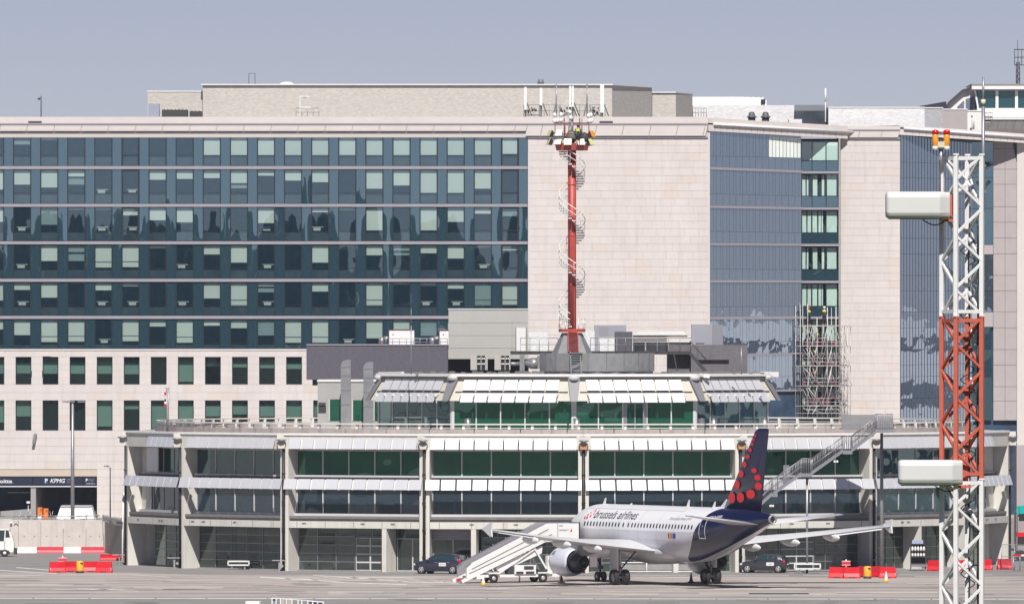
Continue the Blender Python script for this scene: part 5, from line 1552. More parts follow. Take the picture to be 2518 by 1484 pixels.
b.tube(q0 + Vector((0, 0, 1)), q1 + Vector((0, 0, 1)), .04, 5)
part('roof_stair', b.mesh('roof_stair', M['dark']), terminal)
rx_('pipe_box', 1615, 1634, 876, 896, 938, 1, M['concrete'])
b = MB(); q = random.Random(3)
for i in range(70):
    px = q.uniform(1010, 1330) if i < 34 else q.uniform(1620, 1880)
    Y0 = q.uniform(918, 926); s = q.uniform(.1, .3)
    b.box(wx(px, Y0), wx(px, Y0) + s * 1.6, Y0, Y0 + s, 15.365, 15.365 + s * .8)
part('roof_clutter', b.mesh('roof_clutter', M['ledge']), terminal, kind='stuff')
# chillers with twin fans
for (a, c, lab, n) in ((1157, 1196, 'pale chiller frame with round fans beside the beige plant room', 2), (1216, 1252, 'pale chiller frame with round fans next to the grey fan drum', 2)):
    Y0 = 936.0
    t = thing('chiller', lab, 'chiller', (wx((a + c) / 2, Y0), Y0, wz(910, Y0)), 'chillers on the roof')
    b = MB(); b.box(wx(a, Y0), wx(a + 13, Y0), Y0, Y0 + 1, wz(909, Y0), wz(873, Y0)); b.box(wx(a + 13, Y0) + .002, wx(c, Y0), Y0 + .3, Y0 + 1, wz(909, Y0), wz(873, Y0)); b.box(wx(c, Y0) + .002, wx(c + 3, Y0), Y0, Y0 + 1, wz(909, Y0), wz(873, Y0))
    part('casing', b.mesh('casing', M['beige_metal']), t)
    for i in range(2):
        x0 = wx(a + 16 + i * 11, Y0)
        f = pbox('grille', t, x0, x0 + .3, Y0 + .2, Y0 + .29, wz(906, Y0), wz(874, Y0), M['black'])
        for yq in (881, 894):
            for dx in (.08, .22):
                b = MB(); b.tube((x0 + dx, Y0 + .1, wz(yq, Y0)), (x0 + dx, Y0 + .195, wz(yq, Y0)), .065, 8); part('fan', b.mesh('fan', M['white']), f)
b = MB(); Y0 = 934
b.tube((wx(1291, Y0), Y0, wz(893, Y0)), (wx(1306, Y0), Y0, wz(893, Y0)), .25, 12, .45); b.tube((wx(1306, Y0), Y0, wz(893, Y0)), (wx(1322, Y0), Y0, wz(893, Y0)), .45, 12)
b.tube((wx(1256, Y0), Y0, wz(894, Y0)), (wx(1278, Y0), Y0, wz(894, Y0)), .16, 8); b.box(wx(1278, Y0), wx(1290, Y0), Y0 - .2, Y0 + .6, wz(912, Y0), wz(872, Y0)); b.box(wx(1321, Y0), wx(1331, Y0), Y0 - .4, Y0 + .6, wz(906, Y0), wz(874, Y0))
solo('fan_drum', b.mesh('fan_drum', M['steel']), 'round grey fan drum lying against the folded metal screen', 'fan')

# folded galvanised screen in front of the mast foot
scx, scy, SR = wx(1468, 926), 926.0, 4.7
gal = mat('galvanised_sheet', (0.40, 0.40, 0.40), .38, metal=.5, var=.12, scale=1.5)
for i in range(11):
    a0, a1 = R(-100 + i * 200 / 11), R(-100 + (i + 1) * 200 / 11)
    P0 = Vector((scx + SR * math.sin(a0), scy - SR * math.cos(a0), 0)); P1 = Vector((scx + SR * math.sin(a1), scy - SR * math.cos(a1), 0))
    z0, z1 = wz(912.5, 922), wz(868, 922)
    T = (P1 - P0); Nn = Vector((T.y, -T.x, 0)).normalized()
    def sp_(u, v, o=0.0): return P0 + T * (.015 + .97 * u) + Nn * o + Vector((0, 0, z0 + (z1 - z0) * v))
    k = MB(); d = .045 if i in (1, 2, 6, 7, 8) else .0
    V = [sp_(0, 0), sp_(.5, 0), sp_(1, 0), sp_(0, 1), sp_(.5, 1, d), sp_(1, 1), sp_(.25, .5, d), sp_(.75, .5, d), sp_(.5, 0, 0), sp_(0, .5), sp_(1, .5)]
    k.add(V, [(0, 1, 6), (0, 6, 9), (9, 6, 3), (3, 6, 4), (6, 1, 4), (1, 7, 4), (1, 2, 7), (2, 10, 7), (10, 5, 7), (5, 4, 7)])
    W = [p - Nn * .12 for p in (V[0], V[2], V[5], V[3])]
    k.add(W, [(3, 2, 1, 0)]); k.add([V[0], V[2], W[1], W[0]], [(0, 3, 2, 1)]); k.add([V[3], V[5], W[2], W[3]], [(0, 1, 2, 3)])
    part('screen_panel', k.mesh('screen_panel', gal), terminal)
b = MB(); b.prism([(scx + (SR - .1) * math.sin(R(t)), scy - (SR - .1) * math.cos(R(t))) for t in range(-180, 180, 20)], 15.37, wz(870, 922), 'xy'); part('screen_core', b.mesh('screen_core', M['steel']), terminal)
for (px, y0, y1) in ((1011, 755, 915), (1823, 850, 912), (1470, 808, 912)):
    pass
for px, y0, y1, lab in ((1011, 757, 912, 'tall thin lightning rod rising in front of the slate roof box'), (1823, 853, 914, 'thin white pole at the corner of the brown grey roof box')):
    b = MB(); Y0 = 916; b.tube((wx(px, Y0), Y0, 15.37), (wx(px, Y0), Y0, wz(y0 if px > 1500 else 800, Y0)), .05, 6)
    if px < 1500: b.tube((wx(px, Y0), Y0, wz(800, Y0)), (wx(px, Y0), Y0, wz(y0, Y0)), .022, 5)
    solo('lightning_rod', b.mesh('lightning_rod', M['alu']), lab, 'lightning rod', 'rods on the pier roof')
# ------------------------------------------------------------------ people
def person(lab, loc, yaw, helmet, vest=True, pose='stand', hair=None, height=1.8, shorts=False, group=None):
    k = height / 1.8
    J = {'pelvis': (0, 0, .95), 'belly': (0, .0, 1.12), 'chest': (0, .0, 1.34), 'neck': (0, .01, 1.52), 'head': (0, -.01, 1.66), 'crown': (0, 0, 1.77)}
    for s, n in ((-1, 'a'), (1, 'b')):
        J.update({'hip' + n: (.1 * s, 0, .92), 'knee' + n: (.12 * s, -.02, .5), 'ankle' + n: (.12 * s, .03, .09), 'toe' + n: (.13 * s, -.14, .04),
                  'sh' + n: (.19 * s, .0, 1.44), 'el' + n: (.26 * s, .02, 1.14), 'wr' + n: (.25 * s, -.1, .9), 'ha' + n: (.25 * s, -.15, .82)})
    if pose == 'bend':
        for n, (y, z) in {'belly': (-.12, 1.08), 'chest': (-.3, 1.18), 'neck': (-.44, 1.22), 'head': (-.54, 1.2), 'crown': (-.63, 1.17)}.items(): J[n] = (0, y, z)
        for s, n in ((-1, 'a'), (1, 'b')): J['sh' + n] = (.19 * s, -.38, 1.2); J['el' + n] = (.27 * s, -.5, .98); J['wr' + n] = (.22 * s, -.66, .9); J['ha' + n] = (.2 * s, -.73, .86)
    if pose == 'reach':
        J['elb'] = (.24, -.1, 1.66); J['wrb'] = (.2, -.16, 1.92); J['hab'] = (.19, -.18, 2.02); J['ela'] = (-.28, -.12, 1.18); J['wra'] = (-.2, -.34, 1.14); J['haa'] = (-.18, -.42, 1.14)
    if pose == 'crouch':
        for n, (y, z) in {'pelvis': (.05, .5), 'belly': (0, .66), 'chest': (-.06, .86), 'neck': (-.1, 1.03), 'head': (-.13, 1.16), 'crown': (-.13, 1.27)}.items(): J[n] = (0, y, z)
        for s, n in ((-1, 'a'), (1, 'b')): J['hip' + n] = (.1 * s, .04, .48); J['knee' + n] = (.18 * s, -.34, .5); J['sh' + n] = (.19 * s, -.07, .96); J['el' + n] = (.27 * s, -.2, .72); J['wr' + n] = (.2 * s, -.42, .66); J['ha' + n] = (.18 * s, -.5, .64)
    E = [('pelvis', 'belly'), ('belly', 'chest'), ('chest', 'neck'), ('neck', 'head'), ('head', 'crown')]
    for n in 'ab': E += [('pelvis', 'hip' + n), ('hip' + n, 'knee' + n), ('knee' + n, 'ankle' + n), ('ankle' + n, 'toe' + n), ('chest', 'sh' + n), ('sh' + n, 'el' + n), ('el' + n, 'wr' + n), ('wr' + n, 'ha' + n)]
    rad = {'pelvis': .15, 'belly': .145, 'chest': .165, 'neck': .065, 'head': .095, 'crown': .06}
    for n in 'ab': rad.update({'hip' + n: .1, 'knee' + n: .068, 'ankle' + n: .048, 'toe' + n: .04, 'sh' + n: .075, 'el' + n: .05, 'wr' + n: .036, 'ha' + n: .042})
    def skin(nm, names, edges, extra, mt, only=None):
        idx = {n: i for i, n in enumerate(names)}
        me = bpy.data.meshes.new(nm)
        me.from_pydata([tuple(c * k for c in J[n]) for n in names], [(idx[a], idx[b]) for a, b in edges if a in idx and b in idx], [])
        me.materials.append(mt)
        o = bpy.data.objects.new(nm, me)
        sk = o.modifiers.new('skin', 'SKIN'); su = o.modifiers.new('sub', 'SUBSURF'); su.levels = su.render_levels = 1
        if not me.skin_vertices: 
            bm = bmesh.new(); bm.from_mesh(me); bm.verts.layers.skin.verify(); bm.to_mesh(me); bm.free()
        for i, n in enumerate(names):
            r = (rad[n] + extra) * k
            me.skin_vertices[0].data[i].radius = (r, r * (.8 if n in ('chest', 'belly') else 1)); me.skin_vertices[0].data[i].use_root = (i == 0)
        COL.objects.link(o)
        dg = bpy.context.evaluated_depsgraph_get()
        ev = bpy.data.meshes.new_from_object(o.evaluated_get(dg))
        bpy.data.objects.remove(o)
        ev.name = nm
        if not ev.materials: ev.materials.append(mt)
        for p in ev.polygons: p.use_smooth = True
        return ev
    t = thing('person', lab, 'person', loc, group, yaw)
    mx = WM[t.name]
    part('body', skin('body', list(J), E, 0, M['skin']), t, mx)
    legs = ['pelvis'] + [p + n for n in 'ab' for p in (('hip', 'knee') if shorts else ('hip', 'knee', 'ankle'))]
    part('trousers', skin('trousers', legs, E, .018, M['navy_cloth']), t, mx)
    part('shirt', skin('shirt', ['pelvis', 'belly', 'chest'] + [p + n for n in 'ab' for p in ('sh', 'el', 'wr')], E, .012, M['navy_cloth']), t, mx)
    if vest:
        part('vest', skin('vest', ['belly', 'chest', 'sha', 'shb'], E, .04, M['vest'] if vest is True else M['helmet_o']), t, mx)
    h = Vector(J['head']) * k; c = Vector(J['crown']) * k
    b = MB()
    if helmet:
        b.ball(h.lerp(c, .55), .145 * k, 10, 6, (1, 1.1, .85)); part('helmet', b.mesh('helmet', helmet), t, mx)
    else:
        b.ball(h.lerp(c, .5) + Vector((0, .03, .01)), .115 * k, 10, 6); part('hair', b.mesh('hair', M['black']), t, mx)
    b = MB(); b.ball(h + Vector((0, -.1 * k, -.01)), .02 * k, 6, 4, (1, 1.3, 1.2)); part('nose', b.mesh('nose', M['skin']), t, mx)
    return t


# ------------------------------------------------------------------ red floodlight mast with spiral stair
MX, MY = wx(1406.5, 926), 926.0
def mz(py): return wz(py, MY)
mast = thing('floodlight_mast', 'red tubular floodlight mast wrapped by a white spiral stair on the pier roof', 'floodlight mast', (MX, MY, 15.37))
b = MB(); b.tube((MX, MY, mz(818)), (MX, MY, mz(362)), .335, 20)
part('pole', b.mesh('pole', M['red_mast']), mast)
b = MB()
for yq in (455, 580, 700): b.tube((MX, MY, mz(yq)), (MX, MY, mz(yq) + .08), .36, 20)
part('pole_flange', b.mesh('pole_flange', M['red_mast']), mast)
b = MB(); b.lathe([(1.95, 15.37), (1.75, mz(874)), (.82, mz(818))], 8, (MX, MY, 0), smooth=False)
part('cone_base', b.mesh('cone_base', bpy.data.materials['galvanised_sheet']), mast)
b = MB(); b.lathe([(.36, mz(816)), (1.08, mz(816)), (1.08, mz(808)), (.36, mz(808))], 16, (MX, MY, 0), smooth=False)
part('lower_platform', b.mesh('lower_platform', M['red_mast']), mast)
b = MB()
for i in range(12):
    t = 2 * math.pi * i / 12
    if abs(((t + math.pi / 2) % (2 * math.pi)) - 0) < .4: continue
    x, y = MX + 1.05 * math.cos(t), MY + 1.05 * math.sin(t)
    b.tube((x, y, mz(808)), (x, y, mz(782) if math.cos(t) > 0 else mz(790)), .025, 5)
for z in (mz(783), mz(796)):
    b.path([(MX + 1.05 * math.cos(t * math.pi / 10), MY + 1.05 * math.sin(t * math.pi / 10), z) for t in range(-4, 15)], .025, 5)
part('platform_rail', b.mesh('platform_rail', M['white']), mast)
# spiral treads: descends from the platform, passing in front from picture left to right
M['tread_grey'] = mat('stair_grey', (.58, .58, .58), .6)
PITCH = (655 - 522) / F * MY
ZT = mz(372)
n_per = 22
zz = ZT; i = 0
RI, RO = .36, 1.06
ang0 = R(180)          # starts at picture left
rail_pts, mid_pts = [], []
while zz > mz(806):
    a = ang0 + 2 * math.pi * i / n_per     # counter-clockwise seen from above: left -> front -> right
    da = math.pi / n_per * .92
    b = MB(); v = []
    for z in (zz - .10, zz + .01):
        for (r, t) in ((RI, a - da), (RO, a - da), (RO, a + da), (RI, a + da)): v.append((MX + r * math.cos(t), MY + r * math.sin(t), z))
    b.hexa(v)
    part('tread', b.mesh('tread', M['tread_grey']), mast)
    rail_pts.append((MX + RO * math.cos(a), MY + RO * math.sin(a), zz + 1.0)); mid_pts.append((MX + RO * math.cos(a), MY + RO * math.sin(a), zz + .52))
    i += 1; zz = ZT - PITCH * i / n_per
b = MB(); b.path(rail_pts, .042, 5); b.path(mid_pts, .03, 4)
part('handrail', b.mesh('handrail', M['white']), mast)
b = MB()
for q in range(0, len(rail_pts), 5): b.tube((rail_pts[q][0], rail_pts[q][1], rail_pts[q][2] - 1.0), rail_pts[q], .016, 4)
b.tube((MX - 1.04, MY - .1, mz(805)), (MX - 1.04, MY - .1, mz(770)), .05, 5)
part('baluster', b.mesh('baluster', M['white']), mast)
# red foot stair, grey below
b = MB()
q0, q1 = Vector((MX + .12, MY - 2.6, mz(866))), Vector((MX + .06, MY - 1.0, mz(815)))
for s in (-.4, .4): b.beam(q0 + Vector((s, 0, 0)), q1 + Vector((s, 0, 0)), .06, .16)
part('foot_stair', b.mesh('foot_stair', M['red_mast']), mast)
for j in range(11):
    c = q0.lerp(q1, (j + .5) / 11); b = MB(); b.box(c.x - .37, c.x + .37, c.y - .1, c.y + .12, c.z - .02, c.z + .03); part('tread', b.mesh('tread', M['red_mast']), mast)
b = MB()
q2 = Vector((MX + .3, 919.5, 15.4)); q3 = Vector((MX + .25, 921.5, mz(864)))
for s in (-.4, .4): b.beam(q2 + Vector((s, 0, 0)), q3 + Vector((s, 0, 0)), .07, .1)
for j in range(9):
    c = q2.lerp(q3, (j + .5) / 9); b.box(c.x - .37, c.x + .37, c.y - .08, c.y + .08, c.z - .02, c.z + .02)
b.box(MX - .2, MX + .8, 921, 923, mz(868), mz(866))
part('lower_ladder', b.mesh('lower_ladder', M['steel']), mast)
# head: red octagonal platform, cage, lamps
HR = 52 / F * MY
b = MB(); zb_, zt_ = mz(370), mz(352)
b.lathe([(.34, zb_ + .05), (HR * .74, zb_), (HR * .82, zt_), (HR * .78, zt_), (HR * .7, zb_ + .12), (.34, zb_ + .12)], 8, (MX, MY, 0), smooth=False)
part('upper_platform', b.mesh('upper_platform', M['red_mast']), mast)
b = MB()
CR = 45 / F * MY
for i in range(8):
    t = R(22.5 + 45 * i); x, y = MX + CR * math.cos(t), MY + CR * math.sin(t) * .9
    b.tube((x, y, mz(352)), (x, y, mz(303)), .035, 6); 
    t2 = R(22.5 + 45 * (i + 1)); b.tube((x, y, mz(303)), (MX + CR * math.cos(t2), MY + CR * math.sin(t2) * .9, mz(303)), .035, 6)
    b.tube((x, y, mz(330)), (MX + CR * math.cos(t2), MY + CR * math.sin(t2) * .9, mz(330)), .03, 5)
for s in (-.42, .42): b.tube((MX + s * CR, MY + .4, mz(350)), (MX + s * CR, MY + .4, mz(290)), .045, 6)
part('cage', b.mesh('cage', mat('cage_dark_red', (.22, .05, .045), .5)), mast)
b = MB()
b.tube((MX, MY, mz(352)), (MX, MY, mz(285)), .12, 8); b.tube((MX - .25, MY - .3, mz(352)), (MX - .25, MY - .3, mz(275)), .05, 6); b.tube((MX + .8, MY, mz(352)), (MX + .8, MY, mz(285)), .05, 6)
part('inner_post', b.mesh('inner_post', M['steel']), mast)
b = MB(); b.ball((MX - .05, MY - .5, mz(337)), .52, 12, 8, (.85, .8, 1.1)); part('cable_drum', b.mesh('cable_drum', mat('grey_brown', (.16, .14, .13), .7)), mast)
b = MB(); b.ball((MX + .95, MY - .6, mz(338)), .42, 12, 8, (1, .7, 1)); part('dark_lamp', b.mesh('dark_lamp', M['dark']), mast)
for (px, py) in ((1364, 283), (1380, 282), (1401, 276), (1404, 290), (1453, 283), (1447, 285), (1364, 298), (1371, 297), (1380, 296), (1454, 297), (1448, 298)):
    x = wx(px, MY); b = MB(); b.ball((x, MY - .2, mz(py)), .17, 8, 6, (1, 1, 1.15)); b.tube((x, MY - .2, mz(py) - .17), (x, MY - .2, mz(303) if abs(px - 1402) > 8 else mz(303)), .025, 5)
    part('globe_lamp', b.mesh('globe_lamp', M['white']), mast)
LAMPS = [(1352, 328, 'y', -70), (1375, 328, 'w', -25), (1456, 330, 'o', 60), (1350, 348, 'g', -75), (1373, 349, 'w', -30), (1396, 350, 'w', -5), (1428, 350, 'w', 20), (1453, 350, 'y', 55)]
for px, py, cl, yaw in LAMPS:
    x = wx(px, MY); rr_ = HR * .95
    dy = -math.sqrt(max(.05, rr_ ** 2 - (x - MX) ** 2)) * .9
    mx = Matrix.Translation((x, MY + dy, mz(py))) @ Matrix.Rotation(R(yaw), 4, 'Z') @ Matrix.Rotation(R(-25), 4, 'X')
    b = MB(); b.hexa([(-.2, .3, -.2), (.2, .3, -.2), (.2, .3, .2), (-.2, .3, .2)][0:0] or [(-.31, -.05, -.28), (.31, -.05, -.28), (.18, .3, -.18), (-.18, .3, -.18), (-.31, -.05, .28), (.31, -.05, .28), (.18, .3, .18), (-.18, .3, .18)])
    fl = part('floodlight', b.mesh('floodlight', M['dark']), mast, mx)
    b = MB(); b.box(-.30, .30, -.08, -.052, -.27, .27); part('lens', b.mesh('lens', {'w': M['lamp_lens'], 'y': M['lamp_yellow'], 'o': M['amber'], 'g': M['lamp_yellow']}[cl]), fl, mx)
person('worker in a yellow vest and shorts standing among the lamps on the red mast head', (wx(1421, MY), MY - 1.5, mz(352) - .28), R(165), None, True, 'stand', shorts=True, height=1.72)

# ------------------------------------------------------------------ scaffold tower with its crew
SY = 1151.0
def qx(px): return wx(px, SY)
def qz(py): return wz(py, SY)
scaf = thing('scaffold', 'grey tube scaffold tower standing in the glass corner of the office block', 'scaffold', (qx(2030), SY, 0))
sx = lambda z: (1960 + z / 4.64) / 1.01668
sy = lambda z: (740 + z / 4.64) / 1.01668
q = random.Random(8)
b = MB()
ups = [(130, 110), (160, 345), (185, 100), (215, 70), (270, 90), (330, 345), (380, 250), (440, 345), (500, 130), (548, 130), (600, 120), (638, 110)]
for i, (zx, z0) in enumerate(ups):
    for dy in ((0, 1.3) if i % 2 == 0 else (.65,)): b.tube((qx(sx(zx)), SY - 1.6 + dy, qz(sy(1400))), (qx(sx(zx)), SY - 1.6 + dy, qz(sy(z0))), .034, 5)
for i, zx in enumerate((670, 700, 733, 768)): b.tube((qx(sx(zx)), SY - 1.5 + (i % 2) * 1.2, 0), (qx(sx(zx)), SY - 1.5 + (i % 2) * 1.2, qz(sy(80))), .03, 5)
part('standard', b.mesh('standard', M['tube']), scaf)
b = MB()
for lv in (345, 578, 808, 1040, 1272, 1355):
    for dy in (0, 1.3):
        b.tube((qx(sx(128)), SY - 1.62 + dy, qz(sy(lv))), (qx(sx(770)), SY - 1.62 + dy, qz(sy(lv))), .034, 5)
    for zx in (130, 215, 380, 548, 640, 700, 768): b.tube((qx(sx(zx)), SY - 1.7, qz(sy(lv)) - .03), (qx(sx(zx)), SY - .2, qz(sy(lv)) - .03), .03, 5)
    if lv > 345:
        for e in (45, 90): b.tube((qx(sx(215)), SY - 1.62, qz(sy(lv - e))), (qx(sx(640)), SY - 1.62, qz(sy(lv - e))), .026, 5)
part('ledger', b.mesh('ledger', M['tube']), scaf)
for lv in (345, 578, 808, 1040, 1272):
    b = MB(); b.box(qx(sx(215)), qx(sx(640)), SY - 1.55, SY - .35, qz(sy(lv)) + .04, qz(sy(lv)) + .09); part('deck', b.mesh('deck', M['plank']), scaf)
b = MB()
for lv, nx in ((345, 578), (578, 808), (808, 1040), (1040, 1272), (1272, 1360)):
    for zx in (215, 250, 285, 330):
        b.tube((qx(sx(zx)), SY - 1.66, qz(sy(lv + q.uniform(10, 50)))), (qx(sx(zx + q.uniform(60, 110))), SY - 1.66, qz(sy(nx - q.uniform(0, 60)))), .028, 5)
    for zx in (540, 570, 600, 640, 660, 690):
        b.tube((qx(sx(zx)), SY - q.uniform(.3, 1.66), qz(sy(lv + q.uniform(0, 40)))), (qx(sx(zx + q.uniform(30, 95))), SY - q.uniform(.3, 1.66), qz(sy(nx))), .026, 5)
    for zx in (300, 380, 500, 548):
        b.tube((qx(sx(zx)), SY - 1.7, qz(sy(lv))), (qx(sx(zx - q.uniform(20, 60))), SY - 1.7, qz(sy(nx))), .032, 5)
for (x0, y0, x1, y1) in ((548, 360, 440, 740), (552, 580, 445, 1010), (550, 815, 480, 1060), (545, 850, 440, 1280), (500, 345, 400, 780), (275, 1060, 430, 1260), (215, 820, 420, 1040), (325, 345, 280, 600)):
    b.tube((qx(sx(x0)), SY - 1.75, qz(sy(y0))), (qx(sx(x1)), SY - 1.75, qz(sy(y1))), .038, 5)
part('brace', b.mesh('brace', M['tube']), scaf)
b = MB()
for i in range(34):
    lv = q.choice((578, 808, 1272, 1272, 1272, 1040)); zx = q.uniform(215, 600)
    z = qz(sy(lv)); h = q.uniform(.2, .5) * (1.8 if lv == 1272 else 1)
    b.box(qx(sx(zx)), qx(sx(zx + q.uniform(10, 34))), SY - 1.5, SY - .6, z + .1, z + .1 + h)
part('stored_netting', b.mesh('stored_netting', M['magenta']), scaf, kind='stuff')
g = 'scaffolders'
def lvl(z): return qz(sy(z)) + .1
person('scaffolder with an orange helmet and yellow vest reaching up on the top deck', (qx(sx(284)), SY - 1.1, lvl(345)), R(15), M['helmet_o'], True, 'reach', group=g)
person('scaffolder with a white helmet and yellow vest standing upright on the top deck', (qx(sx(465)), SY - 1.1, lvl(345)), R(-25), M['helmet_w'], True, 'stand', group=g, height=1.85)
person('scaffolder with an amber helmet crouching just under the top deck of the scaffold', (qx(sx(382)), SY - .9, lvl(578) + .25), R(5), M['yellow'], True, 'crouch', group=g)
person('scaffolder with a white helmet standing in the middle of the scaffold', (qx(sx(366)), SY - 1.2, lvl(808)), R(20), M['helmet_w'], True, 'stand', group=g, height=1.8)
person('scaffolder with an orange helmet and no yellow vest low in the scaffold', (qx(sx(362)), SY - 1.0, lvl(1040)), R(-10), M['helmet_o'], False, 'bend', group=g)

# ------------------------------------------------------------------ red and white lattice mast in front
LX, LY = wx(2365, 230), 230.0
S0 = 230 / F
lat = thing('lattice_mast', 'red and white lattice mast carrying two pale box antennas', 'lattice mast', (LX, LY, 0))
half = .295
th = R(26.6)
def corner(i):
    sx_, sy_ = ((-1, -1), (1, -1), (1, 1), (-1, 1))[i]
    x, y = sx_ * half, sy_ * half
    return Vector((LX + x * math.cos(th) - y * math.sin(th), LY + x * math.sin(th) + y * math.cos(th), 0))


ztop = wz(378, LY)
SEC = (775 - 378) * S0 + .012
q = random.Random(2)
nsec = int(ztop / SEC) + 1
for sI in range(nsec):
    z1 = ztop - SEC * sI; z0 = max(0.02, z1 - SEC)
    mt = M['white_lattice'] if sI in (0, 2, 3) or (sI > 3 and sI % 2 == 1) else M['red_lattice']
    up = Vector((0, 0, 1))
    for i in range(4):
        c = corner(i); b = MB(); d = (c - Vector((LX, LY, 0))).normalized()
        b.beam(c + up * z0, c + up * z1, .085, .085, up=tuple(d)); b.box(c.x - .055, c.x + .055, c.y - .055, c.y + .055, z1 - .03, z1); b.box(c.x - .055, c.x + .055, c.y - .055, c.y + .055, z0, z0 + .03)
        part('leg', b.mesh('leg', mt), lat)
    for i in range(4):
        a, c = corner(i), corner((i + 1) % 4)
        npan = 6
        for j in range(npan):
            za = z0 + (z1 - z0) * (j + .04) / npan; zb2 = z0 + (z1 - z0) * (j + .96) / npan
            p, r_ = (a, c) if (j + i) % 2 else (c, a)
            b = MB(); b.beam(p + up * za, r_ + up * zb2, .048, .048); part('lattice_bar', b.mesh('lattice_bar', mt), lat)
        for z in (z0 + .09, z1 - .09):
            if z1 - z0 > 1:
                b = MB(); b.beam(a + up * z, c + up * z, .05, .07); part('cross_bar', b.mesh('cross_bar', mt), lat)
# cables inside the mast
b = MB()
c2 = corner(2); c1 = corner(1)
pts = [Vector((c1.x - .07, c1.y + .05, z)) for z in [x * .6 for x in range(1, 37)]]
b.path([p + Vector((q.uniform(-.012, .012), 0, 0)) for p in pts], .022, 5)
b.path([Vector((c2.x + .03 + q.uniform(-.02, .02), c2.y - .05, z)) for z in [x * .5 for x in range(1, 45)]], .016, 4)
for k in range(7):
    z = 13 + k * 1.3; b.path([Vector((c2.x + .05 * math.sin(t) , c2.y - .1, z + t * .06)) + Vector((.1 * math.sin(t * .9), 0, 0)) for t in range(0, 11)], .011, 4)
part('cable', b.mesh('cable', M['black']), lat)
b = MB()
for k in range(5):
    z0 = wz(440 + k * 122, LY); p0 = Vector((c2.x + .06, c2.y - .1, z0)); p1 = p0 + Vector((.1, .05, -.33))
    b.tube(p0, p1, .022, 6); b.ball(p1, .04, 6, 4); b.ball(p1 + Vector((.02, 0, -.09)), .035, 6, 4)
part('cable_joint', b.mesh('cable_joint', M['white']), lat)
# box antennas
def antenna(px0, px1, y0, y1, yend, pz):
    x0, x1 = wx(px0, LY - .55), wx(px1, LY - .55)
    z0, z1 = wz(y1, LY - .55), wz(y0, LY - .55)
    L = (x1 - x0) * 1.0; hgt = z1 - z0
    yaw = R(8)
    o = Vector((x0 + .01, LY - .62, z0))
    mx = Matrix.Translation(o) @ Matrix.Rotation(-yaw * 0, 4, 'Z')
    r = .07
    prof = [(0.02, 0.0)]
    # cross-section (y, z): front rounded, back flat; swept along x with a drawn-in left end
    sec = [(.42, .0), (.12, .0), (.04, .035), (.0, .11), (.0, hgt - .11), (.035, hgt - .03), (.1, hgt), (.42, hgt)]
    b = MB(); vs = []
    xs = [(0, .80), (.02, .93), (.07, 1.0), (L - .22, 1.0), (L - .02, .96), (L, .94)]
    yc, zc = .42, hgt / 2
    for (x, k) in xs:
        dy = .16 * max(0, (x - (L - .22)) / .22)
        for (y, z) in sec: vs.append((x, yc + (y - yc) * k + dy * (1 - y / .42), zc + (z - zc) * k))
    n = len(sec)
    fs = []
    for i in range(len(xs) - 1):
        for j in range(n): fs.append((i * n + j, i * n + (j + 1) % n, (i + 1) * n + (j + 1) % n, (i + 1) * n + j))
    fs += [tuple(range(n)), tuple(range((len(xs) - 1) * n, len(xs) * n))]
    b.add(vs, fs, 0, False)
    a = part('box_antenna', b.mesh('box_antenna', M['radome']), lat, mx)
    m = a.modifiers.new('bevel', 'BEVEL'); m.width = .02; m.segments = 2; m.limit_method = 'ANGLE'; m.angle_limit = R(25)
    b = MB(); b.box(.06, L - .03, .12, .42, -.012, -.002); part('dirty_edge', b.mesh('dirty_edge', mat('algae_edge', (.16, .13, .03), .9) if 'algae_edge' not in bpy.data.materials else bpy.data.materials['algae_edge']), a, mx)
    b = MB(); b.box(L - .4, L + .12, .425, .6, hgt * .1, hgt * .9); b.box(L - .15, L + .16, .2, .75, -.06, -.014)
    part('antenna_bracket', b.mesh('antenna_bracket', M['red_lattice']), a, mx)
    b = MB(); b.path([(L - .55 + t * .07, .3, -.02 - .11 * math.sin(math.pi * t / 7)) for t in range(8)], .012, 5); part('feed_cable', b.mesh('feed_cable', M['black']), a, mx)


antenna(2177, 2336, 471, 537, 2312, 0)
antenna(2207.5, 2367, 1130, 1192, 2343, 0)
# double warning light
b = MB(); zl = wz(372, LY)
xl = wx(2314, LY - .25); YL = LY - .25
b.tube((xl, YL, wz(420, LY)), (xl, YL, wz(366, LY)), .03, 8)
wl = part('light_stand', b.mesh('light_stand', M['steel']), lat)
b = MB(); b.box(xl - .07, xl + .07, YL - .1, YL + .06, wz(363, LY), wz(349, LY)); part('junction_box', b.mesh('junction_box', M['cream']), wl)
for s in (-1, 1):
    x = xl + s * .115
    b = MB(); b.lathe([(0, wz(371, LY)), (.06, wz(369, LY)), (.065, wz(362, LY)), (.05, wz(360, LY))], 12, (x, YL, 0)); part('lamp_foot', b.mesh('lamp_foot', M['white']), wl)
    b = MB(); b.lathe([(.05, wz(360, LY)), (.062, wz(350, LY)), (.062, wz(333, LY)), (.05, wz(331, LY))], 12, (x, YL, 0)); part('lamp_body', b.mesh('lamp_body', M['amber']), wl)
    b = MB(); b.lathe([(.05, wz(330.5, LY)), (.072, wz(329, LY)), (.068, wz(321, LY)), (0, wz(319, LY))], 12, (x, YL, 0)); part('red_lamp', b.mesh('red_lamp', M['red_glass']), wl)
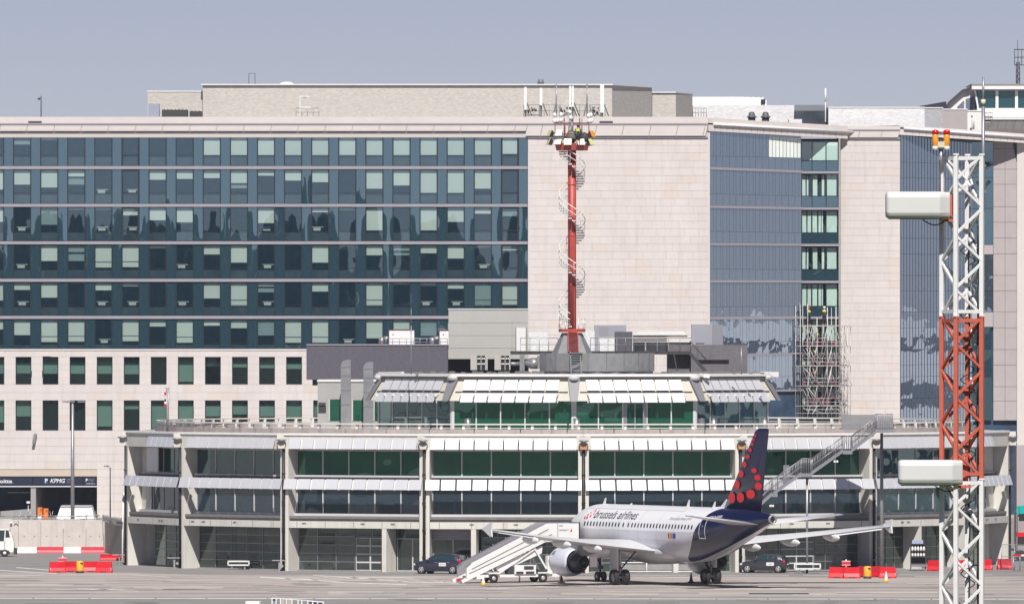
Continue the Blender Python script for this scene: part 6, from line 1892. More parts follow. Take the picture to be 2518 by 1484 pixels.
# grey rod aerial clamped to the mast
b = MB(); xr = wx(2417.5, LY); Yr = LY - .05
b.tube((xr, Yr, wz(520, LY)), (xr, Yr, wz(262, LY)), .035, 8); b.tube((xr, Yr, wz(262, LY)), (xr, Yr, wz(190, LY)), .022, 8)
b.box(xr - .12, xr + .06, Yr - .03, Yr + .03, wz(409, LY), wz(405, LY)); b.box(xr - .12, xr + .06, Yr - .03, Yr + .03, wz(473, LY), wz(469, LY))
ro = part('rod_aerial', b.mesh('rod_aerial', M['alu']), lat)
b = MB(); b.tube((xr, Yr, wz(258, LY)), (xr, Yr, wz(245, LY)), .05, 8); part('rod_joint', b.mesh('rod_joint', M['cream']), ro)

# ------------------------------------------------------------------ outside steel stair up to the pier roof
EY = 890.0
def ex(px): return wx(px, EY)
def ez(py): return wz(py, EY)
est = thing('steel_stair', 'long grey steel stair climbing from behind the tail fin to the pier roof', 'stair', (ex(1990), EY, 0))
FLT = [((1868, 1243), (1903, 1212)), ((1910, 1212), (1972, 1168)), ((1992, 1166), (2062, 1112)), ((2082, 1110), (2150, 1060))]
FLT = [((1845, 1262), (1900, 1212)), ((1903, 1212), (1972, 1163)), ((1995, 1163), (2074, 1107)), ((2094, 1107), (2157, 1058))]
LAND = [(1898, 1912, 1212), (1971, 1997, 1163), (2073, 2096, 1107), (2153, 2196, 1054)]
W_ = 1.2
rng = random.Random(6)
for (x0, y0), (x1, y1) in FLT:
    p, r_ = Vector((ex(x0), EY, ez(y0))), Vector((ex(x1), EY, ez(y1)))
    b = MB()
    for dy in (0, W_): b.beam(p + Vector((0, dy, 0)), r_ + Vector((0, dy, 0)), .06, .22)
    part('stringer', b.mesh('stringer', M['alu']), est)
    n = max(6, int((r_ - p).length / .28))
    for i in range(n):
        c = p.lerp(r_, (i + .5) / n); b = MB(); b.box(c.x - .14, c.x + .14, EY + .04, EY + W_ - .04, c.z + .05, c.z + .085); part('tread', b.mesh('tread', M['steel']), est)
    b = MB()
    for dy in (0, W_):
        for hh in (1.1, .55): b.tube(p + Vector((0, dy, hh)), r_ + Vector((0, dy, hh)), .03 if hh > 1 else .02, 5)
        for i in range(n * 2 + 1):
            c = p.lerp(r_, i / (n * 2)) + Vector((0, dy, 0)); b.tube(c, c + Vector((0, 0, 1.1)), .014, 4)
    part('handrail', b.mesh('handrail', M['alu']), est)
for x0, x1, y in LAND:
    b = MB(); b.box(ex(x0), ex(x1), EY - .02, EY + W_ + .1, ez(y) - .28, ez(y)); part('landing', b.mesh('landing', M['alu']), est)
    for dy in (0, W_):
        b = MB()
        n = max(3, int((x1 - x0) / 4))
        for i in range(n + 1): b.tube((ex(x0 + (x1 - x0) * i / n), EY + dy, ez(y)), (ex(x0 + (x1 - x0) * i / n), EY + dy, ez(y) + 1.15), .015, 4)
        b.tube((ex(x0), EY + dy, ez(y) + 1.15), (ex(x1), EY + dy, ez(y) + 1.15), .03, 5)
        part('landing_rail', b.mesh('landing_rail', M['alu']), est)
gm = bpy.data.materials.new('perforated_sheet'); gm.use_nodes = True
gnt = gm.node_tree; gp_ = gnt.nodes['Principled BSDF']; gp_.inputs['Base Color'].default_value = (.27, .27, .29, 1); gp_.inputs['Roughness'].default_value = .6; gp_.inputs['Alpha'].default_value = .62
for (x0, x1, y0, y1, dy) in ((2070, 2158, 1019, 1053, W_ + .3), (2158, 2196, 1022, 1052, 0), (1927, 1942, 1143, 1190, W_)):
    b = MB(); b.box(ex(x0), ex(x1), EY + dy, EY + dy + .02, ez(y1), ez(y0)); part('mesh_panel', b.mesh('mesh_panel', gm), est)
b = MB(); b.box(ex(2070), ex(2200), EY + .1, EY + 6, ez(1056), ez(1052.5)); part('top_landing', b.mesh('top_landing', M['alu']), est)
for px, yb in ((1985, 1404),):
    b = MB(); b.tube((ex(px), EY + .6, 0), (ex(px), EY + .6, ez({1985: 1168, 2160: 1058, 1905: 1216}[px])), .09, 8); part('support_post', b.mesh('support_post', M['alu']), est)
for px, py in ((2050, 1131), (1892, 1240)):
    b = MB(); b.box(ex(px), ex(px + 11), EY - .06, EY - .04, ez(py + 5), ez(py)); pl = part('number_plate', b.mesh('number_plate', M['white']), est)
    part('small_print', strokes(ex(px + 2.5), EY - .068, ez(py + 4), .2, .09, 4, px).mesh('small_print', M['steel']), pl)

# ------------------------------------------------------------------ lamp columns
def lamp_col(lab, px, ybase, ytop, r, arms, hide=None):
    Y = gy(ybase) if ybase else hide
    x = wx(px, Y)
    t = thing('lamp_post', lab, 'lamp post', (x, Y, 0))
    b = MB(); b.tube((x, Y, 0), (x, Y, wz(ytop, Y)), r * 1.2, 8, r * .8); part('column', b.mesh('column', M['steel'] if r > .1 else M['dark']), t)
    for dx, w in arms:
        b = MB(); z = wz(ytop, Y) + .03
        b.box(x + dx * .3 - .05 if dx > 0 else x + dx, x + dx if dx > 0 else x - .05, Y - .1, Y + .1, z, z + .08); b.box(x + dx - w / 2, x + dx + w / 2, Y - .2, Y + .2, z + .02, z + .14)
        part('lamp_head', b.mesh('lamp_head', M['alu']), t)


lamp_col('tall grey lamp post with crossed lamp heads before the pale stone wall', 178.5, None, 990, .16, ((-.6, .6), (.65, .9), (.1, .7)), 1010)
lamp_col('slim dark lamp post with one arm between the stone wall and the pier', 271, None, 1148, .06, ((-.35, .45),), 1040)
lamp_col('tall grey lamp post before the pier below the steel stair top', 2168, 1405.5, 1064, .14, ((.5, .5),))
b = MB(); Y = 915
b.tube((wx(410, Y), Y, 10.8), (wx(410, Y), Y, wz(955, Y)), .06, 6); b.tube((wx(413.5, Y), Y, 10.8), (wx(415, Y), Y, wz(953, Y)), .05, 6); b.box(wx(405, Y), wx(417, Y), Y - .05, Y + .05, wz(954.5, Y), wz(953, Y))
wm = thing('signal_mast', 'short signal mast with red and white bands on the pier roof corner', 'signal mast', (wx(411, Y), Y, 10.8))
part('pole', b.mesh('pole', M['alu']), wm)
for i, (y0, y1, mk) in enumerate(((963, 971, 'red_plastic'), (981, 986, 'black'), (986.3, 992, 'white'), (992.3, 1000, 'red_plastic'))):
    b = MB(); b.box(wx(404, Y), wx(409.5, Y), Y - .12, Y - .02, wz(y1, Y), wz(y0, Y)); part('band', b.mesh('band', M[mk]), wm)
# wall floodlight on the stone front
b = MB(); b.box(ox(84), ox(91), YF - .5, YF - .02, oz(1067), oz(1065)); b.hexa([(ox(79), YF - .55, oz(1089)), (ox(86), YF - .55, oz(1089)), (ox(86), YF - .4, oz(1089)), (ox(79), YF - .4, oz(1089)), (ox(83), YF - .55, oz(1067)), (ox(90), YF - .55, oz(1067)), (ox(90), YF - .4, oz(1067)), (ox(83), YF - .4, oz(1067))])
part('wall_floodlight', b.mesh('wall_floodlight', M['steel']), office)
# ------------------------------------------------------------------ airliner
AA = R(64.5)
ca, sa = math.cos(AA), math.sin(AA)
GX, GY = 11.45, 853.0          # midpoint between the main wheels
ox0 = Vector((GX - ca * 16.12, GY + sa * 16.12, 0))
PM = Matrix(((ca, sa, 0, ox0.x), (-sa, ca, 0, ox0.y), (0, 0, 1, 0), (0, 0, 0, 1)))   # x aft, y starboard, z up
plane = bpy.data.objects.new('airliner', None); COL.objects.link(plane); plane.matrix_basis = PM; WM[plane.name] = PM
_props(plane, 'white twin engined airliner with a dark blue tail and red dots', 'airliner')
ST = [(0, 3.05, .02, .02), (.3, 3.08, .52, .47), (1.0, 3.2, .98, .95), (2.0, 3.42, 1.40, 1.42), (3.0, 3.6, 1.68, 1.75), (4.2, 3.74, 1.88, 1.97), (5.5, 3.8, 1.965, 2.06), (7, 3.8, 1.975, 2.07), (14, 3.8, 1.975, 2.07), (21, 3.8, 1.975, 2.07),
      (22.5, 3.83, 1.96, 2.04), (24, 3.95, 1.90, 1.92), (25.5, 4.13, 1.79, 1.74), (27.5, 4.40, 1.53, 1.47), (29.5, 4.67, 1.20, 1.16), (31.5, 4.92, .80, .80), (33.0, 5.08, .48, .47), (33.75, 5.13, .31, .31)]
def sect(x):
    for i in range(len(ST) - 1):
        if ST[i][0] <= x <= ST[i + 1][0]:
            a, c = ST[i], ST[i + 1]; t = (x - a[0]) / (c[0] - a[0])
            p = ST[max(0, i - 1)]; n = ST[min(len(ST) - 1, i + 2)]
            out = []
            for q in (1, 2, 3):
                m0 = (c[q] - p[q]) / max(1e-6, c[0] - p[0]) * (c[0] - a[0]); m1 = (n[q] - a[q]) / max(1e-6, n[0] - a[0]) * (c[0] - a[0])
                out.append((2 * t ** 3 - 3 * t * t + 1) * a[q] + (t ** 3 - 2 * t * t + t) * m0 + (-2 * t ** 3 + 3 * t * t) * c[q] + (t ** 3 - t * t) * m1)
            if i == 0: out = [a[q] + (c[q] - a[q]) * math.sqrt(t) for q in (1, 2, 3)]
            return out
    return ST[-1][1:]


def surf(x, phi, off=0.0):
    """phi from the crown, negative to port"""
    zc, ry, rz = sect(x)
    return Vector((x, (ry + off) * math.sin(phi), zc + (rz + off) * math.cos(phi)))


def phi_at(x, z):
    zc, ry, rz = sect(x); return -math.acos(max(-1, min(1, (z - zc) / rz)))


# fuselage paint: white above, pale grey below the windows, dark blue tail with a pale keel
fm = bpy.data.materials.new('fuselage_paint'); fm.use_nodes = True
nt = fm.node_tree; pb = nt.nodes['Principled BSDF']
pb.inputs['Roughness'].default_value = .28; pb.inputs['Coat Weight'].default_value = .3; pb.inputs['Coat Roughness'].default_value = .06
tc = nt.nodes.new('ShaderNodeTexCoord'); sp = nt.nodes.new('ShaderNodeSeparateXYZ'); nt.links.new(tc.outputs['Object'], sp.inputs[0])
fc = nt.nodes.new('ShaderNodeFloatCurve'); mr = nt.nodes.new('ShaderNodeMapRange')
mr.inputs['From Min'].default_value = 1.5; mr.inputs['From Max'].default_value = 6.0
nt.links.new(sp.outputs['Z'], mr.inputs['Value']); nt.links.new(mr.outputs[0], fc.inputs['Value'])
pts = [(1.5, 20.8), (2.0, 21.9), (2.6, 23.2), (3.3, 24.1), (4.14, 24.7), (4.95, 25.4), (5.57, 26.0), (6.0, 26.9)]
cv = fc.mapping.curves[0]
cv.points[0].location = (0, (pts[0][1] - 20) / 10); cv.points[1].location = (1, (pts[-1][1] - 20) / 10)
for z, x in pts[1:-1]: cv.points.new((z - 1.5) / 4.5, (x - 20) / 10)
fc.mapping.update()
ma = nt.nodes.new('ShaderNodeMath'); ma.operation = 'MULTIPLY_ADD'; ma.inputs[1].default_value = 10; ma.inputs[2].default_value = 20
nt.links.new(fc.outputs[0], ma.inputs[0])
gt = nt.nodes.new('ShaderNodeMath'); gt.operation = 'GREATER_THAN'; nt.links.new(sp.outputs['X'], gt.inputs[0]); nt.links.new(ma.outputs[0], gt.inputs[1])
uvn = nt.nodes.new('ShaderNodeUVMap'); us = nt.nodes.new('ShaderNodeSeparateXYZ'); nt.links.new(uvn.outputs[0], us.inputs[0])
kl = nt.nodes.new('ShaderNodeMath'); kl.operation = 'LESS_THAN'; kl.inputs[1].default_value = .455; nt.links.new(us.outputs['Y'], kl.inputs[0])   # |phi| / 2 pi below the keel line
bl_ = nt.nodes.new('ShaderNodeMath'); bl_.operation = 'MULTIPLY'; nt.links.new(gt.outputs[0], bl_.inputs[0]); nt.links.new(kl.outputs[0], bl_.inputs[1])
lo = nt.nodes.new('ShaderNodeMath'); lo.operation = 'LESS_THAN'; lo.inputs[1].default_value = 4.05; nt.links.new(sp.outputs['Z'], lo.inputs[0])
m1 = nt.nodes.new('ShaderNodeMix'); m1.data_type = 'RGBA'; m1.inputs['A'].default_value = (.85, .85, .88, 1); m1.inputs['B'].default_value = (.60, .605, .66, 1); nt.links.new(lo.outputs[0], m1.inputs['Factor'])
m2 = nt.nodes.new('ShaderNodeMix'); m2.data_type = 'RGBA'; m2.inputs['B'].default_value = (.003, .006, .045, 1); nt.links.new(m1.outputs['Result'], m2.inputs['A']); nt.links.new(bl_.outputs[0], m2.inputs['Factor'])
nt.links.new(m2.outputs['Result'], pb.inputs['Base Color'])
M['ac_white'] = mat('aircraft_white', (.78, .78, .80), .3, coat=.4)
M['ac_grey'] = mat('aircraft_grey', (.56, .565, .60), .32, coat=.4)
M['ac_wing'] = mat('aircraft_wing', (.66, .66, .68), .38, var=.05, scale=.8)
M['ac_blue'] = mat('aircraft_blue', (.006, .008, .046), .33, coat=.15)
M['ac_red'] = mat('aircraft_red', (.70, .012, .015), .4)
M['nacelle'] = mat('nacelle_paint', (.66, .68, .78), .28, coat=.5)
M['core_metal'] = mat('exhaust_metal', (.085, .085, .10), .38, metal=.6)
M['win_dark'] = mat('cabin_window_dark', (.03, .035, .05), .2)
M['gear'] = mat('gear_grey', (.45, .45, .46), .45, metal=.2)
M['ink'] = mat('dark_lettering', (.06, .055, .085), .5)

NS, NA = 74, 40
xs = [33.75 * (i / NS) ** (1.35 if i < 20 else 1.0) for i in range(NS + 1)]
xs = sorted(set([0, .05, .12, .22, .35, .55, .8, 1.1, 1.5] + [1.5 + (33.75 - 1.5) * i / 66 for i in range(67)]))
me = bpy.data.meshes.new('fuselage'); vs = []; fs = []; uv = []
for i, x in enumerate(xs):
    for j in range(NA): vs.append(tuple(surf(x, 2 * math.pi * j / NA)))
for i in range(len(xs) - 1):
    for j in range(NA): fs.append((i * NA + j, (i + 1) * NA + j, (i + 1) * NA + (j + 1) % NA, i * NA + (j + 1) % NA))
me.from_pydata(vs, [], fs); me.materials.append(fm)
ul = me.uv_layers.new(name='UVMap')
for p in me.polygons:
    p.use_smooth = True
    for li in p.loop_indices:
        vi = me.loops[li].vertex_index; j = vi % NA
        ul.data[li].uv = (vs[vi][0] / 34, min(j, NA - j) / NA)
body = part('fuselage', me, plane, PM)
# tail pipe of the auxiliary engine
b = MB(); b.lathe([(.31, 33.75), (.33, 33.9), (.2, 33.92), (.17, 33.5)], 18, (0, 0, 5.13), 'x'); part('tail_pipe', b.mesh('tail_pipe', mat('tail_pipe_grey', (.33, .32, .33), .4, metal=.4)), plane, PM)
b = MB(); b.tube((33.8, 0, 5.13), (33.925, 0, 5.13), .165, 12); part('tail_pipe_hole', b.mesh('tail_pipe_hole', M['black']), plane, PM)
# belly fairing
b = MB(); b.ball((0, 0, 0), 1, 26, 16, (6.0, 2.06, .98)); b.v = [(x + 15.4, y * (1 - .15 * (1 if z > .3 else 0)), z + 2.48) for x, y, z in b.v]
part('belly_fairing', b.mesh('belly_fairing', M['ac_grey']), plane, PM)


def af(c, tc, n=9):
    """closed airfoil loop in (x, z), chord c, from the trailing edge over the top and back"""
    xs_ = [(1 - math.cos(math.pi * i / n)) / 2 for i in range(n + 1)]
    th_ = lambda x: 5 * tc * (.2969 * math.sqrt(x) - .126 * x - .3516 * x * x + .2843 * x ** 3 - .1015 * x ** 4)
    up = [(x * c, (th_(x) + .012 * math.sin(math.pi * x)) * c) for x in reversed(xs_)]
    dn = [(x * c, (-th_(x) + .012 * math.sin(math.pi * x)) * c) for x in xs_[1:-1]]
    return up + dn


def lift(secs, axis='y', mt=None, nm='wing'):
    """loft: secs = (span position, xLE, chord, z, thickness, twist degrees)"""
    b = MB(); loops = []
    for (s, xl, c, z, tck, tw) in secs:
        L = []
        for (x, h) in af(c, tck):
            t = R(tw); xx = c + (x - c) * math.cos(t) + h * math.sin(t); zz = -(x - c) * math.sin(t) + h * math.cos(t)
            L.append((xl + xx, s, z + zz) if axis == 'y' else (xl + x, h, s))
        loops.append(L)
    n = len(loops[0]); vs = [p for L in loops for p in L]; fs = []
    for i in range(len(loops) - 1):
        for j in range(n): fs.append((i * n + j, i * n + (j + 1) % n, (i + 1) * n + (j + 1) % n, (i + 1) * n + j))
    fs += [tuple(range(n)), tuple(range((len(loops) - 1) * n, len(loops) * n))]
    b.add(vs, fs, 0, True)
    me = b.mesh(nm, mt)
    return me


def te(y):   # trailing edge x and z of the wing at span y
    y = abs(y)
    if y < 6.4: t = (y - 1.9) / 4.5; return 18.1, 2.55 + .5 * t
    t = (y - 6.4) / 10.15; return 18.1 + 2.6 * t, 3.05 + 1.22 * t


for sgn in (-1, 1):
    w = part('wing', lift([(sgn * 1.0, 10.9, 7.2, 2.45, .14, 3), (sgn * 1.9, 11.4, 6.7, 2.55, .14, 3), (sgn * 6.4, 13.8, 4.3, 3.05, .12, 1.5), (sgn * 11.5, 16.45, 2.95, 3.64, .11, .5), (sgn * 16.55, 19.1, 1.6, 4.27, .10, 0)], mt=M['ac_wing']), plane, PM)
    # drooped aileron and flap seams
    b = MB(); x0, z0 = te(12.2); x1, z1 = te(15.9)
    b.hexa([(x0 - .55, sgn * 12.2, z0 - .06), (x0 + .02, sgn * 12.2, z0 - .20), (x1 + .02, sgn * 15.9, z1 - .16), (x1 - .4, sgn * 15.9, z1 - .05), (x0 - .55, sgn * 12.2, z0 + .07), (x0 + .02, sgn * 12.2, z0 - .17), (x1 + .02, sgn * 15.9, z1 - .13), (x1 - .4, sgn * 15.9, z1 + .06)])
    part('aileron', b.mesh('aileron', M['ac_white']), w, PM)
    # tip fence
    b = MB(); x, z = te(16.6)
    pts2 = [(x - 1.5, z + .05), (x - .1, z + .52), (x + .25, z + .54), (x + .1, z), (x + .22, z - .5), (x - .1, z - .5)]
    b.prism(pts2, sgn * 16.55, sgn * 16.63, 'xz'); part('wing_tip_fence', b.mesh('wing_tip_fence', M['ac_white']), w, PM)
    for y in (6.6, 9.5, 12.5):
        x, z = te(y); k = 1.0 if y < 10 else .85
        b = MB(); b.lathe([(0, -2.6 * k), (.14, -2.2 * k), (.25, -1.4 * k), (.27, -.6 * k), (.17, .25 * k), (.06, .62 * k), (0, .66 * k)], 12, (0, 0, 0), 'x')
        b.v = [(p[0] + x, p[1] + sgn * y, p[2] * 1.25 + z - .33 - .03 * p[0]) for p in b.v]
        part('flap_fairing', b.mesh('flap_fairing', M['ac_wing']), w, PM)
    # engine
    ey_, ez_ = sgn * 5.75, 1.68
    b = MB(); b.lathe([(.80, 10.5), (.88, 10.08), (.95, 10.0), (1.02, 10.08), (1.10, 10.5), (1.14, 11.2), (1.10, 12.0), (1.0, 12.6), (.92, 12.9), (.89, 12.9), (.90, 12.3)], 32, (0, ey_, ez_), 'x')
    eng = part('engine', b.mesh('engine', M['nacelle']), plane, PM)
    b = MB(); b.lathe([(.905, 12.85), (.88, 12.2), (.78, 12.1), (.80, 12.5), (.74, 12.95), (.56, 13.6), (.44, 14.1), (.40, 14.1), (.38, 13.7)], 28, (0, ey_, ez_), 'x')
    part('exhaust_nozzle', b.mesh('exhaust_nozzle', M['core_metal']), eng, PM)
    b = MB(); b.lathe([(.36, 13.8), (.30, 14.2), (.18, 14.6), (.06, 14.85), (0, 14.87)], 20, (0, ey_, ez_), 'x'); part('exhaust_plug', b.mesh('exhaust_plug', M['black']), eng, PM)
    b = MB(); b.lathe([(0, 10.35), (.1, 10.4), (.28, 10.75), (.3, 10.9)], 18, (0, ey_, ez_), 'x'); b.lathe([(.3, 10.9), (.84, 10.85)], 24, (0, ey_, ez_), 'x'); part('fan', b.mesh('fan', M['core_metal']), eng, PM)
    b = MB(); b.prism([(10.9, ez_ + .95), (12.6, ez_ + 1.32), (15.2, 2.95), (17.0, 2.72), (15.6, 2.35), (13.9, ez_ + .42), (12.8, ez_ + .55), (12.3, ez_ + .7)], ey_ - .17, ey_ + .17, 'xz'); part('pylon', b.mesh('pylon', mat('pylon_grey', (.22, .22, .23), .5) if 'pylon_grey' not in bpy.data.materials else bpy.data.materials['pylon_grey']), eng, PM)
    if sgn < 0:
        b = MB(); v = []
        for (x, t) in ((10.55, -62), (11.05, -62), (10.95, -46), (10.65, -46)): v.append((x, ey_ + 1.15 * math.sin(R(t)), ez_ + 1.15 * math.cos(R(t))))
        b.add(v + [(p[0], ey_ + (p[1] - ey_) * .97, ez_ + (p[2] - ez_) * .97) for p in v], [(0, 1, 2, 3), (7, 6, 5, 4), (0, 4, 5, 1), (1, 5, 6, 2), (2, 6, 7, 3), (3, 7, 4, 0)]); part('intake_scoop', b.mesh('intake_scoop', mat('scoop', (.2, .2, .24), .5)), eng, PM)
    # tailplane
    part('tailplane', lift([(sgn * .5, 28.6, 3.9, 4.72, .10, 0), (sgn * 6.2, 31.9, 1.35, 5.42, .09, 0)], mt=M['ac_white'], nm='tailplane'), plane, PM)
    # main landing gear
    gx_, gy_ = 16.12, sgn * 3.795
    b = MB(); b.tube((gx_, gy_, .55), (gx_, gy_, 1.5), .09, 10); b.tube((gx_, gy_, 1.45), (gx_ - .05, gy_, 2.9), .14, 10); b.tube((gx_, gy_ - .5, .585), (gx_, gy_ + .5, .585), .08, 8)
    gr = part('main_gear', b.mesh('main_gear', M['gear']), plane, PM)
    b = MB(); b.tube((gx_ + .03, gy_, 1.1), (gx_ - .05, gy_ - sgn * 1.35, 2.5), .06, 6); b.tube((gx_ + .1, gy_, 1.45), (gx_ + .45, gy_, 1.05), .04, 6); b.tube((gx_ + .45, gy_, 1.05), (gx_ + .1, gy_, .68), .04, 6); b.tube((gx_ + .12, gy_ - .1, .6), (gx_ + .12, gy_ - .1, 2.7), .02, 5)
    part('side_brace', b.mesh('side_brace', M['dark']), gr, PM)
    b = MB(); b.box(gx_ - 1.0, gx_ + .35, gy_ + sgn * .28, gy_ + sgn * .33, 1.22, 2.75); part('gear_door', b.mesh('gear_door', M['ac_white']), gr, PM)
    for d in (-.44, .44):
        b = MB(); b.lathe([(.30, -.15), (.42, -.2), (.54, -.19), (.585, -.12), (.585, .12), (.54, .19), (.42, .2), (.30, .15)], 28, (0, 0, 0), 'y'); b.v = [(x + gx_, y + gy_ + d, z + .585) for x, y, z in b.v]
        wh = part('wheel', b.mesh('wheel', M['rubber']), gr, PM)
        if abs(d) > 0:
            b = MB(); b.lathe([(.0, -.1), (.1, -.14), (.12, -.08), (.28, -.1), (.31, -.14), (.31, .14), (.28, .1), (.12, .08), (.1, .14), (0, .1)], 20, (0, 0, 0), 'y'); b.v = [(x + gx_, y + gy_ + d, z + .585) for x, y, z in b.v]
            part('hub', b.mesh('hub', M['gear']), gr, PM)
# nose gear
b = MB(); b.tube((5.07, 0, .38), (5.0, 0, 2.0), .09, 10); b.tube((5.07, -.3, .38), (5.07, .3, .38), .06, 8); b.tube((5.05, 0, 1.1), (4.2, 0, 2.1), .06, 6)
b.box(4.95, 5.2, -.16, .16, .95, 1.2)
ng = part('nose_gear', b.mesh('nose_gear', M['dark']), plane, PM)
for d in (-.27, .27):
    b = MB(); b.lathe([(.2, -.09), (.3, -.115), (.38, -.07), (.38, .07), (.3, .115), (.2, .09)], 22, (0, 0, 0), 'y'); b.v = [(x + 5.07, y + d, z + .38) for x, y, z in b.v]; part('wheel', b.mesh('wheel', M['rubber']), ng, PM)
    b = MB(); b.lathe([(0, -.07), (.2, -.08), (.21, .08), (0, .07)], 16, (0, 0, 0), 'y'); b.v = [(x + 5.07, y + d, z + .38) for x, y, z in b.v]; part('hub', b.mesh('hub', M['rim']), ng, PM)
b = MB(); b.box(4.3, 5.5, -.52, -.48, 1.1, 1.9); part('gear_door', b.mesh('gear_door', M['ac_white']), ng, PM)

# fin and rudder
def fin_le(z): return 25.6 + (z - 5.4) * (31.25 - 25.6) / 6.36
def fin_te(z): return 31.95 + (z - 5.4) * (33.3 - 31.95) / 6.36
def fin_t(x, z):
    l, t = fin_le(z), fin_te(z); u = max(0, min(1, (x - l) / (t - l)))
    return 5 * .10 * (.2969 * math.sqrt(u) - .126 * u - .3516 * u * u + .2843 * u ** 3 - .1015 * u ** 4) * (t - l)
part('fin', lift([(5.4, fin_le(5.4), fin_te(5.4) - fin_le(5.4), 0, .10, 0), (8.5, fin_le(8.5), fin_te(8.5) - fin_le(8.5), 0, .10, 0), (11.55, fin_le(11.55), fin_te(11.55) - fin_le(11.55), 0, .10, 0), (11.76, fin_le(11.76) + .35, fin_te(11.76) - fin_le(11.76) - .4, 0, .06, 0)], 'z', M['ac_blue'], 'fin'), plane, PM)
b = MB(); b.hexa([(22.8, -.03, 5.8), (26.2, -.16, 5.75), (26.2, .16, 5.75), (22.8, .03, 5.8), (25.4, -.02, 5.95), (26.35, -.05, 6.5), (26.35, .05, 6.5), (25.4, .02, 5.95)]); part('dorsal_fillet', b.mesh('dorsal_fillet', M['ac_white']), plane, PM)
DOTS = [(545, 172, 20, 22), (518, 238, 22, 22), (497, 305, 25, 26), (467, 395, 28, 31), (430, 498, 33, 38), (383, 622, 35, 46), (335, 768, 37, 58), (272, 935, 42, 72), (198, 1140, 47, 88), (325, 1132, 53, 78), (478, 1077, 65, 70), (593, 950, 55, 55), (580, 817, 48, 45), (527, 712, 42, 38)]
for zx, zy, rx0, rz0 in DOTS:
    px, py = (1800 + zx / 6.18) / 1.01668, (1060 + zy / 6.18) / 1.01668
    s = 33.46
    def on_fin(ppx, ppy):   # the point of the port skin of the fin that covers this picture point
        z = H - (ppy - HY) / s; x = 29.0
        for _ in range(40):
            x = .5 * x + .5 * (16.12 + ((ppx - CX) / s - GX + sa * fin_t(x, z)) / ca)
        return x, z
    ring = [on_fin(px + rx0 / 6.18 / 1.01668 * math.cos(2 * math.pi * i / 24), py + rz0 / 6.18 / 1.01668 * math.sin(2 * math.pi * i / 24)) for i in range(24)]
    xb, zb = on_fin(px, py)
    for sd_ in (-1, 1):
        b = MB(); vs = [(x, sd_ * (fin_t(x, z) + .014), z) for x, z in ring] + [(xb, sd_ * (fin_t(xb, zb) + .02), zb)]
        b.add(vs, [(i, (i + 1) % 24, 24) for i in range(24)]); part('red_dot', b.mesh('red_dot', M['ac_red']), plane, PM)
b = MB(); b.add([(fin_le(z) + .70 * (fin_te(z) - fin_le(z)) + d, -fin_t(fin_le(z) + .70 * (fin_te(z) - fin_le(z)), z) - .006, z) for z in (6.2, 11.4) for d in (0, .035)], [(0, 1, 3, 2)]); part('rudder_hinge', b.mesh('rudder_hinge', M['black']), plane, PM)

# cabin windows on both sides
zc, ry, rz = sect(12)
def win_mesh(x0):
    b = MB(); vs = []
    for i in range(12):
        t = 2 * math.pi * i / 12; c, s_ = math.cos(t), math.sin(t)
        dx = .115 * math.copysign(abs(c) ** .7, c); dz = .175 * math.copysign(abs(s_) ** .7, s_)
        vs.append((dx, dz))
    P = [surf(x0 + dx, phi_at(x0, 4.42 + dz), .008) - Vector((x0, 0, 0)) for dx, dz in vs]
    b.add(P, [tuple(range(12))]); return b.mesh('cabin_window', M['win_dark'], recalc=False)
wmesh = win_mesh(12)
zpx = [105 + 37.7 * k for k in range(12)] + [575, 635] + [680 + 37.0 * k for k in range(20)]
for zp in zpx:
    x = 6.2 + (zp - 105) * 18.0 / 1275
    part('cabin_window', wmesh if x < 20.8 else win_mesh(x), plane, PM @ Matrix.Translation((x, 0, 0)))
    part('cabin_window', wmesh if x < 20.8 else win_mesh(x), plane, PM @ Matrix.Rotation(math.pi, 4, 'X') @ Matrix.Translation((x, 0, 0)) if False else PM @ Matrix.Translation((x, 0, 0)) @ Matrix.Scale(-1, 4, (0, 1, 0)))


def skin_shape(loops, off=.012):
    """outline given as (x, z) pairs on the port side -> points on the skin"""
    return [surf(x, phi_at(x, z), off) for x, z in loops]


def skin_strip(nm, pts, w, mt, par=None, off=.014):
    b = MB()
    for (xa, za), (xb, zb) in zip(pts[:-1], pts[1:]):
        d = Vector((xb - xa, zb - za)); n = max(1, int(d.length / .15)); d.normalize(); q = Vector((-d.y, d.x)) * w / 2
        for i in range(n):
            t0, t1 = i / n, (i + 1) / n
            A = (xa + (xb - xa) * t0, za + (zb - za) * t0); C = (xa + (xb - xa) * t1, za + (zb - za) * t1)
            b.add(skin_shape([(A[0] - q.x, A[1] - q.y), (C[0] - q.x, C[1] - q.y), (C[0] + q.x, C[1] + q.y), (A[0] + q.x, A[1] + q.y)], off), [(0, 1, 2, 3)])
    return part(nm, b.mesh(nm, mt, recalc=False), par or plane, PM)


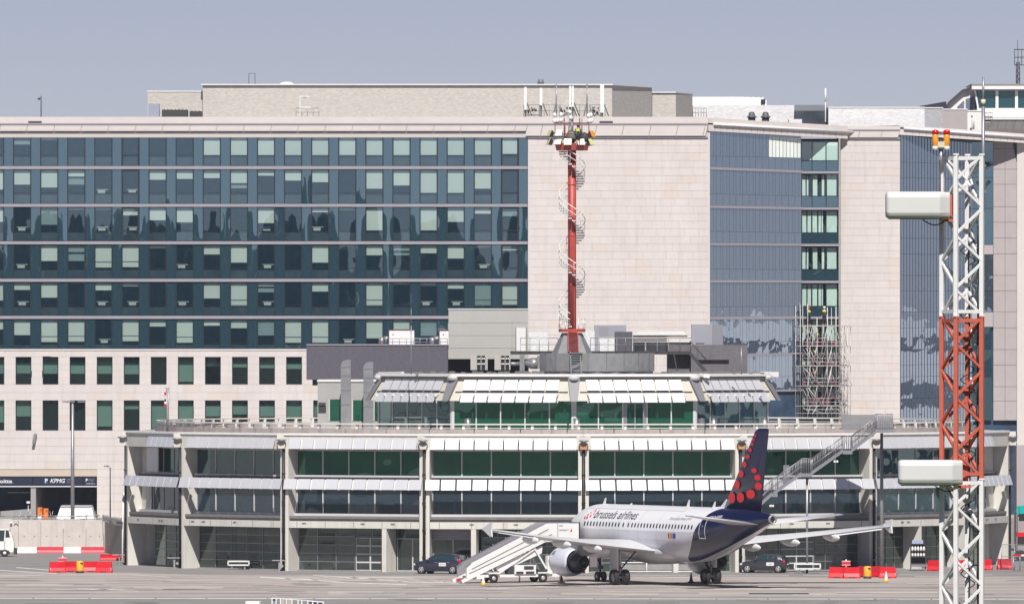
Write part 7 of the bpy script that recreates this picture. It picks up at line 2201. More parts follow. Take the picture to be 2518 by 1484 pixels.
skin_strip('door_outline', [(25.35, 3.62), (26.12, 3.62), (26.22, 5.02), (25.45, 5.02), (25.35, 3.62)], .07, M['ac_white'])
skin_strip('exit_outline', [(13.42, 3.95), (13.97, 3.95), (13.97, 4.95), (13.42, 4.95), (13.42, 3.95)], .025, M['ac_grey'])
M['seam'] = mat('panel_seam', (.42, .42, .46), .5)
for xq in (5.2, 9.0, 12.2, 15.4, 18.6, 21.4):
    skin_strip('panel_seam', [(xq, 2.6), (xq, 3.4), (xq, 4.1), (xq, 4.8), (xq, 5.4), (xq, 5.75)], .022, M['seam'], None, .01)
skin_strip('panel_seam', [(5.2, 5.55), (12, 5.55), (21.4, 5.55)], .018, M['seam'], None, .01)
skin_strip('panel_seam', [(5.2, 3.35), (10, 3.35), (21.4, 3.35)], .018, M['seam'], None, .01)
for q in range(2):
    b = MB(); b.add(skin_shape([(25.75, 4.45 + q * .22), (25.86, 4.45 + q * .22), (25.86, 4.58 + q * .22), (25.75, 4.58 + q * .22)], .016), [(0, 1, 2, 3)]); part('door_window', b.mesh('door_window', M['win_dark'] if q else M['gear'], recalc=False), plane, PM)
for i, c in enumerate(((.01, .01, .01), (.8, .55, .02), (.55, .01, .02), (.02, .05, .3))):
    x0 = 20.6 + i * .2 + (.12 if i == 3 else 0); wd = .2 if i < 3 else .5
    b = MB(); b.add(skin_shape([(x0, 3.55), (x0 + wd, 3.55), (x0 + wd, 3.92), (x0, 3.92)], .016), [(0, 1, 2, 3)]); part('flag_stripe', b.mesh('flag_stripe', mat('flag_%d' % i, c, .5), recalc=False), plane, PM)


def skin_text(nm, s, x0, z0, height, width, mt, shear=0.0, bold=0.0):
    vs, fs = text_mesh(s, 1.0, shear, bold)
    xa = min(v[0] for v in vs); xb = max(v[0] for v in vs); zt = max(v[1] for v in vs)
    me = bpy.data.meshes.new(nm); me.from_pydata([(v[0], v[1], 0) for v in vs], [], fs)
    bm = bmesh.new(); bm.from_mesh(me); bmesh.ops.triangulate(bm, faces=bm.faces)
    for _ in range(2): bmesh.ops.subdivide_edges(bm, edges=[e for e in bm.edges if e.calc_length() > .25], cuts=1); bmesh.ops.triangulate(bm, faces=bm.faces)
    for v in bm.verts:
        x = x0 + (v.co.x - xa) * width / (xb - xa); hgt = v.co.y * height / zt
        ph = phi_at(x0, z0); ph += hgt / sect(12)[1] if True else 0
        v.co = surf(x, ph, .014)
    bm.to_mesh(me); bm.free(); me.materials.append(mt)
    return part(nm, me, plane, PM)


skin_text('lettering', 'brussels airlines', 7.3, 4.84, .74, 7.3, M['ink'], .22, .004)
skin_text('lettering', 'brusselsairlines.com', 20.2, 4.9, .26, 3.5, mat('grey_lettering', (.35, .34, .38), .5), .22)
skin_text('lettering', 'OO-SSE', 26.35, 5.08, .25, 1.7, M['ac_white'], 0, .02)
for dx, dz, r in ((8.35, 4.98, .13), (8.72, 4.98, .125), (9.15, 5.12, .12), (9.45, 5.3, .10), (9.42, 5.46, .085), (9.25, 5.56, .07), (8.6, 5.2, .1), (8.85, 5.36, .085), (9.05, 5.5, .07), (9.2, 5.62, .06), (9.33, 5.71, .05)):
    b = MB(); dx -= 2.45; dz -= .14; b.add([surf(dx + r * math.cos(2 * math.pi * i / 10), phi_at(dx, dz) + r * math.sin(2 * math.pi * i / 10) / 2.0, .014) for i in range(10)], [tuple(range(10))]); part('logo_dot', b.mesh('logo_dot', M['ac_red'], recalc=False), plane, PM)
for x, h in ((5.7, .45), (10.2, .12), (19.9, .5), (24.2, .42)):
    z = sect(x)[0] + sect(x)[2]; b = MB(); b.prism([(x - .25, z - .06), (x + .2, z - .06), (x + .32, z + h), (x + .18, z + h)], -.02, .02, 'xz'); part('blade_antenna', b.mesh('blade_antenna', M['ac_white']), plane, PM)
for sg in (-1, 1):
    for (xa, xb2, z0, z1) in ((1.15, 1.75, 3.75, 4.15), (1.8, 2.5, 3.9, 4.4), (2.55, 3.2, 4.05, 4.55)):
        b = MB(); P = [surf(x, sg * abs(phi_at(x, z)), .01) for x, z in ((xa, z0), (xb2, z0 + .1), (xb2, z1), (xa, z1 - .1))]; b.add(P, [(0, 1, 2, 3)]); part('windscreen', b.mesh('windscreen', M['win_dark'], recalc=False), plane, PM)

# ------------------------------------------------------------------ passenger stair truck at the forward door
door = PM @ Vector((5.3, -1.98, 0))
AM = Matrix(((-sa, ca, 0, door.x), (-ca, -sa, 0, door.y), (0, 0, 1, 0), (0, 0, 0, 1)))   # x away from the aircraft, y to the viewer, z up
air = bpy.data.objects.new('passenger_stair', None); COL.objects.link(air); air.matrix_basis = AM; WM[air.name] = AM
_props(air, 'white mobile passenger stair docked at the forward door of the airliner', 'passenger stair')
def ap(nm, b, mt, par=None): return part(nm, b.mesh(nm, mt), par or air, AM)
for yy, mt in ((.80, M['white']), (-.80, M['white'])):
    b = MB(); b.prism([(.35, 3.28), (2.1, 3.28), (2.1, 4.42), (.35, 4.42)], yy - .03, yy + .03, 'xz'); pf = ap('platform_side', b, mt)
    b = MB(); b.prism([(2.15, 3.22), (3.25, 3.22), (9.75, .42), (9.75, 1.18), (9.35, 1.5), (3.05, 4.42), (2.15, 4.42)], yy - .03, yy + .03, 'xz'); ap('side_panel', b, M['white'] if yy > 0 else M['band'])
    b = MB()
    for (x0, z0, x1, z1) in ((2.9, 4.0, 9.3, 1.05), (2.6, 3.62, 9.5, .72)): b.beam((x0, yy + .045 * (1 if yy > 0 else -1), z0), (x1, yy + .045 * (1 if yy > 0 else -1), z1), .02, .05)
    b.beam((9.35, yy + .05, 1.5), (9.75, yy + .05, 1.18), .03); b.beam((9.75, yy + .05, 1.18), (9.75, yy + .05, .35), .03)
    b.beam((2.13, yy + .04, 3.3), (2.13, yy + .04, 4.4), .03)
    ap('panel_trim', b, M['ledge'])
    b = MB(); b.beam((2.0, yy, 3.15), (3.3, yy, 3.15), .08, .22); b.beam((3.2, yy, 3.15), (10.1, yy, .12), .08, .26); ap('stringer', b, M['white'])
    b = MB(); b.beam((3.1, yy, 4.46), (9.3, yy, 1.56), .05); b.beam((9.3, yy, 1.56), (9.8, yy, 1.2), .05); b.beam((.4, yy, 4.46), (3.1, yy, 4.46), .05)
    for q in range(6): x = 3.6 + q * 1.05; b.tube((x, yy, 4.2 - q * .49), (x, yy, 4.36 - q * .49), .03, 5)
    ap('handrail', b, M['alu'])
b = MB(); b.box(.3, 2.14, -.76, .76, 3.12, 3.26); ap('platform', b, M['white'])
b = MB(); b.box(.28, .36, -.9, .9, 3.15, 4.5); ap('bumper', b, M['black'])
for i in range(17):
    x = 3.2 + i * .385; z = 3.05 - i * .168; b = MB(); b.box(x, x + .33, -.74, .74, z - .05, z); ap('step', b, M['alu'])
b = MB(); b.prism([(3.3, 2.75), (3.35, 2.2), (6.8, .8), (7.2, 1.05), (7.0, 1.35)], .55, .62, 'xz'); b.prism([(3.3, 2.75), (3.35, 2.2), (6.8, .8), (7.2, 1.05), (7.0, 1.35)], -.62, -.55, 'xz'); ap('lower_panel', b, M['white'])
b = MB()
for yy in (-.7, .7):
    b.beam((4.1, yy, 2.75), (2.8, yy, .65), .1, .12); b.beam((4.0, yy, 2.5), (6.9, yy, .75), .09, .1)
ap('lift_strut', b, M['white'])
b = MB(); b.box(1.6, 8.6, -.75, .75, .42, .62); b.box(8.3, 8.9, -.9, .9, .3, .6); b.box(.9, 1.7, -.5, .6, .45, .6)
ch = ap('chassis', b, M['white'])
b = MB(); b.box(3.95, 5.7, .2, .85, .64, 1.32); ap('engine_box', b, M['white'], ch)
b = MB(); b.box(4.15, 4.95, .855, .87, .98, 1.24); b.box(4.1, 4.8, .855, .87, .66, .84); b.box(5.0, 5.6, .855, .87, .66, .84); b.box(5.72, 6.2, .1, .7, .64, 1.2); b.box(3.0, 3.8, .3, .85, .68, 1.0)
ap('engine_opening', b, M['dark'], ch)
b = MB(); b.box(2.6, 3.0, .5, .9, .64, 2.0); b.box(3.05, 3.6, .2, .7, .64, .9); ap('driver_post', b, M['white'], ch)
b = MB()
for x in (7.45, 3.35): b.box(x - .45, x + .45, .6, .95, .68, .78)
ap('mudguard', b, M['white'], ch)
for x in (7.45, 3.35):
    for yy in (-.75, .78):
        b = MB(); b.lathe([(.17, -.1), (.3, -.12), (.34, -.07), (.34, .07), (.3, .12), (.17, .1)], 20, (x, yy, .34), 'y'); w = ap('wheel', b, M['rubber'])
        b = MB(); b.lathe([(0, -.11), (.12, -.12), (.18, -.06), (.18, .06), (.12, .12), (0, .11)], 14, (x, yy, .34), 'y'); part('rim', b.mesh('rim', M['rim']), w, AM)
b = MB()
for x in (1.9, 5.3): b.tube((x, .8, 0.02), (x, .8, .5), .06, 8); b.box(x - .2, x + .2, .65, .95, 0.02, .06)
ap('stabiliser', b, M['dark'])
b = MB(); b.box(9.3, 9.9, -.6, -.1, .1, .3); ap('tail_board', b, M['pink_plastic'])
def air_text(s, x, z, h, w, mt):
    vs, fs = text_mesh(s, 1.0, 0, .01); xa = min(v[0] for v in vs); xb = max(v[0] for v in vs); zt = max(v[1] for v in vs)
    b = MB(); b.add([(x - (v[0] - xa) * w / (xb - xa), .836, z + v[1] * h / zt) for v in vs], fs); part('lettering', b.mesh('lettering', mt, recalc=False), air, AM)
air_text('swissport', 2.0, 3.86, .15, .78, M['ink']); part('small_print', MB().box(1.72, 1.77, .833, .838, 4.2, 4.29).box(1.8, 1.85, .833, .838, 4.2, 4.29).box(1.88, 1.92, .833, .838, 4.2, 4.29).box(1.95, 2.0, .833, .838, 4.2, 4.29).mesh('small_print', M['ink']), air, AM)
b = MB(); b.add([(1.12, .836, 3.8), (.92, .836, 3.8), (.95, .836, 4.06)], [(0, 1, 2)]); part('red_mark', b.mesh('red_mark', M['ac_red'], recalc=False), air, AM)
# ------------------------------------------------------------------ parked cars
def car(lab, loc, yaw, L, W, Hh, wb, prof, paint, group):
    """prof: stations (x, sill z, belt z, top z, half width at belt, half width at top); nose at -x"""
    t = thing('car', lab, 'car', loc, group, yaw)
    mx = WM[t.name]
    secs = []
    for (x, zs, zb, zt, wb_, wt) in prof:
        zm = (zs + zb) / 2
        secs.append([(x, -wb_ * .9, zs), (x, -wb_, zm), (x, -wb_ * .975, zb), (x, -wt, zt), (x, wt, zt), (x, wb_ * .975, zb), (x, wb_, zm), (x, wb_ * .9, zs)])
    b = MB(); n = 8; vs = [p for s in secs for p in s]; fs = []
    for i in range(len(secs) - 1):
        for j in range(n): fs.append((i * n + j, i * n + (j + 1) % n, (i + 1) * n + (j + 1) % n, (i + 1) * n + j))
    fs += [tuple(range(n)), tuple(range((len(secs) - 1) * n, len(secs) * n))]
    b.add(vs, fs, 0, True)
    o = part('body', b.mesh('body', paint), t, mx)
    m = o.modifiers.new('round', 'BEVEL'); m.width = .05; m.segments = 2; m.limit_method = 'ANGLE'; m.angle_limit = R(24)
    return t, mx


def side(prof, x, k, off=.012):
    """point on the near side between belt (k=0) and top (k=1) at station x"""
    for a, c in zip(prof[:-1], prof[1:]):
        if a[0] <= x <= c[0]:
            u = (x - a[0]) / (c[0] - a[0]); g = [a[i] + (c[i] - a[i]) * u for i in range(6)]
            return (x, -(g[4] * .975 + (g[5] - g[4] * .975) * k) - off, g[2] + (g[3] - g[2]) * k)


def wheels(t, mx, wb, W, r, off=0.0):
    for x in (-wb / 2 + off, wb / 2 + off):
        for y in (-W / 2 + .09, W / 2 - .09):
            s = -1 if y < 0 else 1
            b = MB(); b.lathe([(r * 1.16, -.06), (r * 1.16, .1), (0, .1)], 20, (x, y - s * .03, r), 'y')
            part('wheel_arch', b.mesh('wheel_arch', M['black']), t, mx)
            b = MB(); b.lathe([(r * .62, -.1), (r * .9, -.11), (r, -.07), (r, .07), (r * .9, .11), (r * .62, .1)], 22, (x, y, r), 'y'); w = part('wheel', b.mesh('wheel', M['rubber']), t, mx)
            b = MB(); yo = y + s * .06
            b.lathe([(r * .60, -.02), (r * .66, .05 * s), (r * .56, .05 * s)], 20, (x, yo, r), 'y')
            for q in range(5):
                a = 2 * math.pi * q / 5; c, s_ = math.cos(a), math.sin(a)
                b.beam((x + c * .05, yo + s * .05, r + s_ * .05), (x + c * r * .6, yo + s * .03, r + s_ * r * .6), .075, .03, up=(0, 1, 0))
            b.tube((x, yo - .03, r), (x, yo + s * .06, r), .07, 10)
            part('rim', b.mesh('rim', M['rim']), w, mx)


def quad(nm, pts, mt, t, mx, n=(0, -1, 0)):
    b = MB(); d = Vector(n) * -.03
    k = len(pts)
    b.add(list(pts) + [tuple(Vector(p) + d) for p in pts], [tuple(range(k)), tuple(range(2 * k - 1, k - 1, -1))] + [(i, (i + 1) % k, (i + 1) % k + k, i + k) for i in range(k)])
    return part(nm, b.mesh(nm, mt), t, mx)


cg = mat('car_glass', (.02, .045, .05), .06, spec=.8)
tail_red = mat('tail_light_red', (.55, .015, .03), .15, coat=.6)
head_l = mat('headlight_clear', (.6, .62, .64), .1, coat=.6)
P1 = mat('car_paint_blue', (.028, .03, .058), .25, coat=.8, var=.03, scale=3)
P2 = mat('car_paint_grey', (.055, .056, .068), .22, metal=.3, coat=.8)
pr1 = [(-2.13, .38, .62, .64, .62, .55), (-2.0, .28, .76, .80, .80, .70), (-1.5, .22, .92, .98, .88, .74), (-1.05, .2, .98, 1.06, .90, .74), (-.25, .2, 1.02, 1.54, .905, .64), (.3, .2, 1.03, 1.62, .905, .64), (1.1, .2, 1.05, 1.58, .90, .63), (1.68, .22, 1.06, 1.47, .87, .60), (2.0, .28, .98, 1.06, .82, .66), (2.13, .36, .78, .82, .74, .66)]
pr2 = [(-1.88, .36, .58, .60, .58, .52), (-1.75, .26, .72, .76, .76, .66), (-1.3, .2, .86, .93, .83, .70), (-.9, .19, .93, 1.0, .84, .70), (0.0, .19, .97, 1.43, .845, .60), (.45, .19, .98, 1.50, .845, .60), (1.05, .19, 1.01, 1.46, .83, .59), (1.5, .2, 1.03, 1.36, .80, .56), (1.78, .28, .92, 1.0, .76, .6), (1.87, .34, .74, .78, .70, .6)]
t1, m1_ = car('dark blue people carrier parked beside the foot of the passenger stair', (-5.5, 889.1, 0), R(-24.6), 4.26, 1.81, 1.62, 2.68, pr1, P1, 'cars parked along the pier')
t2, m2_ = car('grey hatchback parked under the tail of the airliner', (19.72, 892.75, 0), R(-12), 3.75, 1.7, 1.5, 2.46, pr2, P2, 'cars parked along the pier')
for t, mx, pr, wins, W, wb, r, zt in ((t1, m1_, pr1, [(-.72, -.02, .06), (.03, .95, .0), (1.02, 1.5, .0)], 1.81, 2.68, .33, 1), (t2, m2_, pr2, [(-.55, .42, .06), (.48, 1.2, .0)], 1.7, 2.46, .31, 2)):
    wheels(t, mx, wb, W, r, .02)
    for i, (xa, xb, cut) in enumerate(wins):
        top = .82
        pts = [side(pr, xa, .06), side(pr, xb, .06), side(pr, xb - .06, top), side(pr, max(xa + .05, xa + (.50 if i == 0 else 0)), top)]
        quad('side_window', pts, cg, t, mx)
        quad('side_window', [(p[0], -p[1], p[2]) for p in pts], cg, t, mx, (0, 1, 0))
    xb = wins[-1][1]
    # rear glass, tail lights, bumper, handles, sign
    rx = pr[-2]; ry_ = pr[-3]
    o = .02
    quad('rear_window', [(ry_[0] + .03 + o, -.52, ry_[3] - .05), (ry_[0] + .03 + o, .52, ry_[3] - .05), (rx[0] + o, .6, rx[3] + .03), (rx[0] + o, -.6, rx[3] + .03)], cg, t, mx, (1, 0, .3))
    wf = pr[3]
    quad('windscreen', [(pr[3][0] + .06, -.62, pr[3][3] + .02), (pr[3][0] + .06, .62, pr[3][3] + .02), (pr[4][0] - .03, .55, pr[4][3] - .02), (pr[4][0] - .03, -.55, pr[4][3] - .02)], cg, t, mx, (-1, 0, 1))
    zl = rx[2]
    for s in (-1, 1):
        y0 = s * (rx[4] * .99)
        b = MB(); b.ball((rx[0] - .1, s * (rx[4] - .06), zl - .04 + (.06 if zt == 1 else 0)), .17, 10, 6, (.75, .65, 1.25 if zt == 1 else .9)); part('tail_light', b.mesh('tail_light', tail_red), t, mx)
        b = MB(); b.ball((pr[1][0] + .08, s * (pr[1][4] - .1), pr[1][2] - .06), .15, 10, 6, (1.3, .8, .8)); part('headlight', b.mesh('headlight', head_l), t, mx)
        b = MB(); b.ball((pr[3][0] + .35, s * (pr[3][4] + .07), pr[3][2] + .1), .1, 8, 6, (.8, 1, .8)); part('wing_mirror', b.mesh('wing_mirror', P1 if zt == 1 else P2), t, mx)
    b = MB()
    for xh in ((.0, 1.0) if zt == 1 else (.35,)): p = side(pr, xh, 0); b.box(p[0] - .1, p[0] + .1, p[1] - .03, p[1] + .02, p[2] - .16, p[2] - .13)
    part('door_handle', b.mesh('door_handle', M['rim'] if zt == 1 else M['black']), t, mx)
    p = side(pr, .52 if zt == 1 else .62, 0)
    b = MB(); b.box(p[0] - .3, p[0] + .3, p[1] - .045, p[1] - .03, p[2] - .42, p[2] - .16); sg = part('door_sign', b.mesh('door_sign', M['white']), t, mx)
    part('small_print', strokes(p[0] - .2, p[1] - .052, p[2] - .32, .4, .07, 8, zt).mesh('small_print', M['ink']), sg, mx)
    b = MB(); b.box(pr[-1][0] + .005, pr[-1][0] + .03, -.26, .26, .62, .72); part('number_plate', b.mesh('number_plate', M['white']), t, mx)
    b = MB()
    for xl in ((-.35, .98) if zt == 1 else (-.55, .46)):
        for k0 in range(1): q0 = side(pr, xl, 0, .004); b.box(xl - .008, xl + .008, q0[1] - .012, q0[1] + .02, .3, q0[2])
    part('door_seam', b.mesh('door_seam', M['black']), t, mx)

# ------------------------------------------------------------------ plastic barriers, drums, cones, signs
JP = [(-.30, 0), (.30, 0), (.28, .12), (.15, .38), (.12, .85), (-.12, .85), (-.15, .38), (-.28, .12)]
def barrier_mesh(L, mt, s=1.0):
    b = MB(); n = len(JP); vs = []; fs = []
    for x, k in ((-L / 2, .9), (-L / 2 + .06, 1), (L / 2 - .06, 1), (L / 2, .9)):
        for (y, z) in JP: vs.append((x * (1 + .08 * (1 - z / .85)), y * k * s, z * s))
    for i in range(3):
        for j in range(n): fs.append((i * n + j, i * n + (j + 1) % n, (i + 1) * n + (j + 1) % n, (i + 1) * n + j))
    fs += [tuple(range(n)), tuple(range(3 * n, 4 * n))]
    b.add(vs, fs)
    return b.mesh('barrier', mt)


bm_red = barrier_mesh(1.2, M['red_plastic'])
slot = MB().box(-.25, .25, -.285, -.275, .03, .12).mesh('fork_slot', M['dark'])
first = None
def barrier(px, pyb, yaw, lab, group, L=1.0):
    global first
    Y = gy(pyb); mx = TR(wx(px, Y), Y, 0, R(yaw), (L, 1, 1))
    if first is None:
        t = thing('barrier', lab, 'barrier', (wx(px, Y), Y, 0), group, R(yaw)); t.matrix_basis = mx; WM[t.name] = mx
        part('shell', bm_red, t, mx); part('fork_slot', slot, t, mx @ Matrix.Translation((0, -.012, 0)))
        first = t
    else: t = dup(first, mx, lab, group)
    return t


gA, gB, gC = 'red barriers beside the left yellow drum'.replace('left ', 'first '), 'red barriers round the sign post', 'red barriers behind the lattice mast'
gA = 'red barriers below the concrete wall'
for px, py, yw, lab in ((141, 1406.5, 14, 'outermost red plastic barrier below the concrete wall, farthest from the pier'), (175, 1405.5, -12, 'red plastic barrier just before the yellow drum below the concrete wall'), (222, 1405.5, 10, 'red plastic barrier just behind the yellow drum below the concrete wall'), (256, 1406.5, -14, 'red plastic barrier at the pier end of the row below the concrete wall')):
    barrier(px, py, yw, lab, gA)
for px, py, yw, lab in ((2059, 1420, -12, 'first red plastic barrier of the row round the red sign post, nearest the airliner'), (2094, 1420.5, 8, 'bright red plastic barrier second from the airliner, under the red sign post'), (2124, 1418, -55, 'red plastic barrier turned end on beside the yellow drum near the cone'), (2150, 1418, 50, 'red plastic barrier angled behind the yellow drum near the cone'), (2183, 1420, -10, 'red plastic barrier behind the pale cone at the lattice mast')):
    barrier(px, py, yw, lab, gB)
for px, py, yw, lab in ((2299, 1403, -20, 'single red plastic barrier just before the lattice mast at the pier'), (2368, 1402, 10, 'red plastic barrier seen through the legs of the lattice mast'), (2422, 1400.5, -15, 'red plastic barrier directly beside the lattice mast, before the wire gate'), (2470, 1399, 15, 'red plastic barrier standing alone at the foot of the wire gate')):
    barrier(px, py, yw, lab, gC, .9)
b = MB(); Y = gy(1417); b.box(wx(2168, Y), wx(2180, Y), Y - .5, Y - .46, wz(1412, Y), wz(1392, Y))
ws = thing('notice_board', 'dark notice with white patches leaning on the red barriers', 'notice', (wx(2174, Y), Y - .48, .1)); part('board', b.mesh('board', mat('dark_red_board', (.1, .02, .03), .6)), ws)
for (y0, y1) in ((1393.5, 1400), (1402, 1409)):
    b = MB(); b.box(wx(2171, Y), wx(2178.5, Y), Y - .52, Y - .505, wz(y1, Y), wz(y0, Y)); part('patch', b.mesh('patch', M['white']), ws)
# low barriers along the wall
lowr, loww = barrier_mesh(2.0, M['pink_plastic'], .62), barrier_mesh(2.0, M['white_plastic'], .62)
for x0, x1, mt, lab in ((40, 90, loww, 'white low barrier at the wall foot, the one behind the white tug'), (91, 156, lowr, 'faded red low barrier at the wall foot between two white ones'), (157, 199, loww, 'white low barrier at the wall foot between two faded red ones'), (200, 256, lowr, 'faded red low barrier at the wall foot by the wall corner')):
    Y = gy(1358.5); w = wx(x1, Y) - wx(x0, Y)
    solo('low_barrier', mt, lab, 'barrier', 'low barriers along the concrete wall', mx=TR(wx((x0 + x1) / 2, Y), Y, 0, 0, (w / 2.02, 1, 1)))
Y = gy(1377); w = wx(314, Y) - wx(247, Y)
solo('low_barrier', barrier_mesh(2.0, M['red_plastic'], .62), 'bright red low barrier in front of the shaded wall end beside the pier', 'barrier', mx=TR(wx(280, Y), Y, 0, R(-8), (w / 2.02, 1, 1)))


def drum(px, py, lab):
    Y = gy(py); x = wx(px, Y)
    t = thing('drum', lab, 'drum', (x, Y, 0), 'yellow drums')
    b = MB(); b.lathe([(0, .14), (.29, .14), (.30, .2), (.285, .85), (.24, .93), (0, .95)], 20, (x, Y, 0)); part('shell', b.mesh('shell', M['yellow']), t)
    b = MB(); b.lathe([(0, 0), (.31, 0), (.31, .138), (0, .138)], 20, (x, Y, 0)); part('base', b.mesh('base', M['dark']), t)
    b = MB(); b.box(x + .02, x + .24, Y - .30, Y - .24, .74, .82); part('slot', b.mesh('slot', M['black']), t)


drum(196.5, 1407.5, 'yellow plastic drum in front of the red barriers below the concrete wall')
drum(2133, 1421, 'yellow plastic drum with a black slot among the red barriers near the lattice mast')


def cone(px, py, lab, tip=None, h=.75):
    Y = gy(py); x = wx(px, Y)
    t = thing('traffic_cone', lab, 'cone', (x, Y, 0), 'cones on the apron')
    b = MB(); b.lathe([(.15, .05), (.03, h), (0, h)], 14, (x, Y, 0)); part('shaft', b.mesh('shaft', tip or M['white']), t)
    b = MB(); b.lathe([(0, 0), (.27, 0), (.25, .06), (.17, .12), (.145, .16), (.1, .16)], 14, (x, Y, 0)); part('foot', b.mesh('foot', M['yellow'] if tip is not M['dark'] else M['dark']), t)
    b = MB(); b.lathe([(.085, h * .5), (.115, h * .32)], 14, (x, Y, 0)); part('stripe', b.mesh('stripe', M['yellow']), t)


cone(1188.5, 1436, 'small white cone with a yellow foot in front of the passenger stair', h=.6)
cone(2179, 1428, 'pale cone with a yellow foot in front of the red barriers')
cone(1381, 1432, 'brownish cone beside the rear wheel of the passenger stair', mat('brown_plastic', (.2, .12, .05), .6), .62)
cone(1699.5, 1431.5, 'dark grey cone under the belly of the airliner', M['dark'], .8)
b = MB(); Y = gy(1433.5); b.prism([(wx(1759, Y), 0), (wx(1777, Y), 0), (wx(1776, Y), .14), (wx(1762, Y), .14)], Y - .3, Y - .05, 'xz')
solo('wheel_chock', b.mesh('wheel_chock', M['orange']), 'orange chock lying against the airliner wheel', 'chock')


def sign_post(px, py, ytop, lab, text, red):
    Y = gy(py); x = wx(px, Y)
    t = thing('sign_post', lab, 'sign', (x, Y, 0), 'sign posts on the apron')
    b = MB(); b.tube((x, Y, 0), (x, Y, wz(ytop, Y)), .055, 8); part('post', b.mesh('post', M['white']), t)
    b = MB(); b.tube((x, Y, .5), (x, Y, .7), .08, 8); part('band', b.mesh('band', M['orange']), t)
    zt = wz(ytop + 3, Y); zb2 = zt - .38
    b = MB(); b.box(x - .33, x + .33, Y - .09, Y - .06, zb2, zt); pl = part('plate', b.mesh('plate', mat('pale_pink_sign', (.75, .35, .38), .5) if 'pale_pink_sign' not in bpy.data.materials else bpy.data.materials['pale_pink_sign']), t)
    b = MB(); b.box(x - .33, x + .33, Y - .1, Y - .092, zb2 + .1, zt - .1); part('red_band', b.mesh('red_band', red), pl)
    if text: part('small_print', strokes(x - .26, Y - .108, zb2 + .13, .52, .1, 5, 3).mesh('small_print', bpy.data.materials['faded_red']), pl)


sign_post(2080.5, 1412, 1374, 'red and pink sign plate on a white post behind the red barriers', 'text', M['red_plastic'])
sign_post(154, 1396, 1366, 'small faded pink sign on a thin post before the concrete wall', None, M['pink_plastic'])

# ------------------------------------------------------------------ concrete wall with wire, tug and things behind it
YW = gy(1357) + 1.0
wall = thing('concrete_wall', 'worn concrete panel wall topped with wire at the edge of the apron', 'wall', (wx(120, YW), YW, 0))
wm_ = mat('worn_concrete', (.60, .55, .515), .9, var=.09, scale=1.2, dirt=((.44, .39, .37), .5))
wt = wz(1277, YW)
for i, (a, c) in enumerate(((-60, -8), (-7.5, 45), (46, 100), (101, 155), (156, 211), (212, 257))):
    pn = pbox('wall_panel', wall, wx(a, YW), wx(c, YW), YW + (.0 if i % 2 else .012), YW + .2, 0, wt, wm_)
    b = MB()
    for q in (.25, .72): xx = wx(a + (c - a) * q, YW); b.tube((xx, YW - .012, 1.35), (xx, YW + .03, 1.35), .05, 8)
    part('bolt_hole', b.mesh('bolt_hole', M['ledge']), pn)
tan_shaded = mat('tan_shade_concrete', (.38, .335, .285), .9, var=.1, scale=1)  # darker tan: shade of the turned wall end put into the colour
Y2 = 941.0
b = MB(); b.hexa([(wx(258, YW), YW + .1, 0), (wx(314, Y2), Y2, 0), (wx(314, Y2), Y2 + .25, 0), (wx(258, YW), YW + .35, 0), (wx(258, YW), YW + .1, wt - .15), (wx(314, Y2), Y2, wt - .1), (wx(314, Y2), Y2 + .25, wt - .1), (wx(258, YW), YW + .35, wt - .15)])
part('wall_panel', b.mesh('wall_panel', tan_shaded), wall, label='tan wall panel with painted shade, turned towards the pier')
b = MB()
for z in (wt + .05, wt + .32): b.path([(wx(px, YW), YW + .1, z + .03 * math.sin(px)) for px in range(-60, 262, 18)], .045, 5)
for px in (47, 72, 126, 212, 238): b.tube((wx(px, YW), YW + .1, wt), (wx(px + 4, YW), YW, wt + .75), .03, 4); b.tube((wx(px, YW), YW + .1, wt), (wx(px - 4, YW), YW + .2, wt + .75), .03, 4)
part('wire', b.mesh('wire', M['steel']), wall)
b = MB(); qq = random.Random(4); pts = []
for i in range(120):
    t = i / 120; pts.append((wx(252 + 62 * t, YW - 25 * t), YW - 28 * t, wt + .2 + .28 * math.sin(i * 1.1) + qq.uniform(-.05, .05)))
b.path(pts, .025, 4); part('coiled_wire', b.mesh('coiled_wire', M['steel']), wall)
b = MB(); b.box(wx(25, YW), wx(30, YW), YW - .25, YW, wt - .3, wt - .18); b.beam((wx(35, YW), YW - .1, wt - .35), (wx(44, YW), YW - .1, wt + .02), .07); b.beam((wx(44, YW), YW - .1, wt - .35), (wx(35, YW), YW - .1, wt + .02), .07); b.beam((wx(34, YW), YW - .1, wt - .17), (wx(45, YW), YW - .1, wt - .17), .05)
part('camera_bracket', b.mesh('camera_bracket', M['white']), wall)
# camera pole at the wall end
cp = thing('camera_pole', 'short white pole with a camera dome at the wall end beside the pier corner', 'camera pole', (wx(302, 935), 935, 0))
b = MB(); b.tube((wx(302, 935), 935, 0), (wx(303, 935), 935, wz(1214, 935)), .09, 8); b.tube((wx(303, 935), 935, wz(1213, 935)), (wx(307, 935), 934.6, wz(1211, 935)), .07, 6); part('pole', b.mesh('pole', M['white']), cp)
b = MB(); b.ball((wx(306, 935), 934.6, wz(1215, 935)), .18, 10, 6); part('camera', b.mesh('camera', M['white']), cp)
b = MB(); b.box(wx(287, 935), wx(302, 935), 934.6, 935.1, wz(1288, 935), wz(1281, 935)); part('floodlight', b.mesh('floodlight', M['dark']), cp)
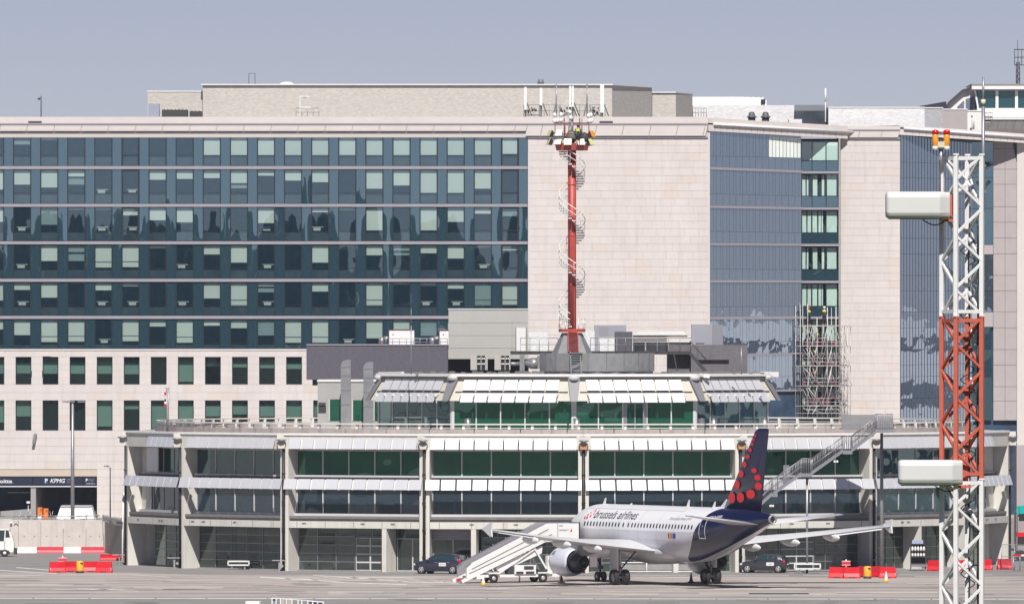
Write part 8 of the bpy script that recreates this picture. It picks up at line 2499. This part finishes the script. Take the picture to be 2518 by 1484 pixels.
# airport tug cut by the edge of the picture
Yt = gy(1367.5); 
def ux(px): return wx(px, Yt)
def uz(py): return wz(py, Yt)
tug = thing('tug', 'white baggage tug in front of the concrete wall, cut off by the picture edge', 'tug', (ux(-15), Yt + .8, 0))
b = MB(); b.prism([(ux(-70), uz(1352)), (ux(22), uz(1352)), (ux(22), uz(1362)), (ux(-70), uz(1362))], Yt, Yt + 1.6, 'xz'); part('chassis', b.mesh('chassis', M['dark']), tug)
b = MB(); b.prism([(ux(-70), uz(1351)), (ux(11), uz(1351)), (ux(11), uz(1330)), (ux(-70), uz(1328))], Yt + .02, Yt + 1.58, 'xz'); part('body', b.mesh('body', M['white']), tug)
b = MB(); b.prism([(ux(11.5), uz(1355)), (ux(33), uz(1355)), (ux(35), uz(1338)), (ux(31), uz(1320)), (ux(13), uz(1321))], Yt + .04, Yt + 1.5, 'xz'); part('bonnet', b.mesh('bonnet', M['white']), tug)
b = MB()
for (x0, y0, x1, y1) in ((11, 1330, 13, 1301), (-4, 1330, -3, 1301), (26, 1320, 22, 1301)):
    for yy in (.08, 1.5): b.beam((ux(x0), Yt + yy, uz(y0)), (ux(x1), Yt + yy, uz(y1)), .09)
b.box(ux(-50), ux(24), Yt, Yt + 1.6, uz(1302), uz(1299))
part('cab_frame', b.mesh('cab_frame', M['white']), tug)
b = MB(); b.prism([(ux(-3), uz(1330)), (ux(10.5), uz(1330)), (ux(11.8), uz(1303)), (ux(-2), uz(1303))], Yt + .1, Yt + .13, 'xz'); b.prism([(ux(13), uz(1321)), (ux(25), uz(1320)), (ux(21.5), uz(1303)), (ux(14), uz(1303))], Yt + .1, Yt + .13, 'xz'); part('cab_window', b.mesh('cab_window', cg), tug)
for px in (11.5, -38):
    b = MB(); b.lathe([(.14, -.1), (.27, -.11), (.3, -.07), (.3, .07), (.27, .11), (.14, .1)], 18, (ux(px), Yt + .02, .3), 'y'); w = part('wheel', b.mesh('wheel', M['rubber']), tug)
    b = MB(); b.lathe([(0, -.12), (.15, -.1), (.15, .1), (0, .1)], 12, (ux(px), Yt + .02, .3), 'y'); part('hub', b.mesh('hub', M['white']), w)
b = MB(); b.box(ux(33), ux(41), Yt + .3, Yt + 1.2, uz(1362), uz(1346)); part('bumper', b.mesh('bumper', M['dark']), tug)
b = MB(); b.box(ux(36.5), ux(42), Yt + .26, Yt + .5, uz(1346), uz(1341)); part('lamp', b.mesh('lamp', M['cream']), tug)
# behind the wall
Yv = 1060.0
def vx(px): return wx(px, Yv)
def vz(py): return wz(py, Yv)
van = thing('van', 'white van behind the concrete wall with only its roof showing', 'van', (vx(185), Yv + 2.2, 0))
b = MB(); b.hexa([(vx(138), Yv, .4), (vx(233), Yv, .4), (vx(233), Yv + 5, .4), (vx(138), Yv + 5, .4), (vx(138), Yv, 1.3), (vx(233), Yv, 1.3), (vx(233), Yv + 5, 1.3), (vx(138), Yv + 5, 1.3)]); part('body', b.mesh('body', M['white']), van)
b = MB(); b.hexa([(vx(139), Yv + .02, 1.302), (vx(231), Yv + .02, 1.302), (vx(231), Yv + 4.9, 1.302), (vx(139), Yv + 4.9, 1.302), (vx(148), Yv + .4, vz(1246.5)), (vx(225), Yv + .4, vz(1246.5)), (vx(225), Yv + 4.6, vz(1246.5)), (vx(148), Yv + 4.6, vz(1246.5))]); part('cab', b.mesh('cab', M['white']), van)
b = MB(); b.box(vx(149), vx(224), Yv + .3, Yv + 4.6, vz(1246.3), vz(1242.5)); part('roof', b.mesh('roof', mat('van_roof', (.45, .45, .45), .5)), van)
b = MB()
for px in (152, 220):
    for yy in (.8, 4): b.tube((vx(px) - .12, Yv + yy, .38), (vx(px) + .12, Yv + yy, .38), .38, 14)
part('wheel', b.mesh('wheel', M['rubber']), van)
Yg = 1115.0
for (a, c, y0, lab) in ((92.5, 104, 1246.5, 'orange ticket machine with a white foot at the garage pillar'), (107, 118.5, 1249, 'plain orange ticket machine next to the garage ramp wall')):
    t = thing('ticket_machine', lab, 'ticket machine', (wx((a + c) / 2, Yg), Yg, 0), 'ticket machines at the garage')
    b = MB(); b.box(wx(a, Yg), wx(c, Yg), Yg, Yg + .4, .35 if a < 100 else 0, wz(y0, Yg)); part('cabinet', b.mesh('cabinet', M['orange']), t)
    b = MB(); b.box(wx(a + 7, Yg), wx(c - 2, Yg), Yg - .02, Yg - .002, wz(y0 + 9, Yg), wz(y0 + 3, Yg)); part('panel', b.mesh('panel', M['dark']), t)
    if a < 100: b = MB(); b.box(wx(a, Yg), wx(c - 2, Yg), Yg + .01, Yg + .4, 0, .345); b.box(wx(a, Yg), wx(c - 2, Yg), Yg - .02, Yg + .0, wz(1275, Yg), wz(1265.5, Yg)); part('foot', b.mesh('foot', M['white']), t)
b = MB(); b.hexa([(wx(1, 1100), 1100, 0), (wx(79, 1100), 1100, 0), (wx(79, 1100), 1100.3, 0), (wx(1, 1100), 1100.3, 0), (wx(1, 1100), 1100, wz(1256, 1100)), (wx(79, 1100), 1100, wz(1250, 1100)), (wx(79, 1100), 1100.3, wz(1250, 1100)), (wx(1, 1100), 1100.3, wz(1256, 1100))])
solo('low_wall', b.mesh('low_wall', M['concrete_grey']), 'low grey ramp wall in front of the dark garage mouth', 'wall')
gc = thing('camera_pole', 'small white camera on a thin post beside the garage pillar', 'camera pole', (wx(69, 1098), 1098, 0), None)
b = MB(); b.tube((wx(69.5, 1098), 1098, 0), (wx(69.5, 1098), 1098, wz(1240, 1098)), .06, 6); part('pole', b.mesh('pole', M['alu']), gc)
b = MB(); b.box(wx(65.5, 1098), wx(74, 1098), 1097.8, 1098.2, wz(1236.5, 1098), wz(1231.5, 1098)); part('camera', b.mesh('camera', M['white']), gc)

# ------------------------------------------------------------------ carts, rack, fences
def cart(px0, px1, y0, y1, yb, lab):
    Y = gy(yb); t = thing('steel_cart', lab, 'cart', (wx((px0 + px1) / 2, Y), Y + .4, 0), 'steel carts at the pier')
    b = MB(); x0, x1 = wx(px0, Y), wx(px1, Y); zt, zb2 = wz(y0, Y), wz(y1, Y)
    for yy in (0, .8):
        b.beam((x0, Y + yy, zt), (x1, Y + yy, zt), .1); b.beam((x0, Y + yy, zb2), (x1, Y + yy, zb2), .1)
    for xx in (x0, x1):
        b.beam((xx, Y, zb2), (xx, Y, zt), .1); b.beam((xx, Y, zt), (xx, Y + .8, zt), .08); b.beam((xx, Y, zb2), (xx, Y + .8, zb2), .08)
    part('frame', b.mesh('frame', M['white']), t)
    b = MB(); b.box(x0 + .06, x1 - .06, Y + .06, Y + .74, zb2 - .02, zb2 + .05); part('bed', b.mesh('bed', M['alu']), t)
    for f in (.2, .8):
        for yy in (.05, .75):
            xx = x0 + (x1 - x0) * f; b = MB(); b.beam((xx, Y + yy, zb2), (xx, Y + yy, .06), .07); b.tube((xx, Y + yy - .05, .09), (xx, Y + yy + .05, .09), .09, 8)
            part('leg', b.mesh('leg', M['alu']), t)


cart(561, 612, 1379, 1388, 1399, 'low steel cart in the first wide bay from the end of the pier')
cart(1954, 2017, 1385.5, 1397, 1409, 'low steel cart beside the grey hatchback')
Yk = 899.5
rk = thing('bottle_rack', 'dark wheeled rack with two rows of white canisters at the pier', 'rack', (wx(2257, Yk), Yk, 0))
b = MB()
for xx in (2240, 2276):
    for yy in (0, .6): b.beam((wx(xx, Yk), Yk + yy, .1), (wx(xx, Yk), Yk + yy, wz(1336, Yk)), .06)
for py in (1353, 1367.5, 1383): b.box(wx(2240, Yk), wx(2276, Yk), Yk, Yk + .6, wz(py, Yk) - .05, wz(py, Yk))
b.box(wx(2240, Yk), wx(2276, Yk), Yk + .55, Yk + .6, .4, wz(1336, Yk))
part('frame', b.mesh('frame', M['dark']), rk)
b = MB(); b.box(wx(2240, Yk), wx(2290, Yk), Yk - .1, Yk - .02, wz(1392, Yk), wz(1386, Yk)); b.box(wx(2240, Yk), wx(2276, Yk), Yk - .08, Yk - .02, wz(1400, Yk), wz(1398, Yk)); part('base_rail', b.mesh('base_rail', M['alu']), rk)
cn = 0
for row, (y0, y1) in enumerate(((1340, 1353), (1354.5, 1367))):
    for i in range(5):
        if row == 1 and False: continue
        x = wx(2244 + i * 7, Yk); z0 = wz(y1, Yk); z1 = wz(y0, Yk)
        b = MB(); b.lathe([(0, z0 + .005), (.085, z0 + .005), (.095, z0 + .05), (.09, z0 + (z1 - z0) * .62), (.04, z0 + (z1 - z0) * .85), (.035, z1 - .02), (0, z1 - .02)], 12, (x, Yk + .2, 0))
        solo('canister', b.mesh('canister', M['white_plastic']), '%s white canister on the %s shelf of the dark rack at the pier' % (('first', 'second', 'third', 'fourth', 'fifth')[i], ('upper', 'lower')[row]), 'canister', 'canisters on the rack')
for i in range(3):
    x = wx(2243 + i * 9.5, Yk); b = MB(); b.box(x, x + .26, Yk + .1, Yk + .5, wz(1336, Yk) , wz(1327.5, Yk)); b.box(x + .03, x + .23, Yk + .15, Yk + .45, wz(1327.5, Yk) + .002, wz(1326.5, Yk))
    solo('crate', b.mesh('crate', mat('pale_blue_crate', (.38, .42, .6), .5) if i == 0 else bpy.data.materials['pale_blue_crate']), '%s pale blue box on top of the dark canister rack' % ('first', 'middle', 'last')[i], 'box', 'boxes on the rack')
b = MB(); b.box(wx(2239, Yk), wx(2277, Yk), Yk + .02, Yk + .6, wz(1337, Yk) , wz(1336.2, Yk)); part('top_shelf', b.mesh('top_shelf', M['dark']), rk)
Yf = gy(1406)
fn = thing('rail_fence', 'white framed rail fence with dark infill behind the airliner wheels', 'fence', (wx(1570, Yf), Yf, 0))
b = MB()
for px in (1455, 1500, 1590, 1659, 1715): b.tube((wx(px, Yf), Yf, 0), (wx(px, Yf), Yf, wz(1381, Yf)), .05, 6)
for py in (1382, 1404): b.tube((wx(1455, Yf), Yf, wz(py, Yf)), (wx(1715, Yf), Yf, wz(py, Yf)), .05, 6)
part('frame', b.mesh('frame', M['white']), fn)
for a, c in ((1457, 1498), (1502, 1588), (1592, 1657), (1661, 1713)):
    b = MB(); b.box(wx(a, Yf), wx(c, Yf), Yf + .05, Yf + .08, wz(1401, Yf), wz(1384, Yf)); part('infill', b.mesh('infill', M['room_grey'] if a > 1500 else M['room_teal']), fn)
Yq = 903.0
wg = thing('wire_gate', 'thin wire mesh gate beside the lone red barrier at the pier end', 'gate', (wx(2490, Yq), Yq, 0))
b = MB()
for px in (2451 + 12, 2495, 2530): b.tube((wx(px, Yq), Yq, 0), (wx(px, Yq), Yq, wz(1337, Yq)), .03, 6)
for py in (1337, 1367, 1392): b.tube((wx(2463, Yq), Yq, wz(py, Yq)), (wx(2530, Yq), Yq, wz(py, Yq)), .02, 5)
part('frame', b.mesh('frame', M['alu']), wg)
b = MB()
for i in range(40): xx = wx(2463 + i * 1.7, Yq); b.box(xx - .004, xx + .004, Yq - .004, Yq + .004, .1, wz(1337, Yq))
part('wire', b.mesh('wire', M['alu']), wg)
b = MB(); b.box(wx(2491, 899), wx(2511, 899), 899, 899.1, wz(1366, 899), wz(1362, 899)); pl_ = thing('bar_stand', 'red and white barrier bar on a grey stand beside the wire gate', 'barrier', (wx(2505, 899), 899, 0))
part('red_bar', b.mesh('red_bar', M['red_plastic']), pl_)
b = MB(); b.box(wx(2511.3, 899), wx(2540, 899), 899, 899.1, wz(1366, 899), wz(1362, 899)); part('white_bar', b.mesh('white_bar', M['white']), pl_)
b = MB()
for px in (2492, 2508, 2530): b.tube((wx(px, 899), 899.05, 0), (wx(px, 899), 899.05, wz(1362, 899)), .04, 6)
b.box(wx(2493, 899), wx(2507, 899), 899, 899.3, .3, .75); part('stand', b.mesh('stand', M['alu']), pl_)
# teal access machine at the picture edge
Ya = 936.0
tm = thing('access_platform', 'teal access platform machine behind the pier end at the picture edge', 'access platform', (wx(2530, Ya), Ya, 0))
b = MB(); b.beam((wx(2500, Ya), Ya, wz(1260, Ya)), (wx(2560, Ya), Ya, wz(1225, Ya)), .3, .35); b.beam((wx(2502, Ya), Ya + .5, wz(1250, Ya)), (wx(2560, Ya), Ya + .5, wz(1240, Ya)), .3, .4); b.box(wx(2506, Ya), wx(2570, Ya), Ya - .5, Ya + 1, wz(1262, Ya), wz(1244, Ya))
part('boom', b.mesh('boom', M['teal_paint']), tm)
b = MB(); b.box(wx(2503, Ya), wx(2575, Ya), Ya, Ya + 1.2, .5, wz(1262.5, Ya)); part('column', b.mesh('column', M['concrete_grey']), tm)
b = MB(); b.box(wx(2500, Ya), wx(2580, Ya), Ya - .6, Ya + 1.6, wz(1318, Ya), wz(1308, Ya)); part('deck', b.mesh('deck', M['red_plastic']), tm)
b = MB()
for px in (2510, 2560):
    b.tube((wx(px, Ya), Ya - .3, .45), (wx(px, Ya), Ya + 1.6, .45), .45, 14)
part('wheel', b.mesh('wheel', M['rubber']), tm)
b = MB(); b.box(wx(2500, 975), wx(2640, 975), 975, 980, 0, 9); solo('annex_building', b.mesh('annex_building', M['rib']), 'plain pinkish annex wall behind the teal machine', 'building')

# ------------------------------------------------------------------ things at the lower edge, nearer the viewer
Yn = 752.0
def nx(px): return wx(px, Yn)
def nz(py): return wz(py, Yn)
bt = thing('baggage_trolley', 'white framed baggage trolley cut by the lower edge of the picture', 'trolley', (nx(730), Yn, 0))
b = MB(); qq = random.Random(9)
tops = [(669, 1469), (679, 1470), (690, 1470), (704, 1472), (718, 1473), (733, 1474), (742, 1475), (757, 1476), (769, 1476), (781, 1477), (795, 1479)]
for px, py in tops: b.beam((nx(px), Yn, .5), (nx(px), Yn, nz(py)), .07)
b.beam((nx(669), Yn, nz(1469)), (nx(690), Yn, nz(1470)), .06); b.beam((nx(757), Yn, nz(1475.5)), (nx(797), Yn, nz(1479)), .06); b.beam((nx(669), Yn, .55), (nx(797), Yn, .55), .15)
b.beam((nx(690), Yn + 1, nz(1471)), (nx(757), Yn + 1, nz(1476)), .05)
part('frame', b.mesh('frame', M['white']), bt)
b = MB(); b.box(nx(671), nx(680), Yn + .1, Yn + 1.2, .5, nz(1471)); b.box(nx(759), nx(792), Yn + .1, Yn + 1.2, .5, nz(1479)); part('curtain', b.mesh('curtain', M['room_blue']), bt)
b = MB(); b.box(nx(706), nx(716), Yn + .2, Yn + 1, .7, nz(1474.5)); b.box(nx(692), nx(700), Yn + .2, Yn + 1, .7, nz(1473)); part('load', b.mesh('load', M['concrete_pink']), bt)
b = MB(); b.box(nx(668), nx(798), Yn, Yn + 1.4, .42, .52); part('bed', b.mesh('bed', M['alu']), bt)
b = MB()
for px in (685, 780):
    for yy in (.2, 1.2): b.tube((nx(px), Yn + yy - .08, .22), (nx(px), Yn + yy + .08, .22), .22, 12)
part('wheel', b.mesh('wheel', M['rubber']), bt)
dl = thing('dolly_box', 'white box on a dolly cut by the lower edge of the picture', 'box dolly', (nx(630), Yn, 0))
b = MB(); b.box(nx(603), nx(642), Yn, Yn + 1.4, .35, nz(1477.5)); o = part('box', b.mesh('box', M['white_plastic']), dl); mo = o.modifiers.new('bevel', 'BEVEL'); mo.width = .05; mo.segments = 2
b = MB(); b.box(nx(602), nx(644), Yn, Yn + 1.4, .22, .34); b.box(nx(638), nx(641), Yn - .05, Yn - .01, nz(1480), nz(1478)); part('base', b.mesh('base', M['dark']), dl)
# ------------------------------------------------------------------ thin summer haze over the whole airfield
hz = bpy.data.materials.new('haze'); hz.use_nodes = True
hn = hz.node_tree; hn.nodes.clear()
ho = hn.nodes.new('ShaderNodeOutputMaterial'); hv = hn.nodes.new('ShaderNodeVolumePrincipled')
hv.inputs['Color'].default_value = (.86, .90, 1.0, 1); hv.inputs['Density'].default_value = 0.00004; hv.inputs['Anisotropy'].default_value = 0.0
hn.links.new(hv.outputs[0], ho.inputs['Volume'])
b = MB(); b.box(-2410, 2410, -810, 2410, -1.02, 62)
solo('haze', b.mesh('haze', hz), kind='stuff')
